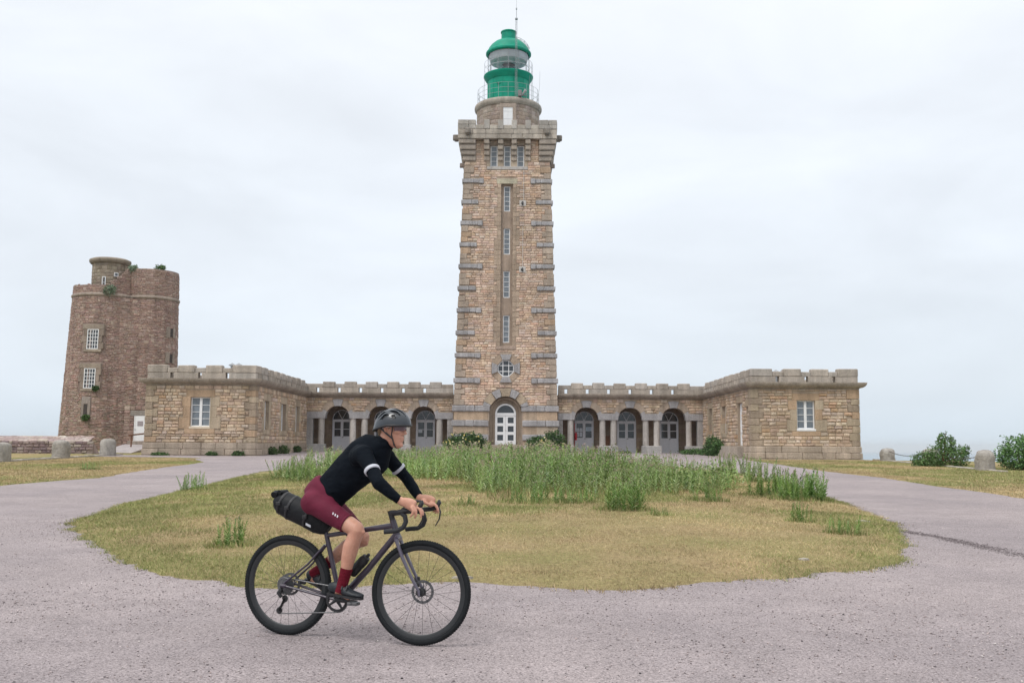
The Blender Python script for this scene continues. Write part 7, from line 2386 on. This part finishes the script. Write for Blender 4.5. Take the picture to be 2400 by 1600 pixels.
# feet inside the shoes
def foot_frame(sd):
    if sd < 0: return V3((0.405, -0.118, 0.335)), V3((0.665, -0.122, 0.312)), 0.0
    return V3((0.085, 0.118, 0.385)), V3((0.32, 0.122, 0.295)), 0.0
for sd in (-1, 1):
    he, to, _ = foot_frame(sd)
    limb(body, [ANK[sd], he.lerp(to, 0.25) + V3((0, 0, 0.02)), he.lerp(to, 0.6)], [(0.033, 0.038), (0.034, 0.032), (0.036, 0.022)])
body_o = organic(body, 'person', M_SKIN, None, 0.0052, 3)
body_o.location = BL; body_o.rotation_euler = (0, 0, BRZ)
WM[body_o.name] = Matrix.Translation(V3(BL)) @ Matrix.Rotation(BRZ, 4, 'Z')
tag(body_o, 'cyclist in black jersey, maroon shorts and dark helmet riding past', 'person')
# jersey
m = MB()
flatlimb(m, [V3(SPINE[0]) - V3((0.022, 0, 0.020))] + SPINE, [(0.126, 0.098), (0.130, 0.099), (0.132, 0.100), (0.144, 0.107), (0.160, 0.112), (0.148, 0.093), (0.076, 0.070)], 24)
limb(m, [(0.735, 0, 1.34), (0.765, 0, 1.388)], [(0.070, 0.072), (0.062, 0.066)], 16)
for sd in (-1, 1):
    s_, e_, w_ = SHO[sd], ELB[sd], WRI[sd]
    limb(m, [V3((0.60, sd * 0.09, 1.27)), s_, s_.lerp(e_, 0.35), s_.lerp(e_, 0.75), e_], [(0.078, 0.084), (0.063, 0.068), (0.051, 0.056), (0.046, 0.049), (0.043, 0.045)])
    flatlimb(m, [e_.lerp(s_, 0.12), e_, e_.lerp(w_, 0.3), e_.lerp(w_, 0.75), e_.lerp(w_, 0.93)], [(0.043, 0.045), (0.044, 0.046), (0.042, 0.043), (0.034, 0.034), (0.032, 0.030)])
jersey = organic(m, 'jersey', M_JERSEY, body_o, 0.008, 12)
def folds(o, size, strength):
    tx = bpy.data.textures.new('fold_noise', 'CLOUDS')
    tx.noise_scale = size
    tx.noise_depth = 2
    dm_ = o.modifiers.new('folds', 'DISPLACE')
    dm_.texture = tx
    dm_.strength = strength
    dm_.mid_level = 0.5
    sm_ = o.modifiers.new('soften', 'SMOOTH'); sm_.factor = 0.5; sm_.iterations = 2
folds(jersey, 0.10, 0.018)
# sleeve bands
for sd in (-1, 1):
    s_, e_ = SHO[sd], ELB[sd]
    m = MB()
    m.tube([s_.lerp(e_, 0.535), s_.lerp(e_, 0.55), s_.lerp(e_, 0.62), s_.lerp(e_, 0.635)], [(0.048, 0.053), (0.0545, 0.0595), (0.053, 0.0575), (0.047, 0.051)], 20, (0.5, 0.51, 0.56), cap=False, ref=(0, 1, 0))
    m.build('sleeve_band', M_PAINT, jersey, smooth=True, local=True)
# shorts
m = MB()
flatlimb(m, [V3((0.195, 0, 0.905)), V3((0.225, 0, 0.93)), V3((0.27, 0, 0.975)), V3((0.315, 0, 1.03)), V3((0.335, 0, 1.055))], [(0.095, 0.068), (0.142, 0.106), (0.150, 0.118), (0.140, 0.110), (0.128, 0.10)], 24)
for sd in (-1, 1):
    h_, k_ = HIP[sd], KNEE[sd]
    limb(m, [V3((0.215, sd * 0.085, 0.93)), h_], [(0.082, 0.085), (0.090, 0.098)])
    flatlimb(m, [h_ + (h_ - k_).normalized() * 0.03, h_, h_.lerp(k_, 0.3), h_.lerp(k_, 0.55), h_.lerp(k_, 0.76)], [(0.080, 0.084), (0.083, 0.092), (0.082, 0.089), (0.076, 0.081), (0.069, 0.072)])
limb(m, [V3((0.20, -0.07, 0.945)), V3((0.20, 0.07, 0.945))], [(0.075, 0.075), (0.075, 0.075)])
shorts = organic(m, 'shorts', M_SHORTS, body_o, 0.009, 14)
folds(shorts, 0.08, 0.008)
for sd in (-1, 1):      # gripper hem
    h_, k_ = HIP[sd], KNEE[sd]
    m = MB(); m.tube([h_.lerp(k_, 0.735), h_.lerp(k_, 0.75), h_.lerp(k_, 0.775), h_.lerp(k_, 0.785)], [(0.066, 0.069), (0.0708, 0.0738), (0.0698, 0.0728), (0.064, 0.067)], 20, (0.12, 0.02, 0.04), cap=False, ref=(0, 1, 0)); m.build('hem', M_SHORTS, shorts, smooth=True, local=True)
# small white three-stroke mark on the thigh
h_, k_ = HIP[-1], KNEE[-1]
ax_ = (k_ - h_).normalized()
up_ = V3((0, 1, 0)).cross(ax_).normalized()
if up_.z < 0: up_ = -up_
m = MB()
for i in range(3):
    c0 = h_.lerp(k_, 0.55) + ax_ * (0.008 * i - 0.008)
    q = []
    for du, da in ((-0.006, 0.0), (-0.006, 0.010), (0.008, 0.005), (0.008, -0.005)):
        p = c0 + ax_ * (da + 0.012 * i) + up_ * (0.030 + du)
        ang_ = math.asin(max(-1, min(1, (0.030 + du) / 0.084)))
        p = p + V3((0, -0.081 * math.cos(ang_) - 0.005, 0))
        q.append(p)
    m.add(q, [(0, 1, 2, 3)], (0.6, 0.56, 0.6))
m.build('logo', M_PAINT, shorts, local=True)
# socks and shoes
for sd in (-1, 1):
    k_, a_ = KNEE[sd], ANK[sd]
    m = MB()
    m.tube([a_.lerp(k_, 0.335), a_.lerp(k_, 0.33), a_.lerp(k_, 0.2), a_.lerp(k_, 0.06), a_, a_ + (a_ - k_).normalized() * 0.03], [(0.036, 0.040), (0.043, 0.047), (0.039, 0.044), (0.037, 0.043), (0.039, 0.046), (0.037, 0.05)], 18, ref=(0, 1, 0))
    m.build('sock', M_SOCK, body_o, smooth=True, local=True)
    he, to, _ = foot_frame(sd)
    d = (to - he).normalized(); upv = V3((0, 1, 0)).cross(d); 
    if upv.z < 0: upv = -upv
    m = MB()
    def sec(f, lift, hw, hh): return (he + d * ((to - he).length * f) + upv * lift, (hw, hh))
    S_ = [sec(-0.02, 0.022, 0.018, 0.022), sec(0.03, 0.030, 0.029, 0.036), sec(0.14, 0.036, 0.033, 0.044), sec(0.30, 0.036, 0.034, 0.044), sec(0.45, 0.026, 0.037, 0.034), sec(0.62, 0.016, 0.044, 0.025), sec(0.78, 0.012, 0.046, 0.021), sec(0.92, 0.010, 0.036, 0.017), sec(1.0, 0.009, 0.020, 0.011)]
    m.tube([p for p, _ in S_], [r for _, r in S_], 18, ref=(0, 0, 1))
    sh = organic(m, 'shoe', M_SHOE, body_o, 0.006, 2)
    m = MB()
    S2 = [(-0.02, 0.022), (0.05, 0.033), (0.3, 0.032), (0.5, 0.036), (0.7, 0.047), (0.85, 0.043), (0.97, 0.026), (1.0, 0.012)]
    Vv = []
    for f, hw in S2:
        c = he + d * ((to - he).length * f)
        for sd2 in (-1, 1):
            for l in (-0.016, 0.0):
                Vv.append(c + V3((0, sd2 * hw, 0)) + upv * l)
    Fq = []
    for i in range(len(S2) - 1):
        a = i * 4
        Fq += [(a, a + 4, a + 6, a + 2), (a + 1, a + 3, a + 7, a + 5), (a, a + 1, a + 5, a + 4), (a + 2, a + 6, a + 7, a + 3)]
    Fq += [(0, 2, 3, 1), (len(Vv) - 4, len(Vv) - 3, len(Vv) - 1, len(Vv) - 2)]
    m.add(Vv, Fq)
    m.build('sole', M_BLACK, sh, local=True)
    m = MB()
    c = he + d * 0.11 + upv * 0.05
    for q in (0.0, 0.035): m.tube([c + d * q + V3((0, -0.040, -0.012)), c + d * q + V3((0, -0.022, 0.02 - q * 0.2)), c + d * q + V3((0, 0.022, 0.02 - q * 0.2)), c + d * q + V3((0, 0.040, -0.012))], 0.006, 6)
    m.build('shoe_strap', M_BLACK, sh, smooth=True, local=True)
# helmet with long vents
def helmet_shell(m, a, b, c, cz, vents, thick, flip=1):
    nu, nv = 96, 40
    pts = {}
    HCx = V3((0.807, 0, cz))
    def P(u, v, off):
        th = 2 * math.pi * u / nu
        ph = (math.pi / 2) * v / nv
        x_ = math.cos(th) * math.cos(ph); y_ = math.sin(th) * math.cos(ph); z_ = math.sin(ph)
        ln = 1.0 + (0.06 if x_ < 0 else 0.0) * (1 - z_)
        low_ = -0.035 * max(0, -math.cos(th)) * (1 - z_) - 0.004 * (1 - z_)
        return HCx + V3(((a + off) * x_ * ln, (b + off) * y_, (c + off) * z_ + low_))
    V = []; F = []
    idx = {}
    def gi(u, v, o_):
        k = (u % nu, v, o_)
        if k not in idx:
            idx[k] = len(V); V.append(P(u % nu, v, 0 if o_ else -thick))
        return idx[k]
    solid = lambda u, v: not vents(u % nu, v)
    for u in range(nu):
        for v in range(nv):
            if not (0 <= v < nv) or not solid(u, v): continue
            F.append((gi(u, v, 1), gi(u + 1, v, 1), gi(u + 1, v + 1, 1), gi(u, v + 1, 1)))
            F.append((gi(u, v, 0), gi(u, v + 1, 0), gi(u + 1, v + 1, 0), gi(u + 1, v, 0)))
            for du, dv, e in ((-1, 0, ((u, v), (u, v + 1))), (1, 0, ((u + 1, v + 1), (u + 1, v))), (0, -1, ((u + 1, v), (u, v))), (0, 1, ((u, v + 1), (u + 1, v + 1)))):
                uu, vv = (u + du) % nu, v + dv
                if vv < 0 or (vv < nv and not solid(uu, vv)):
                    (p, q), (r, s) = e
                    F.append((gi(p, q, 1), gi(r, s, 1), gi(r, s, 0), gi(p, q, 0)))
    m.add(V, F)
def vents(u, v):
    th = 360.0 * (u + 0.5) / 96
    if th > 180: th -= 360
    a = abs(th)
    el = v / 18.0
    # longitudinal slots on the sides and top
    x_ = math.cos(RAD(th)) * math.cos(math.pi / 2 * (v + 0.5) / 40); y_ = math.sin(RAD(th)) * math.cos(math.pi / 2 * (v + 0.5) / 40)
    ay = abs(y_)
    z_ = math.sin(math.pi / 2 * (v + 0.5) / 40)
    # tapered longitudinal slots in three rows, broken by cross ribs
    def slot(c, hw, xa, xb):
        if not xa < x_ < xb: return False
        t_ = (x_ - xa) / (xb - xa)
        return abs(ay - c) < hw * min(1.0, 2.6 * t_, 2.6 * (1 - t_))
    if z_ < 0.16: return False
    return slot(0.0, 0.07, -0.1, 0.86) or slot(0.24, 0.10, -0.86, -0.12) or slot(0.24, 0.10, 0.0, 0.84) or slot(0.55, 0.115, -0.72, -0.16) or slot(0.55, 0.115, -0.04, 0.66) or slot(0.80, 0.085, -0.46, 0.08) or slot(0.80, 0.075, 0.16, 0.46)
m = MB()
helmet_shell(m, 0.136, 0.098, 0.118, 1.487, vents, 0.016)
hel = m.build('helmet', M_HELMET, body_o, smooth=True, local=True)
m = MB()
helmet_shell(m, 0.126, 0.088, 0.106, 1.486, lambda u, v: False, 0.006)
m.tube([(0.807 + 0.134 * math.cos(t_) * (1.05 if math.cos(t_) < 0 else 1), 0.096 * math.sin(t_), 1.483 - 0.034 * max(0, -math.cos(t_))) for t_ in [2 * math.pi * k / 40 for k in range(41)]], 0.009, 8, cap=False)
m.build('helmet_liner', M_BLACK, hel, smooth=True, local=True)
m = MB()
for sd in (-1, 1):
    m.tube([(0.845, sd * 0.078, 1.475), (0.835, sd * 0.076, 1.42), (0.845, sd * 0.055, 1.352), (0.845, sd * 0.02, 1.332), (0.845, 0, 1.329)], [(0.003, 0.008)] * 5, 6)
    m.tube([(0.755, sd * 0.078, 1.462), (0.80, sd * 0.078, 1.425), (0.838, sd * 0.07, 1.395)], [(0.003, 0.007)] * 3, 6)
m.build('chin_strap', M_BLACK, hel, smooth=True, local=True)
# glasses
m = MB()
def gp_(th, z): return V3((0.800 + 0.108 * math.cos(th), 0.080 * math.sin(th), z))
V = []; F = []
for i in range(17):
    th = RAD(-62 + 124 * i / 16)
    dip = 0.014 * math.exp(-(th / 0.16) ** 2)
    for z in (1.481, 1.446 + dip):
        V.append(gp_(th, z)); 
F = [(2 * i, 2 * i + 2, 2 * i + 3, 2 * i + 1) for i in range(16)]
m.add(V, F)
M_LENS = flat_mat('rose_tinted_lens', (0.10, 0.035, 0.04), 0.08, spec=0.7)
gl = m.build('sunglasses', M_LENS, body_o, smooth=True, local=True)
m = MB()
m.tube([gp_(RAD(-64 + 128 * i / 16), 1.4825) for i in range(17)], [(0.003, 0.005)] * 17, 6, (0.8, 0.76, 0.76))
for sd in (-1, 1): m.tube([gp_(RAD(sd * 64), 1.480), (0.80, sd * 0.080, 1.474), (0.765, sd * 0.080, 1.464)], [(0.002, 0.004)] * 3, 6, (0.8, 0.76, 0.76))
m.build('glasses_frame', M_PAINT, gl, smooth=True, local=True)
# hair at nape and temples below the helmet
m = MB()
for sd in (-1, 1):
    limb(m, [hpt(-0.045, sd * 0.062, 0.02), hpt(-0.07, sd * 0.048, -0.015), hpt(-0.070, sd * 0.03, -0.045)], [0.014, 0.016, 0.010], 10)
    limb(m, [hpt(0.022, sd * 0.070, 0.035), hpt(0.012, sd * 0.071, 0.005)], [0.007, 0.005], 8)
limb(m, [hpt(-0.085, -0.02, 0.01), hpt(-0.085, 0.02, 0.01)], [0.018, 0.018], 10)
limb(m, [hpt(-0.080, 0, 0.0), hpt(-0.068, 0, -0.05)], [(0.04, 0.014), (0.028, 0.010)], 10)
organic(m, 'hair', M_HAIR, body_o, 0.006, 2)

# ------------------------------------------------------------------ sea air
hz, t_, b_ = newmat('sea_haze')
t_.nodes.remove(b_)
pv = t_.nodes.new('ShaderNodeVolumePrincipled')
pv.inputs['Color'].default_value = (0.90, 0.94, 0.97, 1)
pv.inputs['Density'].default_value = 0.00011
pv.inputs['Anisotropy'].default_value = 0.0
t_.links.new(pv.outputs[0], t_.nodes['Material Output'].inputs['Volume'])
m = MB()
m.box(-16500, 16500, -16500, 16500, -79.5, 38.0)
tag(m.build('haze', hz), 'thin pale sea haze over the whole place', 'haze', kind='stuff')
